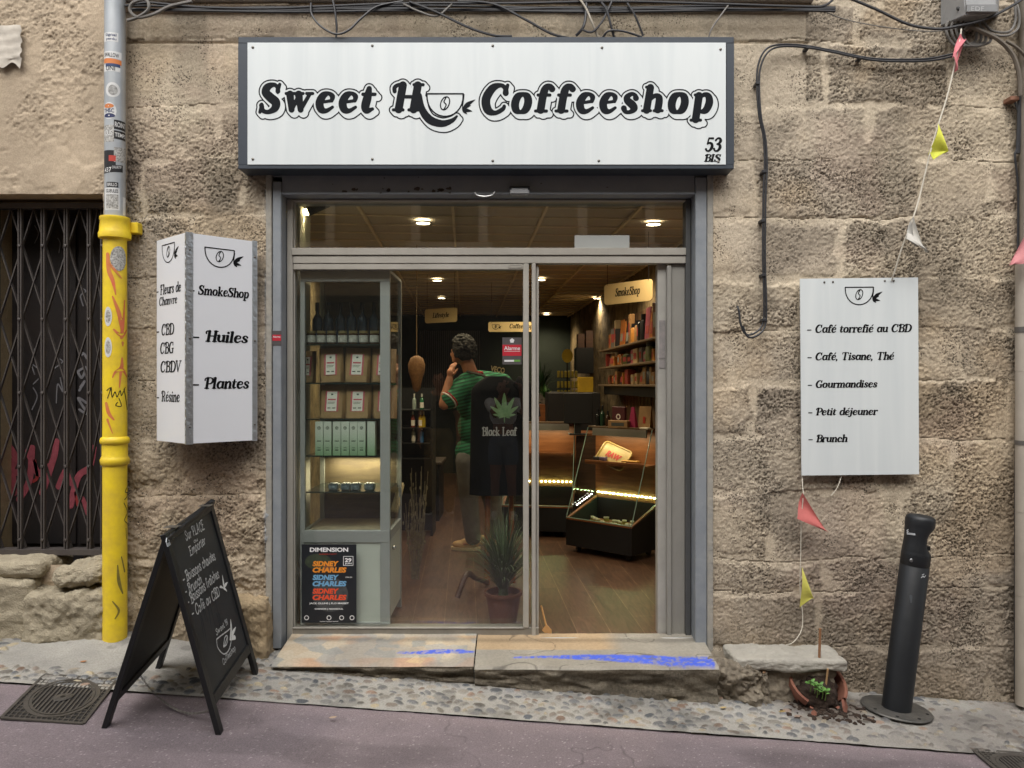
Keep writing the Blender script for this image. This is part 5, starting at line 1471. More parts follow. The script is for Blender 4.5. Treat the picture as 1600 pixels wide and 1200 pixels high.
# ---------------------------------------------------------------- three-sided sign box left of the shop
def wedge_sign():
    t = thing('wall_sign', 'white V shaped projecting sign with black product words left of the shopfront', 'sign', (-1.75, -.05, 1.1))
    d0, d1, d2 = 4.355, 4.112, 4.385
    A0, A1 = P(245, 377, d0), P(246, 687, d0)
    B0, B1 = P(291, 363.5, d1), P(291, 695, d1)
    C0, C1 = P(402, 377, d2), P(402, 687.5, d2)
    ztop, zbot = (A0.z+B0.z+C0.z)/3, (A1.z+B1.z+C1.z)/3
    a, b_, c = Vector((A0.x, A0.y, zbot)), Vector((B0.x, B0.y, zbot)), Vector((C0.x, C0.y, zbot))
    up = Vector((0, 0, 1)); Hh = ztop-zbot
    wm = mat('sign_white', '#dfe2e6', .3, var=.02, scale=1.5)
    def panel(p, q, name):
        ux = (q-p).normalized(); n = ux.cross(up)
        bm = NB(); prism(bm, [(0, 0), ((q-p).length, 0), ((q-p).length, Hh), (0, Hh)], p, ux, up, .006); obj(name, bm, wm, t)
        return ux, n
    uxl, nl = panel(a, b_, 'side_panel'); uxr, nr = panel(b_, c, 'front_panel')
    bm = NB()
    vs = [bm.verts.new(Vector(v)+up*(Hh-.02)+Vector((0, .012, 0))) for v in (a+uxl*.01, b_, c-uxr*.01)]
    bm.faces.new(vs); vs = [bm.verts.new(Vector(v)+up*.02+Vector((0, .012, 0))) for v in (a+uxl*.01, b_, c-uxr*.01)]; bm.faces.new(vs)
    box(bm, -1.95, -1.88, -.06, .0, zbot+.2, zbot+.26); box(bm, -1.60, -1.53, -.06, .0, zbot+.2, zbot+.26); box(bm, -1.95, -1.88, -.06, .0, ztop-.26, ztop-.2); box(bm, -1.60, -1.53, -.06, .0, ztop-.26, ztop-.2)
    obj('bracket', bm, mat('bracket_grey', '#8a8c8d', .4, .5), t)
    # checker plate corner strips
    cm = mat('checker_plate', '#aeb2b4', .3, .75, var=.06, scale=14, bump=.4, bscale=45)
    bm = NB()
    def strip(o_, ux, n, w_):
        prism(bm, [(0, -.004), (w_, -.004), (w_, Hh+.004), (0, Hh+.004)], o_+n*.002, ux, up, .002)
        for k in range(38):
            z0 = .02+k*(Hh-.04)/38; s_ = 1 if k % 2 else -1
            c0 = o_+n*.0025+ux*(w_*.5)+up*z0
            bar(bm, c0-ux*(w_*.22)-up*.006*s_, c0+ux*(w_*.22)+up*.006*s_, .003, .003)
    strip(b_, uxr, nr, .036); strip(b_-uxl*.012, uxl, nl, .012); strip(c-uxr*.030, uxr, nr, .028)
    obj('corner_strip', bm, cm, t)
    for px, py in ((290, 382), (294, 560), (288, 660)):
        pass
    for (o_, ux, n, xs_) in ((b_, uxr, nr, .018), (c, uxr, nr, -.016)):
        for z0 in (.09, Hh/2, Hh-.09):
            q = o_+ux*xs_+n*.004+up*z0
            bm = NB(); ball(bm, q, .006, sub=1); obj('screw', bm, screwm, t)
    def line(s_, O, ux, n, pxl, pxr, pyl, pyr, cap_px, dd, sl=.2, rs=1.2):
        p, q = plane_hit(pxl, pyl, O, n), plane_hit(pxr, pyr, O, n)
        u = (q-p)
        wd = math.hypot(u.dot(ux), 0)
        VF = stext(s_, cap_px*dd/FPX, wd, sl, rs)
        bm = NB(); k = u.z/max(wd, 1e-6)*0
        addflat(bm, VF, p+n*.0012, ux, up)
        flat_obj('lettering', bm, ink, t)
    L = lambda s_, l, r, y, cp: line(s_, a, uxl, nl, l, r, y, y, cp, 4.22, .10, 1.0)
    L('- Fleurs de', 244.8, 283, 462, 16); L('Chanvre', 249, 277, 478, 13.5); L('- CBD', 244.8, 272.5, 525, 18); L('CBG', 250.5, 272, 553, 18); L('CBDV', 251, 284, 582, 18); L('- Résine', 245, 281, 627, 17)
    Rr = lambda s_, l, r, y, cp: line(s_, b_, uxr, nr, l, r, y, y, cp, 4.24, .15, 1.18)
    Rr('- SmokeShop', 297, 389, 459, 14.5); Rr('- Huiles', 300, 388, 533, 17.5); Rr('- Plantes', 301, 389.5, 607.5, 17.5)
    v, f = shape2d(logo_segs(.018), .02)
    for O, ux, n, px0, px1, py in ((a, uxl, nl, 253.5, 273, 384), (b_, uxr, nr, 320, 366, 386)):
        p, q = plane_hit(px0, py, O, n), plane_hit(px1, py, O, n); wd = (q-p).dot(ux)
        vv = np.array(v); vv = vv*np.array([wd, 29*4.2/FPX/.62])
        bm = NB(); addflat(bm, (vv, f), p+n*.0012, ux, up); flat_obj('emblem', bm, ink, t)
wedge_sign()

# ---------------------------------------------------------------- flat sign right of the shop
def panel_sign():
    Y = -.055; d = CAMD+Y
    t = thing('menu_sign', 'flat white sign listing coffee, tea and brunch in black italics on the right wall', 'sign', P(1343, 742, d))
    c0, c1, c2, c3 = P(1252.5, 743, d), P(1436, 741, d), P(1434.5, 433.5, d), P(1250, 435.5, d)
    bm = NB()
    fr = [bm.verts.new(v) for v in (c0, c1, c2, c3)]; bk = [bm.verts.new(v+Vector((0, .005, 0))) for v in (c0, c1, c2, c3)]
    bm.faces.new(fr); bm.faces.new(bk[::-1])
    for i in range(4): bm.faces.new((fr[i], bk[i], bk[(i+1) % 4], fr[(i+1) % 4]))
    obj('panel', bm, white_acm, t)
    bm = NB()
    for px in (1288, 1395): q = P(px, 437, d); box(bm, q.x-.02, q.x+.02, Y+.005, .0, q.z-.03, q.z-.005)
    for px in (1300, 1395): q = P(px, 735, d); box(bm, q.x-.02, q.x+.02, Y+.005, .0, q.z, q.z+.03)
    obj('spacer', bm, MATS['bracket_grey'], t)
    tilt = Vector((1, 0, .0075)).normalized()
    bm = NB()
    for s_, l, r, y, cp in (('- Café torrefié au CBD', 1261, 1425, 520, 12.5), ('- Café, Tisane, Thé', 1261.5, 1397, 563, 12), ('- Gourmandises', 1262, 1371, 606, 11.5), ('- Petit déjeuner', 1262.5, 1372, 649, 11.5), ('- Brunch', 1263, 1324.5, 691, 11.5)):
        p = P(l, y, d); p.y = Y-.0010
        addflat(bm, stext(s_, cp*d/FPX, (r-l)*d/FPX, .17, 1.2, cell=.03), p, tilt, (0, 0, 1))
    flat_obj('lettering', bm, ink, t)
    v, f = shape2d(logo_segs(.019), .02)
    p = P(1320.5, 449, d); p.y = Y-.0010
    bm = NB(); addflat(bm, (np.array(v)*44*d/FPX, f), p, tilt, (0, 0, 1)); flat_obj('emblem', bm, ink, t)
    for px, py in ((1288, 441), (1301.5, 440.5), (1382.5, 439), (1396.5, 438.5)):
        q = P(px, py, d); bm = NB(); lathe(bm, [(0, 0), (.006, 0), (.005, .003), (0, .004)], n=10, M=Matrix.Translation((q.x, Y-.0005, q.z)) @ Matrix.Rotation(R(90), 4, 'X'), close=False)
        obj('screw', bm, screwm, t)
panel_sign()

# ---------------------------------------------------------------- pavement board
def aboard():
    ow = mat('board_wood', '#141517', .45, var=.15, scale=10, bump=.1)
    sl_ = mat('chalkboard', '#17191b', .55, col2='#2a2d30', scale=3.5)
    t = thing('pavement_board', 'black A frame chalkboard standing half on the road', 'chalkboard', (-1.6, -.65, -.08))
    Rn, Rf = Vector((-1.316, -.971, gz(-1.316, -.971)-.02)), Vector((-1.359, -.314, gz(-1.359, -.314)))
    Ln, Lf = Vector((-1.846, -1.0, gz(-1.846, -1.0)-.02)), Vector((-1.898, -.326, gz(-1.898, -.326)))
    Tn, Tf = Vector((-1.588, -.985, .792)), Vector((-1.592, -.319, .852))
    def leaf(fn, ff, tn, tf, side, nm):
        ux = (ff-fn).normalized()
        um = ((tn-fn)+(tf-ff)).normalized()
        n = ux.cross(um).normalized() * side
        tf = tf - n*((tf-fn).dot(n)); tn = tn - n*((tn-fn).dot(n))
        fw = .045
        bm = NB()
        def member(p, q, w_, dirn):
            L = (q-p).length; z = (q-p).normalized(); y = n; x = dirn
            M = Matrix(((x.x, y.x, z.x, p.x), (x.y, y.y, z.y, p.y), (x.z, y.z, z.z, p.z), (0, 0, 0, 1)))
            box(bm, 0, w_, -.024, 0, 0, L, .002, M)
        inn = (ff-fn).normalized()
        member(fn, tn, fw, inn); member(ff, tf, fw, -inn)
        k = .135
        bl, br_ = fn.lerp(tn, k), ff.lerp(tf, k)
        tl, tr = fn.lerp(tn, .955), ff.lerp(tf, .955)
        member(bl+inn*fw, br_-inn*fw, .045, um); member(tl+inn*fw, tr-inn*fw, .042, um)
        obj('frame', bm, ow, t)
        q = [bl+inn*fw+um*.043, br_-inn*fw+um*.043, tr-inn*fw+um*.002, tl+inn*fw+um*.002]
        bm = NB()
        fr = [bm.verts.new(v-n*.010) for v in q]; bk = [bm.verts.new(v-n*.015) for v in q]
        bm.faces.new(fr); bm.faces.new(bk[::-1])
        for i in range(4): bm.faces.new((fr[i], bk[i], bk[(i+1) % 4], fr[(i+1) % 4]))
        b = obj(nm, bm, sl_, t)
        return n, inn, um, q
    leaf(Ln, Lf, Tn-Vector((.004, 0, 0)), Tf-Vector((.004, 0, 0)), -1, 'back_board')
    n, ux, um, q = leaf(Rn, Rf, Tn+Vector((.004, 0, 0)), Tf+Vector((.004, 0, 0)), 1, 'writing_board')
    if n.x < 0: n = -n
    O = q[0]-n*.010
    uy = n.cross(ux).normalized()
    chalk = mat('chalk', '#c9cbc9', .9, col2='#94989a', scale=160)
    def wr(s_, pl, pr, cap, m=chalk, r=.062):
        a, b_ = plane_hit(*pl, O, n), plane_hit(*pr, O, n)
        u = (b_-a); wd = u.length; u.normalize(); v = n.cross(u)
        VF = stext(s_, cap, wd, .12, 1, r, .04, .05)
        bm = NB(); addflat(bm, VF, a+n*.0012, u, v); flat_obj('chalk_writing', bm, m, t)
    wr('Sur PLACE', (291, 846), (320, 827), .050); wr('ou', (303, 849), (309, 845), .020); wr('Emporter', (297, 869), (322, 850), .046)
    wr('- Boissons chaudes', (287, 913), (337, 874), .050); wr('- Brunch', (290, 932), (316, 911), .048); wr('- Boissons fraîches', (294, 948), (343, 902), .050); wr('- Café au CBD', (301, 966), (344, 930), .050)
    wr('Sweet H', (338, 993), (356, 975), .030); wr('Coffeeshop', (349, 1040), (368, 1015), .030)
    def draw(strokes, r, m=chalk, nm='chalk_drawing'):
        S = []
        for st in strokes:
            qq = []
            for x, y, *rr in st:
                h_ = plane_hit(x, y, O, n)-O; qq.append((h_.dot(ux), h_.dot(uy), rr[0] if rr else r))
            qq = cr(qq)
            for i in range(len(qq)-1): S.append((np.array(qq[i], float), np.array(qq[i+1], float)))
        v, f = shape2d(S, .0022, .004)
        bm = NB(); addflat(bm, (v, f), O+n*.0012, ux, uy); flat_obj(nm, bm, m, t)
    draw([[(338, 999), (344, 994), (356, 985), (361, 980)], [(338, 999), (340, 1012), (349, 1022), (357, 1016), (361, 1000), (361, 981)], [(349, 1010), (351, 996), (355, 994), (354, 1006), (349, 1011)], [(350, 1010), (355, 995)]], .0032)
    draw([[(359, 1000, .003), (366, 996, .012), (367, 998, .002)], [(359, 1000, .003), (361, 985, .012), (360, 968, .002)], [(359, 1000, .003), (364, 988, .010), (368, 980, .002)]], .006, mat('chalk_white', '#d3d5d3', .9), 'chalk_leaf')
    draw([[(350, 922, .002), (349, 912, .009), (347, 899, .002)], [(349, 920, .002), (352, 914, .008), (355, 910, .002)], [(349, 919, .002), (345, 917, .007), (343, 918, .002)], [(349, 920, .002), (352, 921, .006), (354, 924, .002)]], .006, MATS['chalk_white'], 'chalk_leaf')
    smear = mat('chalk_smear', '#33383d', .8, col2='#1d2023', scale=60)
    rr_ = random.Random(4)
    draw([[(x, y, .0025), (x+5, y+22, .002), (x+9+rr_.uniform(-1, 2), y+rr_.uniform(36, 60), .001)] for x, y in [(rr_.uniform(306, 345), rr_.uniform(930, 965)) for _k in range(9)]], .002, smear, 'chalk_run')
    # paper emblem on the frame, chain between the leaves
    p = plane_hit(262, 848, Rn, n)
    bm = NB()
    e = [(-.016, -.014), (.016, -.014), (.016, .008), (0, .022), (-.016, .008)]
    a = (Vector((-1.316, -.971, 0)))
    oo = p+n*.0015
    for i in range(5):
        x0_, y0_ = e[i]; x1_, y1_ = e[(i+1) % 5]
        bar(bm, oo+ux*x0_+uy*y0_, oo+ux*x1_+uy*y1_, .003, .001)
    bar(bm, oo-ux*.008-uy*.003, oo+ux*.008-uy*.003, .003, .001); bar(bm, oo-ux*.008-uy*.009, oo+ux*.008-uy*.009, .003, .001)
    obj('maker_mark', bm, mat('mark_white', '#c9cfd3', .5), t)
    p0, p1 = Ln.lerp(Tn, .15).lerp(Lf.lerp(Tf, .15), .45), Rn.lerp(Tn, .12).lerp(Rf.lerp(Tf, .12), .08)
    bm = NB()
    pts = [p0.lerp(p1, k/44)-Vector((0, 0, .10*4*(k/44)*(1-k/44))) for k in range(45)]
    pts = [Vector((p.x, p.y, max(p.z, gz(p.x, p.y)+.004))) for p in pts]
    for k in range(44):
        c = (pts[k]+pts[k+1])/2; dr = (pts[k+1]-pts[k]).normalized(); s_ = Vector((0, 0, 1)).cross(dr).normalized() if k % 2 else Vector((0, 0, 1))
        ring = [c+dr*.010*math.cos(2*math.pi*i/8)+s_*.005*math.sin(2*math.pi*i/8) for i in range(9)]
        tube(bm, ring, .0014, 5, False, False)
    obj('chain', bm, mat('chain_steel', '#8b8983', .35, .8), t)
    bm = NB()
    for f_ in (.2, .8):
        c = Tn.lerp(Tf, f_)+Vector((0, 0, .003)); box(bm, c.x-.03, c.x+.03, c.y-.03, c.y+.03, c.z-.001, c.z+.001)
    obj('hinge', bm, MATS['chain_steel'], t)
aboard()

# ---------------------------------------------------------------- bollard with ashtray
def bollard():
    base = Vector((2.108, -.227, gz(2.108, -.227)))
    top = Vector((2.243, -.232, .757))
    ax = (top-base); L = ax.length; z = ax.normalized(); y = Vector((0, 1, 0)); x = y.cross(z).normalized(); y = z.cross(x)
    M = Matrix(((x.x, y.x, z.x, base.x), (x.y, y.y, z.y, base.y), (x.z, y.z, z.z, base.z), (0, 0, 0, 1)))
    t = thing('bollard', 'leaning dark metal bollard with ashtray head and loose round base plate', 'bollard', base)
    pm = mat('bollard_paint', '#15181b', .5, col2='#1d2023', scale=9, bump=.06)
    bm = NB()
    lathe(bm, [(.0745, -.06), (.0745, L*.740), (.0725, L*.742), (.0725, L*.748), (.0745, L*.750), (.0745, L*.800)], n=40, M=M); obj('post', bm, pm, t)
    def fn(a, r, zc):                                   # the waist of the head is cut in on its outer side
        k = sst(L*.80, L*.86, np.array(zc))*sst(L*.945, L*.885, np.array(zc))
        side = max(0, math.cos(a+.45))**4
        return r - .036*float(k)*side
    bm = NB()
    prof = [(.0745, L*.8001), (.0745, L*.806)] + [(.0735-.0035*math.sin(math.pi*k/16)**2, L*(.810+.13*k/16)) for k in range(17)] + [(.0755, L*.950), (.0755, L*.976), (.071, L*.99), (.06, L*.997), (.03, L*1.001), (.001, L*1.002)]
    lathe(bm, prof, n=40, M=M, fn=fn); hd = obj('ashtray_head', bm, pm, t)
    bm = NB()
    for k in range(1):
        a = .42; c = M @ Vector((.045*math.cos(a), .045*math.sin(a)*0-.02, L*.89)); box(bm, -.018, .012, -.02, .02, -.004, .02, M=Matrix.Translation(M @ Vector((.036, -.030, L*.835))))
    obj('ash_slot', bm, mat('slot_black', '#08090a', .6), hd)
    f = lambda u, v, lift=.001: M @ Vector(((.0745+lift)*math.sin(u/.0745), -(.0745+lift)*math.cos(u/.0745), v))
    wm = mat('stencil_white', '#c4c8ca', .5)
    bm = NB()
    def cyl(strokes):
        S = []
        for st in strokes:
            q = cr([(a, b_, r) for a, b_, r in st])
            for i in range(len(q)-1): S.append((np.array(q[i], float), np.array(q[i+1], float)))
        v, fc = shape2d(S, .9, 2); addflat(bm, (np.array(v)/1000, fc), (0, 0, 0), (1, 0, 0), (0, 0, 1), fn=lambda a, b_: f(a, b_))
    zc = L*.905*1000
    cyl([[(a-62, b_, r) for a, b_, r in st] for st in [[(-36, zc-8, 2.4), (8, zc-2, 2.4)], [(-36, zc-3, 2), (-36, zc-8, 2)], [(-34, zc-2, 2), (6, zc+3, 2)], [(8, zc-2, 2), (7, zc+3, 2)], [(-38, zc, 2.4), (-30, zc+7, 2.4), (-40, zc+9, 2.4), (-32, zc+17, 2.4)]]])
    zc = L*.70*1000
    cyl([[(4, zc, 2.4), (12, zc+8, 2.4), (20, zc+3, 2.4), (28, zc+12, 2.4)], [(6, zc+14, 2), (16, zc+20, 2)]])
    flat_obj('stencil', bm, wm, t)
    bm = NB(); ball(bm, f(-.055, L*.775, .001), .011, 1, .5, 1); obj('bolt', bm, mat('bolt_steel', '#9a9c9d', .3, .8), t)
    bm = NB()
    cyl2 = [[(-36, L*.60*1000, 7), (-32, L*.57*1000, 3)]]
    cyl(cyl2); flat_obj('scuff', bm, mat('scuff_grey', '#4a4e52', .7), t)
    # base plate: slightly lifted on the street side
    bm = NB()
    bp = Vector((2.116, -.215, gz(2.116, -.215)+.012))
    Mp = Matrix.Translation(bp) @ Matrix.Rotation(R(5.2), 4, 'Y') @ Matrix.Rotation(R(-1), 4, 'X')
    lathe(bm, [(.0, -.006), (.178, -.006), (.182, 0), (.178, .006), (.09, .009), (.0, .009)], n=44, M=Mp, close=False)
    pl = obj('base_plate', bm, mat('worn_steel', '#4b4b49', .5, .4, col2='#6d6a64', scale=14, bump=.3, bscale=60), t)
    for a in (200, 245, 290, 335):
        c = Mp @ Vector((.15*math.cos(R(a)), .15*math.sin(R(a)), .007)); bm = NB(); lathe(bm, [(0, 0), (.009, 0), (.009, .002), (0, .002)], c, 12, close=False); obj('bolt_hole', bm, MATS['slot_black'], pl)
bollard()

# ---------------------------------------------------------------- broken flowerpot with seedlings
def pot():
    c = Vector((1.685, -.245, gz(1.685, -.245)))
    t = thing('broken_flowerpot', 'broken terracotta flowerpot spilling soil with seedlings beside the bollard', 'flowerpot', c)
    t.scale = (1.15, 1.15, 1.15)
    terra = mat('terracotta', '#75483a', .85, col2='#8a5c49', scale=9, bump=.15); soil = mat('potting_soil', '#241a13', .95, col2='#3a2b20', scale=40, bump=1.0, bscale=60)
    Mp = Matrix.Translation(c+Vector((.0, .055, .085))) @ Matrix.Rotation(R(38), 4, 'X') @ Matrix.Rotation(R(6), 4, 'Y')
    bm = NB(); n = 48
    rings = []
    prof = [(.08, -.15), (.10, -.10), (.115, -.05), (.126, .0), (.128, .001), (.137, .002), (.139, .035), (.132, .038), (.125, .034), (.118, .0), (.105, -.05), (.09, -.10)]
    def gone(k, j):                      # the front of the pot has broken out
        a = 360*k/n
        lim = .00 if 228 < a < 318 else 9
        lim2 = -.03 if 240 < a < 300 else lim
        return prof[j][1] > lim2 - .02*math.sin(k*1.7)
    for r, z in prof: rings.append([bm.verts.new(Mp @ Vector((r*math.cos(2*math.pi*k/n), r*math.sin(2*math.pi*k/n), z))) for k in range(n)])
    for j in range(len(prof)-1):
        for k in range(n):
            if gone(k, j) or gone(k, j+1): continue
            bm.faces.new((rings[j][k], rings[j][(k+1) % n], rings[j+1][(k+1) % n], rings[j+1][k])).smooth = True
    for v in [v for v in bm.verts if not v.link_faces]: bm.verts.remove(v)
    obj('pot', bm, terra, t)
    bm = NB()
    from mathutils import noise
    bmesh.ops.create_icosphere(bm, subdivisions=5, radius=1)
    for v in bm.verts:
        p = Vector((v.co.x*.116, v.co.y*.116, v.co.z*.10))
        if p.y < 0: p.y *= 1.15
        p = Mp @ (p+Vector((0, 0, -.045)))
        p += v.co*(noise.fractal(p*26, .9, 2.1, 5)*.02)
        v.co = p
    for k in range(170):
        a = random.gauss(-90, 65); r = abs(random.gauss(.11, .05))
        x, y_ = c.x+r*math.cos(R(a))*1.25+.02, c.y-.02+r*math.sin(R(a))*.75
        ball(bm, (x, y_, gz(x, y_)+.004), random.uniform(.004, .017), 1, 1, .6, 1, .4)
    for f in bm.faces: f.smooth = True
    obj('soil', bm, soil, t)
    for dx, dy, rz, s_ in ((.118, -.03, 60, .055), (-.07, -.10, -30, .022)):
        x, y_ = c.x+dx, c.y+dy
        bm = NB(); prism(bm, [(-s_*.6, 0), (s_*.5, 0), (s_*.62, s_*.7), (0, s_*1.1), (-s_*.5, s_*.6)], Vector((x, y_, gz(x, y_)+.004)), (math.cos(R(rz)), math.sin(R(rz)), 0), (-.2*math.sin(R(rz)), .3, .9), .012)
        obj('shard', bm, terra, t)
    stick = mat('stake_wood', '#8a6243', .7)
    s0 = P(1279, 1066, 4.25); bm = NB(); tube(bm, [s0-Vector((0, 0, .05)), P(1281.5, 998, 4.245)], .0065, 8); obj('stake', bm, stick, t)
    s0 = P(1288, 1076, 4.21); bm = NB(); tube(bm, [s0-Vector((0, 0, .03)), P(1292, 1053, 4.2)], .005, 8); obj('stake', bm, mat('pale_stick', '#a9875f', .7), t)
    leafm = mat('seedling_leaf', '#4c7a34', .55, col2='#6b9a4a', scale=30); stm = mat('seedling_stem', '#7d9a52', .6)
    rr_ = random.Random(9)
    for k, (px, py, hh) in enumerate(((1268, 1070, .05), (1274, 1072, .055), (1280, 1074, .045), (1277, 1078, .04), (1284, 1080, .04), (1288, 1082, .035))):
        b0 = P(px, py+14, 4.17); tp = P(px, py, 4.15)
        sp = NB(); tube(sp, [b0, (b0+tp)/2+Vector((.004, 0, 0)), tp], .0022, 6)
        sd = obj('seedling', sp, stm, t)
        lf = NB()
        for j in range(5):
            a = rr_.uniform(0, 6.28); ln = rr_.uniform(.020, .032)
            dr = Vector((math.cos(a), math.sin(a)*.8, rr_.uniform(.1, .6))).normalized(); s_ = dr.cross(Vector((0, -.3, 1))).normalized()
            o_ = tp-Vector((0, 0, rr_.uniform(0, .012)))
            nn = s_.cross(dr)
            vs = [lf.verts.new(v) for v in (o_, o_+dr*ln*.45+s_*ln*.34-nn*.002, o_+dr*ln*.8+s_*ln*.24, o_+dr*ln, o_+dr*ln*.8-s_*ln*.24, o_+dr*ln*.45-s_*ln*.34-nn*.002)]
            md = lf.verts.new(o_+dr*ln*.55+nn*.003)
            for i in range(6): lf.faces.new((vs[i], vs[(i+1) % 6], md))
        obj('leaf', lf, leafm, sd)
pot()

# ---------------------------------------------------------------- manholes
def manhole(corners, cpx, name, label):
    t = thing(name, label, 'manhole', cpx)
    g = lambda x, y, z=0: Vector((x, y, gz(x, y)-.004+z))
    O = Vector(corners[0]); ux = Vector(corners[1])-O; uy = Vector(corners[3])-O
    f = lambda a, b_, z=0: g(*(O+ux*a+uy*b_)[:2], z)
    im = mat('cast_iron', '#4a4744', .55, .3, col2='#5d5852', scale=12, bump=.25, bscale=80); dk = mat('iron_recess', '#262423', .8, var=.3, scale=30)
    bm = NB(); vs = [bm.verts.new(f(a, b_, .0)) for a, b_ in ((0, 0), (1, 0), (1, 1), (0, 1))]; bm.faces.new(vs); obj('recess', bm, dk, t)
    bm = NB()
    def rib(a, b_, w_=.006, h_=.004): bar(bm, f(*a, .002), f(*b_, .002), w_, h_)
    N = 15
    inside = lambda a, b_: (a-.5)**2+(b_-.5)**2 < .42**2
    for k in range(N+1):
        for ax in (0, 1):
            seg = None
            for j in range(61):
                q = j/60; p = (k/N, q) if ax == 0 else (q, k/N)
                if not inside(*p):
                    if seg is None: seg = p
                    last = p
                if (inside(*p) or j == 60) and seg is not None:
                    if seg != last: rib(seg, last)
                    seg = None
    for e in (((0, 0), (1, 0)), ((1, 0), (1, 1)), ((1, 1), (0, 1)), ((0, 1), (0, 0))): rib(*e, .016, .007)
    obj('surround', bm, im, t)
    bm = NB()
    for rr_, w_ in ((.42, .02), (.37, .012)):
        for k in range(48):
            a0, a1 = 2*math.pi*k/48, 2*math.pi*(k+1)/48
            bar(bm, f(.5+rr_*math.cos(a0), .5+rr_*math.sin(a0), .003), f(.5+rr_*math.cos(a1), .5+rr_*math.sin(a1), .003), w_, .006)
    for k in range(-6, 7):
        x = k/6.6*.36; yy = math.sqrt(max(0, .36**2-x*x))
        if yy > .02: bar(bm, f(.5+x, .5-yy, .002), f(.5+x, .5+yy, .002), .009, .005)
    c = f(.5, .5, .004); lathe(bm, [(0, 0), (.045, 0), (.04, .003), (.012, .003), (.012, .0)], c, 20, close=False)
    obj('cover', bm, im, t)
    bm = NB(); lathe(bm, [(0, 0), (.012, 0)], f(.5, .5, .0065), 12, close=False); bmesh.ops.create_circle(bm, cap_ends=True, segments=12, radius=.012, matrix=Matrix.Translation(f(.5, .5, .0075))); obj('lift_hole', bm, MATS['slot_black'], t)
def gp(px, py):
    for it in range(12):
        d = 4 if it == 0 else d
        q = P(px, py, d); z = gz(q.x, q.y)-.012
        d = (CAMZ-z)*FPX/(py-600)
    return P(px, py, d)
manhole((gp(2, 1125), gp(130, 1134), gp(195, 1064), gp(70, 1057)), gp(95, 1095), 'manhole_cover', 'square iron manhole cover with round ribbed lid beside the chalkboard')
manhole((gp(1576, 1222), gp(1704, 1232), gp(1640, 1180), gp(1519, 1174)), gp(1600, 1200), 'manhole_cover', 'iron manhole cover cut by the edge of the street below the bollard')

# ---------------------------------------------------------------- drainpipe at the far right
def drain():
    Y = -.07; d = CAMD+Y; xc = (1602-800)/FPX*d
    t = thing('drainpipe', 'pale jointed drainpipe running down the right end of the facade', 'drainpipe', (xc, Y, gz(xc, Y)))
    Z = lambda py: CAMZ-(py-600)/FPX*d
    dm = mat('drain_paint', '#b5ada0', .6, col2='#a69e91', scale=6, bump=.1)
    js = [1101, 930, 800, 690, 580, 511, 405]
    for a, b_ in zip(js, js[1:]):
        bm = NB(); lathe(bm, [(.050, Z(a)), (.050, Z(b_)-.004), (.047, Z(b_)-.003), (.047, Z(b_))], (xc, Y, 0), 28); obj('pipe_length', bm, dm, t)
    bm = NB(); lathe(bm, [(.045, Z(405)), (.045, 4.4)], (xc+.03, Y+.02, 0), 20); obj('upper_pipe', bm, mat('drain_dark', '#7a7368', .6, var=.2), t)
    bm = NB(); lathe(bm, [(.053, Z(520)), (.053, Z(511))], (xc, Y, 0), 24); obj('clamp', bm, mat('clamp_grey', '#6d6a66', .5, .4), t); bm = NB(); lathe(bm, [(.053, Z(695)), (.053, Z(688))], (xc, Y, 0), 24); obj('clamp', bm, mat('clamp_grey', '#6d6a66', .5, .4), t)
drain()

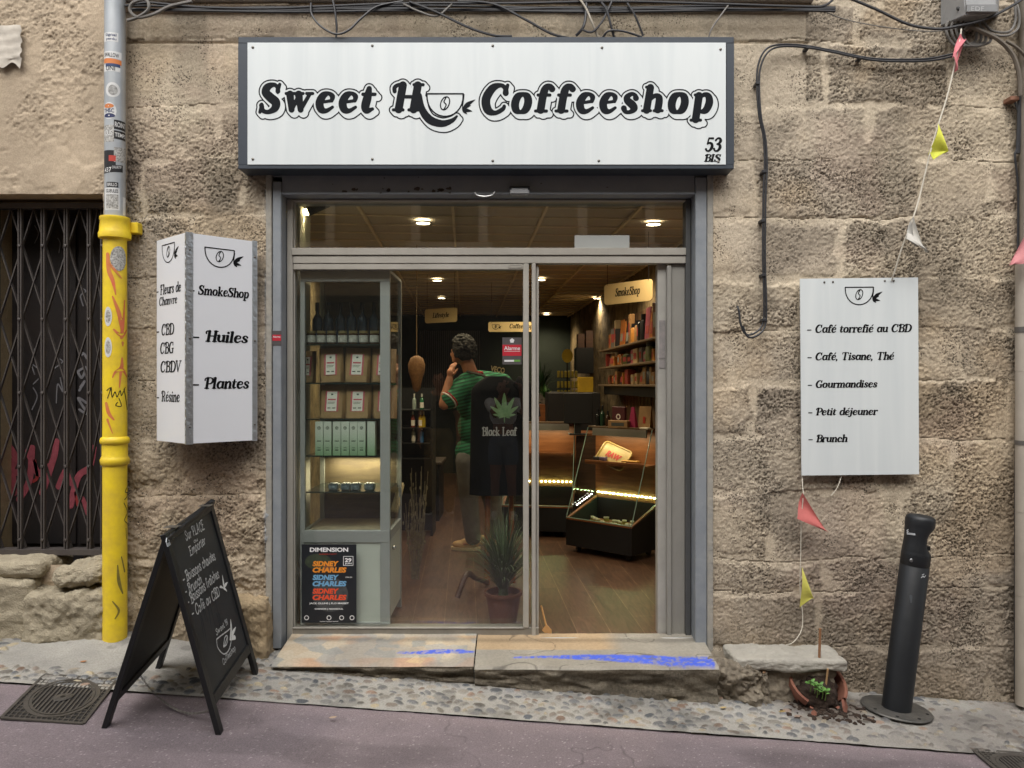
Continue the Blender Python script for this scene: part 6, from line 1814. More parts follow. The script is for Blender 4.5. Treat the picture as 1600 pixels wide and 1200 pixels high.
# ---------------------------------------------------------------- electric box and cables
def cables():
    d = 4.34
    t = thing('junction_box', 'grey plastic electricity junction box with embossed letters at the top right', 'junction box', P(1515, 38, 4.36))
    bx = mat('box_grey', '#8f9090', .5, col2='#a3a4a3', scale=6, bump=.1)
    fr = [P(1508, 8, 4.25), P(1559, 8, 4.25), P(1559, -60, 4.25), P(1508, -60, 4.25)]
    bkk = [P(1469, 40, 4.42), P(1560, 23, 4.42), P(1575, -80, 4.42), P(1472, -80, 4.42)]
    bm = NB()
    mid = [P(1509, 23, 4.27), P(1559, 20, 4.27)]
    q0, q1 = P(1470, 0, 4.40), P(1556, 0, 4.40)
    zt_, zb_ = P(0, -60, 4.3).z, P(0, 34, 4.30).z
    vs = [bm.verts.new(v) for v in (P(1470, 41, 4.44), P(1510, 24, 4.25), P(1556, 21, 4.25), P(1560, 26, 4.44), P(1470, -70, 4.44), P(1500, -60, 4.25), P(1556, -60, 4.25), P(1565, -70, 4.44))]
    for f in ((0, 1, 5, 4), (1, 2, 6, 5), (2, 3, 7, 6), (0, 3, 2, 1), (4, 5, 6, 7)): bm.faces.new([vs[i] for i in f])
    bmesh.ops.bevel(bm, geom=bm.edges[:], offset=.006, segments=2, affect='EDGES')
    obj('housing', bm, bx, t)
    bm = NB(); box(bm, P(1509, 0, 4.25).x, P(1557, 0, 4.25).x, -.206, -.19, P(0, 20, 4.25).z, P(0, 8, 4.25).z, .002); lid = obj('lid_edge', bm, mat('box_edge', '#7d7e7e', .5), t)
    bm = NB(); addflat(bm, ftext('EDF', P(0, 11, 4.24).z-P(0, 18, 4.24).z, 20*4.24/FPX, 0, .01, 1.1), P(1517, 17.5, 4.24)+Vector((0, -.0035, 0)), (1, 0, 0), (0, 0, 1)); flat_obj('lettering', bm, mat('emboss', '#a9aaa9', .5), lid)
    bm = NB(); ball(bm, P(1498, 13, 4.30), .014, 1, .6, 1); obj('screw_cap', bm, mat('cap_dark', '#3f4040', .6), t)
    blackc = mat('cable_black', '#2a2b2e', .5, var=.15, scale=20); greyc = mat('cable_grey', '#6f6c67', .55, var=.15, scale=20); palec = mat('cable_pale', '#a19a8c', .55, var=.12, scale=20)
    def cab(label, runs, m, name='cable', group=None):
        bm = NB()
        for pts, r in runs: tube(bm, [P(x, y, dd) for x, y, dd in pts], r, 7)
        tag(obj(name, bm, m), label, 'cable', group)
    D1 = 4.35
    run = lambda off, amp: [(x, 15+off+amp*math.sin(x*.013+off), 4.345) for x in range(205, 1310, 55)]
    cab('thick dark cable bundle lying along the ledge above the fascia sign', [(run(-1, 2), .008), (run(2, 1.5), .008), (run(-4, 2.4), .007), (run(0, -2), .007), ([(x, y, 4.34) for x, y in ((195, 9), (230, 4), (275, 8), (330, 12), (420, 13), (500, 10), (640, 5), (800, 5), (960, 2), (1120, 6), (1250, 10), (1290, 8), (1310, -12))], .007)], blackc, 'cable_bundle')
    cab('grey cable looped in an eyelet beside the zinc downpipe', [([(199, 32, 4.33), (215, 27, 4.32), (232, 14, 4.31), (228, 0, 4.31), (208, 4, 4.31), (203, 16, 4.315), (215, 27, 4.32), (240, 22, 4.32), (265, 10, 4.33), (300, 2, 4.34)], .009)], greyc)
    cab('slack cable loop touching the top of the fascia sign', [([(486, 5, 4.33), (487, 22, 4.32), (500, 40, 4.3), (524, 53, 4.29), (545, 47, 4.29), (565, 28, 4.31), (590, 10, 4.33), (630, 2, 4.34)], .006)], blackc)
    cab('thin cable dropping straight behind the fascia sign', [([(518, -8, 4.34), (523, 15, 4.33), (526, 40, 4.33), (525, 62, 4.34)], .006)], blackc)
    cab('shallow cable loop under the ledge near the middle', [([(630, 6, 4.34), (655, 18, 4.33), (682, 25, 4.33), (700, 12, 4.34), (708, 4, 4.34)], .006)], greyc)
    cab('long cable sweeping down onto the sign top', [([(640, 3, 4.33), (680, 18, 4.32), (730, 42, 4.31), (770, 55, 4.31), (800, 57, 4.32)], .007), ([(715, 2, 4.34), (770, 6, 4.33), (820, 30, 4.32), (860, 52, 4.32), (890, 60, 4.34)], .007)], blackc)
    cab('pale twisted cable among the black loops above the sign', [([(902, -6, 4.33), (915, 12, 4.32), (925, 35, 4.31), (934, 58, 4.33)], .006)], palec)
    cab('black cable knot hanging above the right half of the sign', [([(916, 5, 4.33), (915, 25, 4.32), (911, 43, 4.31), (900, 56, 4.33)], .008), ([(909, 46, 4.31), (925, 50, 4.31), (940, 35, 4.31), (950, 15, 4.32), (957, 0, 4.34)], .006), ([(940, 4, 4.32), (948, 16, 4.31), (955, 42, 4.31), (960, 60, 4.33)], .007), ([(942, 58, 4.33), (952, 48, 4.31), (975, 49, 4.31), (1003, 58, 4.33)], .006), ([(980, 5, 4.33), (992, 24, 4.32), (1005, 56, 4.33)], .006)], blackc)
    cab('thin wire running from the ledge to the right corner of the sign', [([(1138, 8, 4.34), (1125, 26, 4.33), (1112, 45, 4.33), (1107, 60, 4.34)], .0045)], greyc)
    # right wall run
    lo = [(1497, 82, 4.36), (1480, 86, 4.38), (1455, 91, 4.40), (1420, 93, 4.40), (1360, 91, 4.40), (1300, 79, 4.40), (1255, 71, 4.40), (1215, 70, 4.39), (1195, 79, 4.39), (1184, 105, 4.40), (1183, 140, 4.40), (1186, 180, 4.40), (1193, 215, 4.40), (1195, 260, 4.40), (1193, 300, 4.40), (1192, 400, 4.40), (1194, 470, 4.40), (1192, 505, 4.40), (1180, 520, 4.39), (1165, 522, 4.39), (1157, 505, 4.39), (1155, 488, 4.39), (1152, 478, 4.40)]
    cab('twin dark cable framing the right wall down to a loose end', [(lo, .006), ([(x+3.5, y+3+(1 if x < 1200 else 0), dd-.004) for x, y, dd in lo[:-2]], .006)], blackc)
    bm = NB()
    for px, py in ((1262, 74), (1345, 90), (1184, 130), (1194, 268), (1192, 345), (1193, 430), (1194, 500)):
        q = P(px, py, 4.395); box(bm, q.x-.012, q.x+.012, q.y-.008, q.y+.05, q.z-.008, q.z+.008, .002)
    tag(obj('cable_clip', bm, blackc), 'small black clips pinning the twin cable to the right wall', 'cable clips')
    cab('black cable drooping across to the electricity box', [([(1325, -4, 4.36), (1370, 15, 4.36), (1420, 38, 4.35), (1465, 45, 4.33), (1500, 40, 4.30), (1540, 30, 4.28), (1580, 10, 4.28), (1604, -6, 4.3)], .008)], blackc)
    cab('thin wire sagging under the drooping black cable', [([(1280, 14, 4.38), (1320, 30, 4.38), (1380, 42, 4.38), (1450, 49, 4.38), (1500, 44, 4.36)], .003)], greyc)
    cab('hanging grey cable loops under the electricity box', [([(x0_, 32, 4.36), (x0_-4, 45, 4.36), (x0_+2, 62, 4.36), (x0_+14, 72, 4.36), (x0_+40, 66, 4.37), (x0_+44-k, 50, 4.37)], .0075) for k, x0_ in enumerate((1482, 1490, 1498, 1506))] + [([(1530, 35, 4.36), (1540, 50, 4.35), (1570, 56, 4.35), (1590, 45, 4.36), (1592, 20, 4.36), (1586, 0, 4.37)], .0075), ([(1536, 34, 4.36), (1550, 48, 4.35), (1575, 50, 4.35), (1586, 35, 4.36), (1586, 10, 4.36)], .007)], greyc, 'cable_bundle')
    cab('thick taped cable curving down along the right drainpipe', [([(1508, 48, 4.33), (1516, 42, 4.32), (1530, 47, 4.32), (1560, 62, 4.33), (1582, 85, 4.34), (1592, 115, 4.35), (1594, 150, 4.36)], .012), ([(1572, 64, 4.34), (1590, 75, 4.34), (1604, 90, 4.35)], .009)], mat('cable_taped', '#6a6257', .6, var=.2, scale=12))
    cab('dark cable strung down the wall edge beside the drainpipe', [([(1594, 120, 4.40), (1592, 200, 4.40), (1590, 240, 4.40)], .012), ([(1586, 160, 4.40), (1594, 185, 4.40), (1598, 210, 4.40), (1588, 235, 4.40), (1586, 246, 4.40), (1591, 300, 4.41), (1590, 420, 4.41), (1587, 700, 4.41), (1586, 1080, 4.40)], .006)], blackc)
    bm = NB(); q = P(1584, 155, 4.40); box(bm, q.x-.03, q.x+.02, q.y-.02, q.y+.05, q.z-.012, q.z+.012, .003)
    tag(obj('pipe_bracket', bm, mat('rusty_bracket', '#8a6450', .8)), 'rusty bracket sticking out above the right drainpipe', 'bracket')
cables()

# ---------------------------------------------------------------- bunting
def bunting():
    t = thing('bunting', 'string of faded pennants hanging from the electricity box past the white menu sign', 'bunting', P(1420, 400, 4.34))
    strm = mat('bunting_string', '#cfc9ba', .8)
    bm = NB()
    tube(bm, [P(x, y, dd) for x, y, dd in ((1502, 45, 4.30), (1500, 60, 4.29), (1492, 100, 4.28), (1480, 150, 4.28), (1466, 195, 4.28), (1453, 240, 4.28), (1436, 310, 4.29), (1425, 345, 4.29), (1410, 385, 4.31), (1396, 430, 4.36), (1393, 440, 4.40))], .0042, 6)
    tube(bm, [P(x, y, dd) for x, y, dd in ((1253, 742, 4.40), (1254, 760, 4.38), (1255, 775, 4.36), (1252, 815, 4.36), (1251, 870, 4.36), (1250, 920, 4.36), (1254, 960, 4.36), (1252, 985, 4.34), (1240, 1003, 4.30), (1228, 1008, 4.28))], .0022, 6)
    tube(bm, [P(x, y, dd) for x, y, dd in ((1315, 744, 4.40), (1308, 762, 4.38), (1298, 775, 4.37))], .002, 6)
    obj('string', bm, strm, t)
    def flag(pts, col, name, m2=None):
        m = mat(name, col, .75, var=.1, scale=20)
        bm = NB()
        n = 8
        a, b_, c = [P(*p) for p in pts[:3]]
        rows = []
        for j in range(n+1):
            k = j/n
            l, r = a.lerp(c, k), b_.lerp(c, k)
            row = [bm.verts.new(l.lerp(r, i/n)+Vector((0, pts[3]*math.sin(i/n*math.pi*1.4+k*1.5), 0))) for i in range(n+1)]
            rows.append(row)
        for j in range(n):
            for i in range(n):
                try: bm.faces.new((rows[j][i], rows[j][i+1], rows[j+1][i+1], rows[j+1][i])).smooth = True
                except ValueError: pass
        bmesh.ops.remove_doubles(bm, verts=bm.verts[:], dist=.0005)
        g = bmesh.ops.extrude_face_region(bm, geom=bm.faces[:])
        for v in [e for e in g['geom'] if isinstance(e, bmesh.types.BMVert)]: v.co.y += .0012
        bmesh.ops.recalc_face_normals(bm, faces=bm.faces)
        obj('pennant', bm, m, t)
    flag([(1501, 52, 4.28), (1486, 92, 4.27), (1509, 62, 4.27), .012], '#c9747c', 'flag_pink')
    flag([(1509, 60, 4.27), (1486, 86, 4.26), (1494, 111, 4.27), .02], '#d07a80', 'flag_pink2')
    flag([(1466, 193, 4.27), (1453, 240, 4.27), (1479, 238, 4.25), -.02], '#cfd04a', 'flag_yellow')
    flag([(1453, 238, 4.26), (1479, 236, 4.25), (1459, 249, 4.245), .006], '#b9bd3c', 'flag_yellow_fold')
    flag([(1427, 338, 4.28), (1414, 374, 4.28), (1449, 394, 4.25), .02], '#b9b6ae', 'flag_white')
    flag([(1424, 345, 4.27), (1414, 374, 4.28), (1432, 385, 4.26), .012], '#a5a39c', 'flag_white_fold')
    flag([(1254, 770, 4.35), (1244, 810, 4.35), (1293, 831, 4.32), .018], '#b5615c', 'flag_red')
    flag([(1253, 886, 4.35), (1251, 950, 4.35), (1270, 935, 4.32), -.014], '#c9c45e', 'flag_yellow_faded')
    flag([(1606, 360, 4.30), (1606, 412, 4.28), (1579, 414, 4.27), .012], '#b9787a', 'flag_rose')
bunting()

q = gp(82, 1002); bm = NB(); bmesh.ops.create_grid(bm, x_segments=6, y_segments=6, size=.02)
for v in bm.verts: v.co = Vector((q.x+v.co.x*1.3, q.y+v.co.y, gz(q.x, q.y)+.012+random.uniform(0, .008)))
tag(obj('paper_scrap', bm, mat('scrap_white', '#d8d8d4', .8)), 'crumpled white paper scrap on the cement pavement below the gate', 'litter')
for i, (px, py, c_, nm) in enumerate(((130, 1040, '#a9764e', 'orange'), (1222, 1118, '#8f7a4a', 'ochre'), (1130, 1112, '#b09a6a', 'straw coloured'), (520, 1128, '#a58f78', 'pale'))):
    q = gp(px, py); bm = NB()
    vs = [bm.verts.new(Vector((q.x+x*.02, q.y+y*.013, gz(q.x, q.y)+.008+z*.006))) for x, y, z in ((-1, 0, .2), (-.3, .6, .6), (.5, .5, .8), (1, 0, 1), (.4, -.6, .4), (-.4, -.5, .1))]
    bm.faces.new(vs)
    tag(obj('dry_leaf', bm, mat('dry_leaf_'+nm.split()[0], c_, .8)), f'small {nm} dry leaf lying on the ' + ('cement beside the manhole cover', 'pavement before the broken flowerpot', 'pebbles before the doorstep end', 'road edge before the mosaic step')[i], 'leaf', 'dry leaves on the ground')

# ---------------------------------------------------------------- things inside the shop
def mbox(name, label, cat, loc, dims, m, rot=0, group=None, bev=.004, label_m=None, tilt=0):
    t = thing(name, label, cat, loc, group, world=False)
    t.rotation_euler = (R(tilt), 0, rot)
    bm = NB(); x, y, z = dims; box(bm, -x/2, x/2, -y/2, y/2, 0, z, bev); obj('box', bm, m, t)
    if label_m:
        bm = NB(); box(bm, -x*.32, x*.32, -y/2-.0015, -y/2-.0003, z*.3, z*.72); box(bm, -x/2-.0015, -x/2-.0003, -y*.32, y*.32, z*.3, z*.72); obj('label', bm, label_m, t)
    return t

# hanging plates
plate_m = mat('plate_cream', '#d9c08a', .5, var=.04)
def plate(p0, p1, p2, s_, label, cap, logo=False, th=.006):      # bottom left, bottom right, top left
    a, b_, c = P(*p0), P(*p1), P(*p2)
    t = thing('hanging_sign', label, 'hanging sign', a.lerp(b_, .5))
    ux = (b_-a); ux.z = 0; W = ux.length; ux.normalize(); Hh = (c-a).length; up = Vector((0, 0, 1)); n = ux.cross(up)
    z = (a.z+b_.z)/2; O = Vector((a.x, a.y, z))
    bm = NB(); prism(bm, rrect(W, Hh, Hh*.17), O, ux, up, th); obj('plate', bm, plate_m, t)
    bm = NB()
    for k in (.07, .93):
        q = O+ux*W*k+up*(Hh-.01); tube(bm, [q, Vector((q.x, q.y, CZ+.01))], .002, 5)
    obj('wire', bm, blk, t)
    V, F = stext(s_, cap, W*(.52 if not logo else .5), .2, 1.1)
    bm = NB(); addflat(bm, (V, F), O+n*.0012, ux, up, (W*(.24 if not logo else .46), Hh*.36))
    if logo:
        v, f = shape2d(logo_segs(.03), .03); addflat(bm, (np.array(v)*W*.16, f), O+n*.0012, ux, up, (W*.08, Hh*.72))
    flat_obj('lettering', bm, ink, t)
plate((944, 478, 6.05), (1019, 468, 5.7), (944, 446, 6.05), 'SmokeShop', 'cream smoke shop plate hanging in the open doorway', .062)
plate((664, 502, 8.0), (714, 506, 7.8), (664, 480, 8.0), 'Lifestyle', 'small cream lifestyle plate hanging behind the bay window', .05)
plate((763, 518.5, 8.6), (835, 518.5, 8.6), (763, 503, 8.6), 'Coffeeshop', 'cream coffee plate with cup emblem half hidden by the mullion', .05, True)

dkwood = wood_mat('dark_wood', '#3a261a', '#54382a', .5, (1, 1, 8)); orwood = wood_mat('orange_wood', '#6e4122', '#8a5632', .45, (1, 1, 8)); blackm = mat('matt_black', '#121315', .5)
# shelves on the right wall
def shelves():
    t = thing('wall_shelf', 'long product shelves on the right hand stone wall of the shop', 'shelving', I(1.4, 1.6, 1.2))
    Zs = (1.86, 1.665, 1.47)
    for z in Zs:
        bm = NB(); box(bm, 1.27, 1.5, .55, 4.4, z-.018, z, .002, IM); obj('shelf', bm, mat('shelf_wood', '#7d6a52', .5), t)
    bm = NB(); box(bm, 1.30, 1.5, .55, 4.2, 1.36, 1.45, .003, IM); obj('drawer_strip', bm, blackm, t)
    bm = NB()
    for k in range(23): box(bm, 1.475, 1.497, .6+k*.15, .6+k*.15+.12, .9, 1.355, .002, IM)
    for k in range(23): box(bm, 1.478, 1.499, .6+k*.15, .6+k*.15+.13, 1.48, 2.2, .002, IM)
    obj('slat_panel', bm, wood_mat('slat_wood', '#5b4632', '#7d6248', .6, (6, 6, 1)), t)
    rg = random.Random(21)
    cols = (('amber', '#a8722f'), ('brown', '#6b452c'), ('black', '#1b1b1d'), ('red', '#7c2f26'), ('cream', '#b09a72'), ('pink', '#a04e5e'), ('olive', '#5d6135'), ('tan', '#8f6e48'), ('grey', '#6d6b66'), ('orange', '#b06a2c'))
    names = ('top', 'middle', 'bottom')
    for si, z in enumerate(Zs):
        v = .72; k = 0
        while v < 4.25 and k < 22:
            cn, ch = cols[(rg.randrange(10))]
            kind = rg.choice(('carton', 'carton', 'pouch', 'jar', 'tin'))
            w_ = rg.uniform(.09, .19); h = rg.uniform(.08, .17) if si else rg.uniform(.12, .30)
            loc = I(1.285+.05+rg.uniform(0, .03), v+w_/2, z+.0005)
            lb = f'{cn} {kind} on the {names[si]} right wall shelf, {ORD[k]} from the street'
            m = mat('goods_'+cn, ch, .45, var=.25, scale=25); lm = mat('goods_label_'+str(rg.randrange(3)), ('#c9b78a', '#a33f38', '#8d8f86')[rg.randrange(3)], .6, var=.3, scale=60)
            g = 'goods on the right wall shelves'
            if kind == 'jar':
                t2 = thing('jar', lb, 'jar', loc, g, world=False); r = min(.05, w_/2); bm = NB(); lathe(bm, [(0, 0), (r, 0), (r, h*.72), (r*.8, h*.8), (0, h*.8)], n=14, close=False); obj('body', bm, m, t2)
                bm = NB(); lathe(bm, [(r*.82, h*.8), (r*.86, h*.8), (r*.86, h), (0, h)], n=14, close=False); obj('lid', bm, blk, t2)
            elif kind == 'pouch':
                t2 = thing('pouch', lb, 'pouch', loc, g, world=False); t2.rotation_euler = (0, 0, R(-90)+TH)
                bm = NB(); box(bm, -w_/2, w_/2, -.02, .02, 0, h)
                for q in bm.verts:
                    if q.co.z > h*.5: q.co.y *= .15
                obj('pouch', bm, m, t2); bm = NB(); prism(bm, [(-w_*.3, 0), (w_*.3, 0), (w_*.3, h*.45), (-w_*.3, h*.45)], (0, -.0187, h*.2), (1, 0, 0), (0, .09, 1), .002); obj('label', bm, lm, t2)
            else:
                mbox(kind, lb, kind, loc, (w_*.95, rg.uniform(.05, .09), h), m, R(-90)+TH+rg.uniform(-.15, .15), g, .004 if kind == 'carton' else .014, lm)
            v += w_ + rg.uniform(.005, .025); k += 1
shelves()

# slanted glass display cases on castors
def case(name, A, ang, label):
    t = thing(name, label, 'display case', A, world=False)
    t.rotation_euler = (0, 0, ang)
    W, D_, z0, z1, zb2, zt_ = .69, .46, .06, .29, .44, 1.09
    bm = NB()
    for pl in ([(0, z0), (D_, z0), (D_, zb2), (0, z1)],):
        prism(bm, pl, (0, 0, 0), (0, 1, 0), (0, 0, 1), -.02); prism(bm, pl, (W-.02, 0, 0), (0, 1, 0), (0, 0, 1), -.02)
    box(bm, .021, W-.021, 0, .02, z0, z1-.002); box(bm, .021, W-.021, D_-.02, D_, z0, zb2); box(bm, .021, W-.021, .02, D_-.02, z0, z0+.02)
    obj('base', bm, blackm, t)
    bm = NB(); box(bm, .022, W-.022, .022, D_-.022, z1-.06, z1-.045); obj('tray_floor', bm, orwood, t)
    bm = NB(); box(bm, .02, W-.02, -.004, .018, z1, z1+.012); prism(bm, [(0, z1), (D_-.03, zb2), (D_-.03, zb2+.012), (0, z1+.012)], (0, 0, 0), (0, 1, 0), (0, 0, 1), -.022); prism(bm, [(0, z1), (D_-.03, zb2), (D_-.03, zb2+.012), (0, z1+.012)], (W-.022, 0, 0), (0, 1, 0), (0, 0, 1), -.022); obj('edge_trim', bm, orwood, t)
    bm = NB(); box(bm, .0, W, D_-.02, D_+.0, zb2+.001, zt_); obj('back_panel', bm, orwood, t)
    bm = NB(); box(bm, .03, W-.03, .24, D_-.02, .765, .78); box(bm, .03, W-.03, .235, .25, .78, .80); obj('shelf', bm, orwood, t)
    bm = NB(); box(bm, -.005, W+.005, D_-.13, D_+.01, zt_, zt_+.012, .002); obj('top', bm, mat('case_top', '#5c4a36', .35), t)
    bm = NB(); box(bm, .06, W-.06, D_-.15, D_-.132, zt_-.07, zt_-.004); obj('lamp_rail', bm, mat('rail_grey', '#8d8b84', .4, .3), t)
    ly = (D_-.14)/(zt_-z1)
    bm = NB()
    vs = [bm.verts.new(v) for v in ((0.005, .0, z1+.013), (W-.005, .0, z1+.013), (W-.005, D_-.14, zt_), (.005, D_-.14, zt_))]; bm.faces.new(vs)
    obj('slanted_glass', bm, GLASS2, t)
    bm = NB()
    for x in (.003, W-.003):
        tube(bm, [(x, 0, z1+.013), (x, D_-.14, zt_)], .004, 6, False)
    tube(bm, [(0, 0, z1+.016), (W, 0, z1+.016)], .004, 6, False)
    obj('glass_edge', bm, mat('edge_green', '#7d9488', .25), t)
    for x in (.003, W-.003):
        bm = NB(); vs = [bm.verts.new(v) for v in ((x, .0, z1+.013), (x, D_-.14, zt_), (x, D_-.02, zt_), (x, D_-.03, zb2+.013))]; bm.faces.new(vs); obj('side_glass', bm, GLASS2, t)
    bm = NB()
    for k in range(15): box(bm, .03+k*.043, .045+k*.043, D_-.034, D_-.021, .485, .493)
    obj('light_strip', bm, mat('led_glow', '#d8ffb0', .5, emit=(.62, 1.0, .45), es=34), t)
    bm = NB()
    for k in range(7): box(bm, .022, .03, .12+k*.036, .13+k*.036, .40+k*.012, .408+k*.012)
    obj('light_strip', bm, mat('led_glow_white', '#ffffff', .5, emit=(1, .98, .85), es=10), t)
    for x in (.08, W-.08):
        for y in (.08, D_-.08):
            bm = NB(); lathe(bm, [(0, -.012), (.028, -.012), (.03, 0), (.028, .012), (0, .012)], n=14, M=Matrix.Translation((x, y, .030)) @ Matrix.Rotation(R(90), 4, 'Y'), close=False); obj('castor', bm, mat('castor_grey', '#3a3a3c', .5), t)
    l = bpy.data.lights.new('strip_lamp', 'AREA'); l.shape = 'RECTANGLE'; l.size = .6; l.size_y = .02; l.energy = .9; l.color = (1, .86, .5)
    o = bpy.data.objects.new('strip_lamp', l); o.location = (W/2, D_-.16, zt_-.08); o.rotation_euler = (R(20), 0, 0); C.objects.link(o); o.parent = t
    return t, Matrix.Translation(A) @ Matrix.Rotation(ang, 4, 'Z')
A1 = Vector((.48, 2.39-.02, -.012)); ang1 = math.atan2(-.46, .503)
c1, M1 = case('display_case', A1, ang1, 'slanted glass display case on castors with lit jars, in the open doorway')
c2, M2 = case('display_case', Vector((-.10, 3.05, -.012)), R(-9), 'second slanted glass case half hidden behind the door mullion')
rg = random.Random(3)
for k in range(22):
    x, y = rg.uniform(.05, .64), rg.uniform(.05, .36)
    loc = M1 @ Vector((x, y, .2455))
    t = thing('sample_jar', 'tiny lidded sample jar lying in the lit base of the doorway display case', 'jar', loc, 'sample jars in the doorway case', world=False)
    r = rg.uniform(.014, .022)
    bm = NB(); lathe(bm, [(0, 0), (r, 0), (r, .028), (0, .028)], n=12, close=False); obj('glass', bm, mat('jar_green', '#6f7a3c', .25, col2='#a49a5a', scale=70), t)
    bm = NB(); lathe(bm, [(0, .028), (r*1.05, .028), (r*1.05, .038), (0, .038)], n=12, close=False); obj('lid', bm, mat('jar_lid', '#c9c6b0', .35), t)
# rolling tray leaning on the shelf of the case
t = thing('rolling_tray', 'tilted metal tray with red lettering leaning in the doorway display case', 'tray', M1 @ Vector((.10, .30, .80)), world=False)
t.rotation_euler = (R(58), R(18), ang1)
bm = NB(); prism(bm, rrect(.30, .20, .03), (0, 0, .012), (1, 0, 0), (0, 1, 0), .004)
pts = [Vector((x, y, .018)) for x, y in rrect(.30, .20, .03)]; tube(bm, pts+[pts[0]], .008, 6, False, False)
obj('tray', bm, mat('tray_tan', '#b09458', .4, col2='#8a713c', scale=9), t)
bm = NB(); addflat(bm, ftext('RAW', .06, .16, .2, .05), (.07, .07, .0165), (1, 0, 0), (0, 1, 0)); flat_obj('lettering', bm, mat('tray_red', '#a8231c', .5), t)
for x, c_, nm in ((.13, '#2b2a2e', 'black'), (.20, '#5a4a6a', 'violet')):
    mbox('grinder_box', f'small {nm} box on the wooden shelf of the doorway display case', 'box', M1 @ Vector((x, .285, .801)), (.06, .05, .03), mat('box_'+nm, c_, .5), ang1)
mbox('paper_pack', 'flat amber paper pack on the wooden shelf of the doorway display case', 'paper pack', M1 @ Vector((.48, .30, .801)), (.16, .06, .015), mat('box_amber', '#b8863c', .5), ang1+.1)
# on top of the case
TZ = 1.103-.012
t = mbox('gift_box', 'maroon card box with round white emblem standing on the doorway display case', 'box', M1 @ Vector((.28, .42, TZ)), (.15, .03, .19), mat('maroon', '#4a1f24', .5), ang1-.1)
bm = NB(); lathe(bm, [(.016, 0), (.026, 0), (.026, .001), (.016, .001)], n=18, M=Matrix.Translation((0, -.0155, .10)) @ Matrix.Rotation(R(90), 4, 'X'), close=False); obj('emblem', bm, whl, t)
mbox('kraft_box', 'low kraft cardboard box in front of the maroon box on the display case', 'box', M1 @ Vector((.32, .355, TZ)), (.20, .05, .07), kraft, ang1+.08, label_m=txm)
t = thing('pouch', 'magenta pouch beside the maroon box on the display case', 'pouch', M1 @ Vector((.44, .40, TZ)), world=False); t.rotation_euler = (0, 0, ang1)
bm = NB(); box(bm, -.04, .04, -.025, .025, 0, .19)
for v in bm.verts:
    if v.co.z > .1: v.co.x *= .35; v.co.y *= .2
obj('pouch', bm, mat('magenta', '#a02c58', .4), t)
t = thing('paper_bag', 'tall kraft bag with red mark at the door end of the display case', 'coffee bag', M1 @ Vector((.57, .40, TZ)), world=False); t.rotation_euler = (0, 0, ang1)
bm = NB(); box(bm, -.06, .06, -.03, .03, 0, .20)
for v in bm.verts:
    if v.co.z > .1: v.co.y *= .15
obj('bag', bm, kraft, t); bm = NB(); box(bm, -.012, .012, -.026, -.024, .05, .11); obj('mark', bm, mat('sticker_redprint', '#b03a2e', .5), t)
mbox('card_stack', 'stack of pale cards at the edge of the display case top', 'cards', M1 @ Vector((.60, .345, TZ)), (.09, .05, .018), mat('card_pale', '#d0c9b4', .6), ang1)
for i, (x, hh, c_) in enumerate(((.05, .17, 'dark'), (.10, .20, 'green'), (.16, .15, 'brown'))):
    bottle(M1 @ Vector((x, .41, TZ)), hh, .022, mat('small_bottle_'+c_, ('#15181a', '#1f3a2a', '#3a2414')[i], .2), blk, f'small {c_} bottle at the left of the display case top', 'bottles on the display case top')
# till monitor, counter and the goods behind
t = thing('till_screen', 'black back of a till screen standing behind the display cases', 'monitor', P(903, 664, 7.6))
bm = NB(); a, b_ = P(881, 662, 7.6), P(926, 614, 7.6); box(bm, a.x, b_.x, a.y, a.y+.03, a.z, b_.z, .006); obj('screen', bm, blackm, t)
bm = NB(); box(bm, (a.x+b_.x)/2-.03, (a.x+b_.x)/2+.03, a.y+.03, a.y+.08, a.z-.10, a.z+.08); box(bm, (a.x+b_.x)/2-.09, (a.x+b_.x)/2+.09, a.y-.03, a.y+.12, a.z-.112, a.z-.10); obj('stand', bm, blackm, t)
zc = a.z-.112
t = thing('counter', 'wooden shop counter behind the glass display cases', 'counter', (.5, 3.7, -.012))
bm = NB(); box(bm, .28, 1.1, 3.05+.42, 3.9, zc-.03, zc, .003); obj('top', bm, orwood, t)
bm = NB(); box(bm, .32, 1.06, 3.5, 3.86, -.012, zc-.031); obj('front', bm, dkwood, t)
t = thing('side_cabinet', 'orange wooden cabinet beside the door mullion deep in the shop', 'cabinet', P(864, 700, 9.2))
a, b_ = P(843, 632, 9.2), P(885, 632, 9.2); bm = NB(); box(bm, a.x, b_.x, a.y, a.y+.5, -.012, a.z, .004); obj('carcass', bm, orwood, t)
bm = NB(); box(bm, a.x+.03, b_.x-.03, a.y-.01, a.y-.0005, .1, a.z-.05, .003); obj('door', bm, orwood, t)
zs = a.z
green = mat('leaf_green', '#2f5a24', .5, col2='#4a7a32', scale=30); dgreen = mat('leaf_dark', '#1d3520', .5, col2='#2c4a2a', scale=30); potm = mat('pot_grey', '#6b665e', .7)
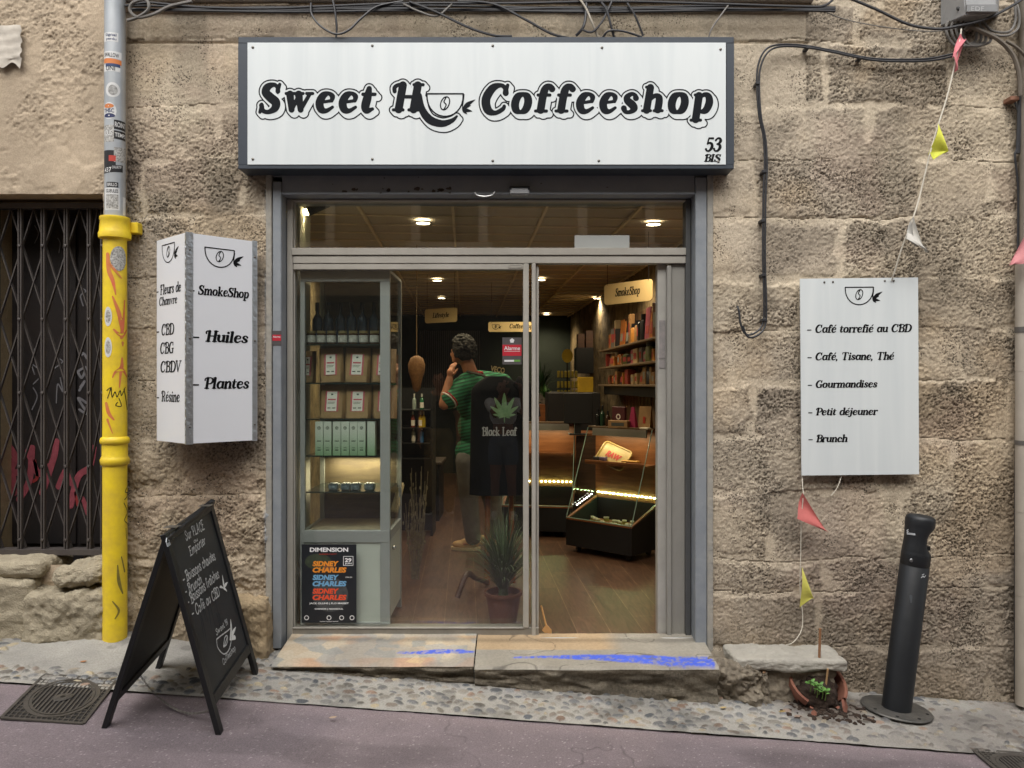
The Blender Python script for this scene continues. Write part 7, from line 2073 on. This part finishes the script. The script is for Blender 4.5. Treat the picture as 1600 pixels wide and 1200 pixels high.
def leafy(loc, h, r, n, m, label, potr=.05, poth=.08, blade=False, name='potted_plant', seed=1, potmat=None, droop=.5):
    t = thing(name, label, 'plant', loc, world=False)
    bm = NB(); lathe(bm, [(potr*.75, 0), (potr, poth), (potr*1.08, poth), (potr*1.08, poth*1.12), (potr*.95, poth*1.12), (potr*.9, poth*.9), (0, poth*.9)], n=24, close=False); obj('pot', bm, potmat or potm, t)
    q = random.Random(seed); bm = NB()
    for k in range(n):
        a = q.uniform(0, 6.283); lean = q.uniform(.1, 1)**.8; L = h*q.uniform(.55, 1.05); wd = (.010 if blade else .03)*q.uniform(.7, 1.2)*(h/.4)**.5
        ax = Vector((math.cos(a), math.sin(a), 0)); sd = Vector((-ax.y, ax.x, 0))
        prev = None
        for j in range(8):
            s_ = j/7
            p = ax*(potr*.35*q.random()*(j == 0) + r*lean*s_**1.3) + Vector((0, 0, poth*.9 + L*(s_ - droop*lean*s_*s_)))
            ww = wd*(math.sin(math.pi*min(1, s_*.85+.15))**.6)*(1-s_*.7)
            cur = (bm.verts.new(p-sd*ww/2), bm.verts.new(p+sd*ww/2))
            if prev: bm.faces.new((prev[0], prev[1], cur[1], cur[0])).smooth = True
            prev = cur
    obj('foliage', bm, m, t)
    return t
leafy(P(852, 628, 9.3)+Vector((0, 0, -.02)), .22, .14, 60, green, 'small bright green potted plant on the orange cabinet', .06, .06, seed=3)
leafy(P(846, 628, 9.6), .5, .25, 70, dgreen, 'dark leafy plant behind the bright one on the orange cabinet', .07, .1, seed=4)
leafy(Vector((-.055, .36, -.012)), .68, .36, 420, mat('grass_leaf', '#2c3d24', .5, col2='#5d6e48', scale=12), 'grassy spider plant in a terracotta pot just behind the bay glass', .11, .17, True, seed=5, potmat=mat('pot_terracotta', '#6b3f30', .7), droop=.62)
t = thing('snack_rack', 'yellow goods rack with a round yellow sign behind the till', 'rack', P(886, 625, 9.8))
bm = NB(); lathe(bm, [(.0, 0), (.07, 0), (.07, .012), (0, .012)], n=24, M=Matrix.Translation(P(886.5, 556, 9.75)) @ Matrix.Rotation(R(90), 4, 'X') @ Matrix.Diagonal((1, 1.25, 1, 1)), close=False); obj('round_sign', bm, mat('sign_yellow', '#c2a41e', .5), t)
bm = NB(); a = P(886.5, 630, 9.8); tube(bm, [a, P(886.5, 560, 9.8)], .01)
for yy in (590, 606, 620):
    q = P(886.5, yy, 9.8); box(bm, q.x-.14, q.x+.14, q.y-.06, q.y+.06, q.z-.004, q.z)
obj('rack_frame', bm, blackm, t)
gy = mat('goods_yellow', '#b59a28', .5, col2='#7d7a3a', scale=25)
for yy in (590, 606, 620):
    for k in range(6):
        q = P(886.5, yy, 9.8); bm = NB(); box(bm, q.x-.13+k*.045, q.x-.10+k*.045, q.y-.05, q.y+.03, q.z+.0005, q.z+.085, .004)
        tag(obj('packet', bm, gy), 'small yellow packet on the goods rack behind the till', 'packet', 'yellow packets on the goods rack')
mbox('yellow_box', 'big yellow box standing on the back counter beside the rack', 'box', P(914.5, 613, 8.6), (.165, .12, .17), mat('box_yellow', '#a88a1c', .5, var=.2), .05)
t = thing('back_counter', 'black back counter under the yellow rack', 'counter', P(905, 640, 9))
a = P(914, 613.5, 8.6); bm = NB(); box(bm, a.x-.42, a.x+.16, a.y-.12, a.y+1.6, -.012, a.z-.002, .004); obj('carcass', bm, blackm, t)
t = thing('wall_cupboard', 'black wall cupboard on the rear stone wall', 'cupboard', P(915, 575, 11))
a, b_ = P(900, 572, 10.6), P(933, 543, 10.6); bm = NB(); box(bm, a.x, b_.x, a.y, a.y+.35, a.z-.1, b_.z, .004); obj('carcass', bm, blackm, t)
for i, (x0_, x1_, yt) in enumerate(((903, 914, 521), (916, 931, 516))):
    a, b_ = P(x0_, 543, 10.6), P(x1_, yt, 10.6); mbox('wooden_crate', ('smaller', 'larger')[i]+' wooden crate on top of the black wall cupboard', 'crate', Vector(((a.x+b_.x)/2, a.y+.15, a.z+.001)), (b_.x-a.x, .2, b_.z-a.z), dkwood)
# fridge with bottles on the left, bench, dried stems
t = thing('bottle_rack', 'black open bottle rack at the left of the shop', 'rack', P(655, 715, 7.6))
a, b_ = P(640, 716, 7.5), P(676, 606, 7.5)
bm = NB()
for zz_ in (640, 668, 692, 716): q = P(650, zz_, 7.5).z; box(bm, a.x-.2, b_.x, a.y, a.y+.3, q-.012, q)
for x in (a.x-.2, b_.x-.02): box(bm, x, x+.02, a.y, a.y+.3, -.012, b_.z)
box(bm, a.x-.2, b_.x, a.y+.3, a.y+.31, -.012, b_.z)
obj('frame', bm, blackm, t)
for i, (px, yy, c_, nm) in enumerate(((658, 640, '#2f6a4a', 'green'), (646, 640, '#8d9a94', 'clear'), (656, 668, '#b89a2a', 'yellow'), (661, 668, '#a8902a', 'golden'), (644, 668, '#7a3a34', 'red'), (658, 692, '#3a6a9a', 'blue'), (645, 692, '#9a9a92', 'pale'))):
    bottle(P(px, yy, 7.5)+Vector((0, .06, .0005)), .155, .02, mat('drink_'+nm, c_, .2), mat('cap_white', '#bfc0ba', .4), f'{nm} drink bottle on the {("upper","upper","middle","middle","middle","lower","lower")[i]} level of the black rack', 'drink bottles on the black rack', whl if i % 2 == 0 else None)
t = thing('side_bench', 'dark low bench along the left wall of the shop', 'bench', P(650, 770, 8.3))
a, b_ = P(600, 722, 8.3), P(690, 722, 8.3); bm = NB(); box(bm, a.x-.3, b_.x, a.y, a.y+.6, a.z-.03, a.z, .004); obj('top', bm, mat('bench_top', '#4a4038', .4), t); bm = NB(); box(bm, a.x-.28, b_.x-.03, a.y+.03, a.y+.58, -.012, a.z-.0305); obj('carcass', bm, blackm, t)
t = thing('corrugated_screen', 'dark ribbed panel on the rear wall of the shop', 'panel', P(700, 560, 12))
bm = NB()
for k in range(30): q = P(655+k*3.2, 0, 12.2); box(bm, q.x, q.x+.018, q.y, q.y+.03, 1.2, 2.32)
obj('panel', bm, mat('ribbed_grey', '#4a4640', .5), t)
t = thing('wicker_flask', 'tan wicker flask hanging by the cabinet side', 'flask', P(651, 610, 6.2))
bm = NB(); q = P(651, 612, 6.2); lathe(bm, [(.01, 0), (.03, .02), (.045, .10), (.065, .16), (.07, .22), (.05, .27), (.02, .29)], q, 14); obj('flask', bm, mat('wicker', '#8a6238', .7, var=.3, scale=60, bump=.5), t)
bm = NB(); tube(bm, [q+Vector((0, 0, .28)), q+Vector((.0, 0, 1.0)), Vector((q.x, q.y, CZ))], .003); obj('cord', bm, mat('cord_tan', '#8a734f', .8), t)
t = thing('dried_stems', 'tall spray of dried stems beside the cabinet side', 'dried plant', Vector((-.72, 1.35, -.012)))
bm = NB()
q_ = random.Random(8)
for k in range(26):
    b0 = Vector((-.73+q_.uniform(-.03, .03), 1.35, .0)); tp = b0+Vector((q_.uniform(-.05, .10), q_.uniform(-.1, .1), q_.uniform(.3, .85)))
    tube(bm, [b0, b0.lerp(tp, .5)+Vector((q_.uniform(-.02, .02), 0, 0)), tp], .0025, 5)
    for j in range(4): ball(bm, b0.lerp(tp, .4+.15*j)+Vector((q_.uniform(-.015, .015), 0, 0)), .012, .5, .5, 1.4, 1, .2)
obj('stems', bm, mat('dried_straw', '#6e6450', .8, col2='#a09470', scale=40), t)
for i in range(3):
    a, b_ = P(612+i*4, 798+i, 4.95+i*.03), P(624+i*3, 758-i, 5.1+i*.03)
    bm = NB(); bar(bm, a, b_, .010, .03); t = obj('wood_strip', bm, mat('pale_strip', '#c8b48a', .6)); tag(t, ('foremost', 'middle', 'rearmost')[i]+' pale wooden strip leaning on the cabinet side', 'wood strip', 'pale strips leaning on the cabinet')
    t.location = (.0, 0, 0)
# arrow shaped wooden wedge by the threshold
t = thing('wooden_arrow', 'small wooden arrow leaning on the door mullion above the threshold', 'arrow', P(855, 988, DF+.05))
a, b_ = P(845.5, 946, DF+.06), P(854, 980, DF+.03)
bm = NB(); bar(bm, a, b_, .008, .008); obj('stick', bm, stick_m := mat('arrow_wood', '#b98d5a', .6), t)
bm = NB(); o_ = P(854, 992, DF+.03); prism(bm, [(-.028, .028), (.0, .062), (.03, .03), (.03, .0), (.0, .012), (-.01, .01)], o_, (1, 0, 0), (0, 0, 1), .008); obj('tip', bm, stick_m, t)

# black shirt with a leaf print on a wooden stand
def shirt():
    cx, cy = P(776, 600, 5.65).x, 5.65-CAMD
    zt_, zb_ = P(0, 588, 5.65).z, P(0, 772, 5.65).z
    t = thing('black_shirt', 'long black shirt with a green leaf print on a stand behind the bay glass', 'shirt', (cx, cy, zb_))
    cloth = mat('black_cloth', '#0d0f14', .85, var=.2, scale=12, spec=.2)
    bm = NB(); N, Rn = 48, 40
    rows = []
    for j in range(Rn+1):
        s_ = j/Rn; z = zb_+(zt_-zb_)*s_
        hw = .20 - .014*s_ if s_ < .86 else .187*(1-((s_-.86)/.14)**2*.62)
        hd = .075+.02*(1-s_) if s_ < .86 else .085*(1-((s_-.86)/.14)**1.5*.5)
        row = []
        for k in range(N):
            a = 2*math.pi*k/N
            fold = 1+.10*(1-s_)*math.sin(a*6+1.3+s_*1.5)*(.6+.4*math.sin(a*2)) + .02*math.sin(a*11+s_*9)
            row.append(bm.verts.new((cx+hw*math.copysign(abs(math.cos(a))**.75, math.cos(a)), cy+hd*fold*math.copysign(abs(math.sin(a))**.8, math.sin(a)), z)))
        rows.append(row)
    for j in range(Rn):
        for k in range(N): bm.faces.new((rows[j][k], rows[j][(k+1) % N], rows[j+1][(k+1) % N], rows[j+1][k])).smooth = True
    obj('body', bm, cloth, t)
    for s_ in (1,):
        bm = NB(); p = Vector((cx+s_*.13, cy, zt_-.05)); tube(bm, [p, p+Vector((s_*.07, 0, -.05)), p+Vector((s_*.11, -.01, -.16)), p+Vector((s_*.12, -.015, -.25))], .07, 16, rr=[.06, .075, .07, .075]); obj('sleeve', bm, cloth, t)
    Yp = cy-.107
    S = []
    def blade(ang, L, wd):
        n = 9
        for i in range(n):
            a0, a1 = i/n, (i+1)/n
            w0, w1 = wd*math.sin(math.pi*min(1, a0*.9+.1))**.8+.001, wd*math.sin(math.pi*min(1, a1*.9+.1))**.8*(1-(i == n-1)*.9)+.0008
            S.append((np.array([L*a0*math.sin(ang), L*a0*math.cos(ang), w0]), np.array([L*a1*math.sin(ang), L*a1*math.cos(ang), w1])))
    for dg, L, wd in ((0, .17, .017), (28, .155, .015), (-28, .155, .015), (55, .125, .013), (-55, .125, .013), (82, .085, .009), (-82, .085, .009), (110, .045, .005), (-110, .045, .005), (178, .05, .003)): blade(R(dg), L, wd)
    v, f = shape2d(S, .004, .006)
    c_ = P(788, 650, 5.55)
    bm = NB(); addflat(bm, (v, f), Vector((c_.x, Yp, c_.z)), (1, 0, 0), (0, 0, 1)); flat_obj('leaf_print', bm, mat('print_green', '#4f8a4a', .7, col2='#8fb58a', scale=24), t)
    a, b_ = P(753, 681, 5.53), P(808, 681, 5.53)
    bm = NB(); addflat(bm, stext('Black Leaf', .062, b_.x-a.x, .0, 1.1), Vector((a.x, Yp-.001, a.z)), (1, 0, 0), (0, 0, 1)); flat_obj('lettering', bm, mat('print_pale', '#b9bab5', .7), t)
    st = thing('garment_stand', 'orange wooden stand carrying the black leaf print shirt', 'stand', (cx, cy, -.012))
    bm = NB(); tube(bm, [(cx-.06, cy, zb_+.2), (cx-.07, cy+.02, .35), (cx-.07, cy+.0, .0)], .022, 10, False); tube(bm, [(cx+.10, cy+.05, zb_+.2), (cx+.12, cy+.05, .0)], .02, 10, False); obj('leg', bm, orwood, st)
    bm = NB(); tube(bm, [(cx-.07, cy-.05, .03), (cx-.15, cy-.2, .10), (cx-.20, cy-.34, .16), (cx-.26, cy-.42, .02)], .02, 10); obj('curved_foot', bm, dkwood, st)
    bm = NB(); tube(bm, [(cx-.17, cy, zt_-.10), (cx, cy, zt_-.03), (cx+.17, cy, zt_-.10)], .014, 8); tube(bm, [(cx, cy, zt_-.03), (cx, cy, zb_)], .016, 8, False); obj('hanger', bm, orwood, st)
shirt()

# ---------------------------------------------------------------- people
def vox(name, bm, m, parent, size=.008, smooth=3):
    o = obj(name, bm, m, parent)
    r = o.modifiers.new('join', 'REMESH'); r.mode = 'VOXEL'; r.voxel_size = size; r.use_smooth_shade = True
    s = o.modifiers.new('soften', 'SMOOTH'); s.iterations = smooth; s.factor = .5
    return o
def limb(bm, pts, rr, n=14):
    tube(bm, pts, .05, n, True, True, rr)
    ball(bm, pts[0], rr[0], sub=2); ball(bm, pts[-1], rr[-1], sub=2)
def hand(bm, wrist, d, palmn, s=1.0, curl=.5):
    d = Vector(d).normalized(); pn = Vector(palmn).normalized(); sd = d.cross(pn).normalized()
    c = Vector(wrist)+d*.045*s
    ball(bm, c, .04*s, .95, .95, .95, 2)
    for k, L in enumerate((.068, .078, .073, .058)):
        b0 = Vector(wrist)+d*.075*s+sd*(k-1.5)*.0195*s
        m1 = b0+(d*(1-curl*.4)+pn*curl*.4)*L*.5*s; e = m1+(d*(1-curl)+pn*curl)*L*.5*s
        limb(bm, [b0, m1, e], [.0095*s, .009*s, .0075*s], 8)
    tb = Vector(wrist)+d*.03*s-sd*.03*s
    limb(bm, [tb, tb+(d*.5-sd*.8)*.03*s, tb+(d*.9-sd*.55+pn*.3)*.055*s], [.012*s, .011*s, .009*s], 8)
def head(bm, c, fwd, r=.098):
    f = Vector(fwd).normalized(); u = Vector((0, 0, 1)); s = f.cross(u).normalized()
    Rm = Matrix((s, f, u)).transposed()
    ball(bm, c, r, .80, .98, 1.12, 3, rot=Rm)
    ball(bm, Vector(c)+f*.045-u*.055, r*.62, .85, .8, .85, 2, rot=Rm)          # jaw
    ball(bm, Vector(c)+f*.098-u*.012, .016, .8, 1.0, 1.6, 2, rot=Rm)           # nose
    ball(bm, Vector(c)+f*.088-u*.052, .016, 1.5, .6, .5, 2, rot=Rm)            # lips
    for k in (-1, 1):
        ball(bm, Vector(c)+s*k*.079-u*.005, .026, .4, .7, 1.2, 2, rot=Rm)      # ears
        ball(bm, Vector(c)+f*.078+s*k*.032+u*.022, .020, 1.3, .6, .45, 2, rot=Rm)  # brows
def eyes(parent, c, fwd):
    f = Vector(fwd).normalized(); u = Vector((0, 0, 1)); s = f.cross(u).normalized()
    bm = NB()
    for k in (-1, 1): ball(bm, Vector(c)+f*.081+s*k*.032+u*.004, .011, sub=2)
    obj('eyes', bm, mat('eye_dark', '#1d1612', .2), parent)
def hair(parent, c, fwd, m, r=.108, n=150, drop=0.0, curl=.020):
    f = Vector(fwd).normalized(); bm = NB(); q = random.Random(5)
    for k in range(n):
        v = Vector((q.gauss(0, 1), q.gauss(0, 1), q.gauss(0, 1))).normalized()
        if v.dot(f) > .35 and v.z < .55 or v.z < -.25-drop: continue
        ball(bm, Vector(c)+Vector((v.x*r*.88, v.y*r*.95, v.z*r*1.12))+f*-.012, q.uniform(curl*.7, curl*1.3), sub=1)
    ball(bm, Vector(c)-f*.02+Vector((0, 0, .022)), r*.95, .9, .95, 1, 2)
    vox('hair', bm, m, parent, .005, 0)
def shoe(parent, ankle, d, m1, m2, L=.28):
    d = Vector(d); d.z = 0; d.normalize(); a = Vector(ankle); s = Vector((-d.y, d.x, 0))
    Rm = Matrix((d, s, Vector((0, 0, 1)))).transposed()
    bm = NB(); g = a.z-.085
    ball(bm, Vector((a.x, a.y, g+.045))+d*.11, .05, 1.6, .85, .75, 3, rot=Rm); ball(bm, Vector((a.x, a.y, g+.06))+d*.0, .05, 1.15, .8, 1.0, 3, rot=Rm); ball(bm, Vector((a.x, a.y, g+.055))+d*.06, .05, 1.4, .75, .9, 3, rot=Rm)
    up = vox('shoe', bm, m1, parent, .006, 2)
    bm = NB(); prism(bm, [(-.062, -.036), (.02, -.042), (.13, -.048), (.19, -.03), (.198, 0), (.19, .03), (.13, .048), (.02, .042), (-.062, .036), (-.072, 0)], Vector((a.x, a.y, g+.024)), d, s, .024); obj('sole', bm, m2, up)

skin = mat('skin_tan', '#b07a5c', .5, var=.06); skin2 = mat('skin_brown', '#8a5a42', .5, var=.06); hairm = mat('hair_dark', '#120e0b', .85, var=.3, scale=40)

def jersey_mat():
    m = bpy.data.materials.new('striped_jersey'); m.use_nodes = True
    n = m.node_tree; p = n.nodes['Principled BSDF']; tc = n.nodes.new('ShaderNodeTexCoord')
    mp = n.nodes.new('ShaderNodeMapping'); mp.inputs['Rotation'].default_value = (0, R(14), 0)
    wv = n.nodes.new('ShaderNodeTexWave'); wv.bands_direction = 'Z'; wv.inputs['Scale'].default_value = 11; wv.inputs['Distortion'].default_value = .5
    rp = n.nodes.new('ShaderNodeValToRGB'); rp.color_ramp.elements[0].color = (*hx('#175038'), 1); rp.color_ramp.elements[1].color = (*hx('#2a8058'), 1); rp.color_ramp.elements[0].position = .35; rp.color_ramp.elements[1].position = .65
    n.links.new(tc.outputs['Object'], mp.inputs[0]); n.links.new(mp.outputs[0], wv.inputs['Vector']); n.links.new(wv.outputs['Fac'], rp.inputs[0]); n.links.new(rp.outputs[0], p.inputs['Base Color'])
    p.inputs['Roughness'].default_value = .75
    return m

def customer():
    hip, chest, nk, hd = P(742, 708, 6.8), P(747, 625, 6.72), P(738, 583, 6.68), P(722, 549, 6.66)
    t = thing('person', 'curly haired person in a green striped jersey, hand at the face, inside the shop', 'person', (hip.x, hip.y, -.012))
    fw = Vector((-1, .35, -.15)).normalized()
    lsh, rsh = P(722, 604, 6.55), P(786, 598, 6.95)
    elb, wr = P(694, 632, 6.45), P(703, 590, 6.5)
    relb, rwr = P(806, 640, 6.9), P(790, 668, 6.75)
    lk, la = P(733, 782, 6.82), P(739, 842, 6.86)
    rk, ra = P(768, 780, 7.05), P(778, 838, 7.1)
    la.z = ra.z = .078
    def torso(bm, k=1.0, d=0.0):
        for p, r, sx, sy, sz in ((hip, .15, 1.05, .85, .9), (hip.lerp(chest, .5), .15, 1.0, .8, 1.1), (chest, .165, 1.12, .8, 1.15), (chest.lerp(nk, .55), .14, 1.3, .75, .7)):
            ball(bm, p, r*k+d, sx, sy, sz, 3)
        limb(bm, [lsh, chest.lerp(nk, .7), rsh], [.07+d, .085+d, .07+d])
    bm = NB(); torso(bm)
    limb(bm, [nk-Vector((0, 0, .04)), nk.lerp(hd, .6)], [.066, .058]); head(bm, hd, fw)
    limb(bm, [lsh, lsh.lerp(elb, .5), elb], [.062, .055, .047]); limb(bm, [elb, elb.lerp(wr, .4), wr], [.047, .045, .030]); hand(bm, wr, (P(708, 566, 6.5)-wr), (.6, .5, .2), 1.0, .55)
    limb(bm, [rsh, relb], [.06, .045]); limb(bm, [relb, rwr], [.045, .03]); hand(bm, rwr, (-.6, -.3, -.3), (0, 0, -1))
    for h_, k_, a_ in ((hip+Vector((-.06, -.05, -.05)), lk, la), (hip+Vector((.07, .06, -.05)), rk, ra)):
        limb(bm, [h_, h_.lerp(k_, .5), k_], [.095, .085, .062]); limb(bm, [k_, k_.lerp(a_, .35), a_], [.062, .058, .042])
        ball(bm, a_-Vector((0.05, 0, .03)), .04, 1.8, .8, .7)
    vox('body', bm, skin, t, .008)
    eyes(t, hd, fw); hair(t, hd, fw, hairm, .128, 620, .15, .013)
    bm = NB(); torso(bm, 1.0, .016); e2 = lsh.lerp(elb, .72); limb(bm, [lsh, lsh.lerp(e2, .5), e2], [.084, .082, .084]); limb(bm, [rsh, rsh.lerp(relb, .7)], [.082, .08])
    ball(bm, hip+Vector((0, 0, .02)), .17, 1.05, .9, .8, 3)
    j = vox('jersey', bm, jersey_mat(), t, .009)
    red = mat('jersey_red', '#a3262a', .7); bm = NB()
    ring = [nk+Vector((.082*math.cos(a), .075*math.sin(a), -.022+.02*math.cos(a)-.012*math.sin(a))) for a in [2*math.pi*k/20 for k in range(21)]]; tube(bm, ring, .017, 8, False, False); obj('collar', bm, red, j)
    ax = (elb-lsh).normalized(); x = ax.cross(Vector((0, 0, 1))).normalized(); y = ax.cross(x); c_ = lsh.lerp(elb, .76)
    for nm, dd, m in (('cuff', .0, mat('cuff_white', '#d0cfc9', .7)), ('cuff', .016, red)):
        bm = NB(); tube(bm, [c_-ax*dd+(x*math.cos(a)+y*math.sin(a))*.082 for a in [2*math.pi*k/20 for k in range(21)]], .007, 6, False, False); obj(nm, bm, m, j)
    bm = NB(); q = P(766, 580, 6.55); addflat(bm, ftext('VECO', .05, .13, 0, .03), q, Vector((.92, .2, -.16)), Vector((.16, .1, .98))); flat_obj('back_lettering', bm, mat('jersey_letter', '#c9b98a', .7), j)
    strap = NB(); tube(strap, [lsh.lerp(nk, .5)+Vector((0, -.06, .07)), P(757, 588, 6.5), P(776, 604, 6.52), P(792, 612, 6.7)], .012, 6); obj('shoulder_strap', strap, mat('strap_olive', '#38382c', .7), t)
    bm = NB()
    ball(bm, hip-Vector((0, 0, .02)), .165, 1.0, .85, .75, 3)
    for h_, k_, a_ in ((hip+Vector((-.06, -.05, -.05)), lk, la), (hip+Vector((.07, .06, -.05)), rk, ra)):
        limb(bm, [h_, h_.lerp(k_, .5), k_], [.112, .102, .084]); limb(bm, [k_, k_.lerp(a_, .5), a_+Vector((0, 0, .02))], [.084, .078, .072])
    vox('trousers', bm, mat('trouser_grey', '#6e6d69', .85, var=.2, scale=9), t, .009)
    sh1, sh2 = mat('sneaker_beige', '#b58f62', .6, col2='#c9a878', scale=14), mat('sole_cream', '#cdbb98', .6)
    shoe(t, la, (-1, .15, 0), sh1, sh2); shoe(t, ra, (-1, .2, 0), sh1, sh2)
customer()

def street_person(x, y, label, top, bottom, shorts, phone, skinm, hgt=1.0, face=1, step=.0):
    g = gz(x, y)-.022
    t = thing('person', label, 'person', (x, y, g))
    V = lambda dx, dy, z: Vector((x+dx, y+dy*face, g+z*hgt))
    fw = (0, face, 0)
    hip, chest, nk, hd = V(0, 0, .95), V(0, .0, 1.28), V(0, .0, 1.47), V(0, .03, 1.615)
    L, Rr = V(-.17, 0, 1.42), V(.17, 0, 1.42)
    if phone:
        Le, Re = V(-.10, .17, 1.28), V(.28, .17, 1.28); Lw, Rw = Vector((-.105, -CAMD-.10, CAMZ-.06)), Vector((.105, -CAMD-.10, CAMZ-.06))
    else:
        Le, Re = V(-.24, -.04, 1.13), V(.24, -.04, 1.13); Lw, Rw = V(-.23, .10, .92), V(.25, .05, .90)
    lk, la = V(-.10, .02+step, .50), V(-.11, .0+step*.6, .09); rk, ra = V(.10, .02-step*.3, .50), V(.12, -step, .09)
    def torso(bm, d, parts):
        for p, r, sx, sy, sz in parts: ball(bm, p, r+d, sx, sy, sz, 3)
    P_h = [(hip, .135, 1.2, .85, .85)]; P_w = [(hip.lerp(chest, .5), .12, 1.08, .8, 1.25)]; P_c = [(chest, .14, 1.15, .8, 1.1), (chest.lerp(nk, .5), .11, 1.5, .75, .7)]
    bm = NB(); torso(bm, 0, P_h+P_w+P_c)
    limb(bm, [L, nk-Vector((0, 0, .05)), Rr], [.055, .07, .055]); limb(bm, [nk-Vector((0, 0, .04)), nk.lerp(hd, .6)], [.055, .05]); head(bm, hd, fw)
    for s_, e_, w_, sg in ((L, Le, Lw, 1), (Rr, Re, Rw, -1)):
        limb(bm, [s_, s_.lerp(e_, .5), e_], [.05, .045, .038]); limb(bm, [e_, e_.lerp(w_, .4), w_], [.038, .036, .026])
        if phone: hand(bm, w_, (-.25*-sg*0+.35*sg, .55, .75), (sg, .3, 0), .95, .6)
        else: hand(bm, w_, (0, .2, -1), (sg, 0, 0), 1, .35)
    for h_, k_, a_ in ((hip+Vector((-.085, 0, -.06)), lk, la), (hip+Vector((.085, 0, -.06)), rk, ra)):
        limb(bm, [h_, h_.lerp(k_, .5), k_], [.092, .082, .058]); limb(bm, [k_, k_.lerp(a_, .35), a_], [.057, .056, .038]); ball(bm, a_+Vector((0, .05*face, -.045)), .038, .9, 1.8, .7)
    vox('body', bm, skinm, t, .008)
    eyes(t, hd, fw); hair(t, hd, fw, hairm, .108, 120, .6 if phone else 0, .02)
    bm = NB(); torso(bm, .012, P_c + ([] if shorts else P_w))
    limb(bm, [L, nk-Vector((0, 0, .075)), Rr], [.072, .07, .072])
    for s_, e_ in ((L, Le), (Rr, Re)): limb(bm, [s_, s_.lerp(e_, .45)], [.066, .064])
    vox('top', bm, top, t, .009)
    bm = NB(); torso(bm, .012, P_h); end = .42 if shorts else 1
    for h_, k_, a_ in ((hip+Vector((-.085, 0, -.06)), lk, la), (hip+Vector((.085, 0, -.06)), rk, ra)):
        limb(bm, [h_, h_.lerp(k_, end)], [.106, .104 if shorts else .08])
        if not shorts: limb(bm, [k_, k_.lerp(a_, .5), a_], [.08, .078, .07])
    vox('shorts' if shorts else 'trousers', bm, bottom, t, .009)
    s1, s2 = (mat('sneaker_white', '#d8d8d4', .6), mat('sole_white', '#e0e0dc', .6)) if phone else (mat('sneaker_dark', '#202124', .6), MATS['sole_white'])
    shoe(t, la, (-.1, face, 0), s1, s2, .24); shoe(t, ra, (.15, face, 0), s1, s2, .24)
    return t
street_person(-.11, -4.95, 'person in white crop top and denim shorts holding up a phone across from the shop', mat('cotton_white', '#d5d5d2', .85, var=.05), mat('denim', '#566273', .85, var=.25, scale=40), True, True, skin2, 1.02)
street_person(-.92, -5.0, 'person in khaki trousers and dark top standing in the street facing the shop', mat('cotton_dark', '#26262a', .85), mat('khaki', '#7a6844', .85, var=.15, scale=8), False, False, skin, 1.04, 1, .06)
tag(obj('phone', (lambda b: (box(b, -.075, .075, -CAMD-.030, -CAMD-.022, CAMZ-.045, CAMZ+.030, .003), b)[1])(NB()), blackm), 'dark phone held up sideways by the person in the white crop top', 'phone')
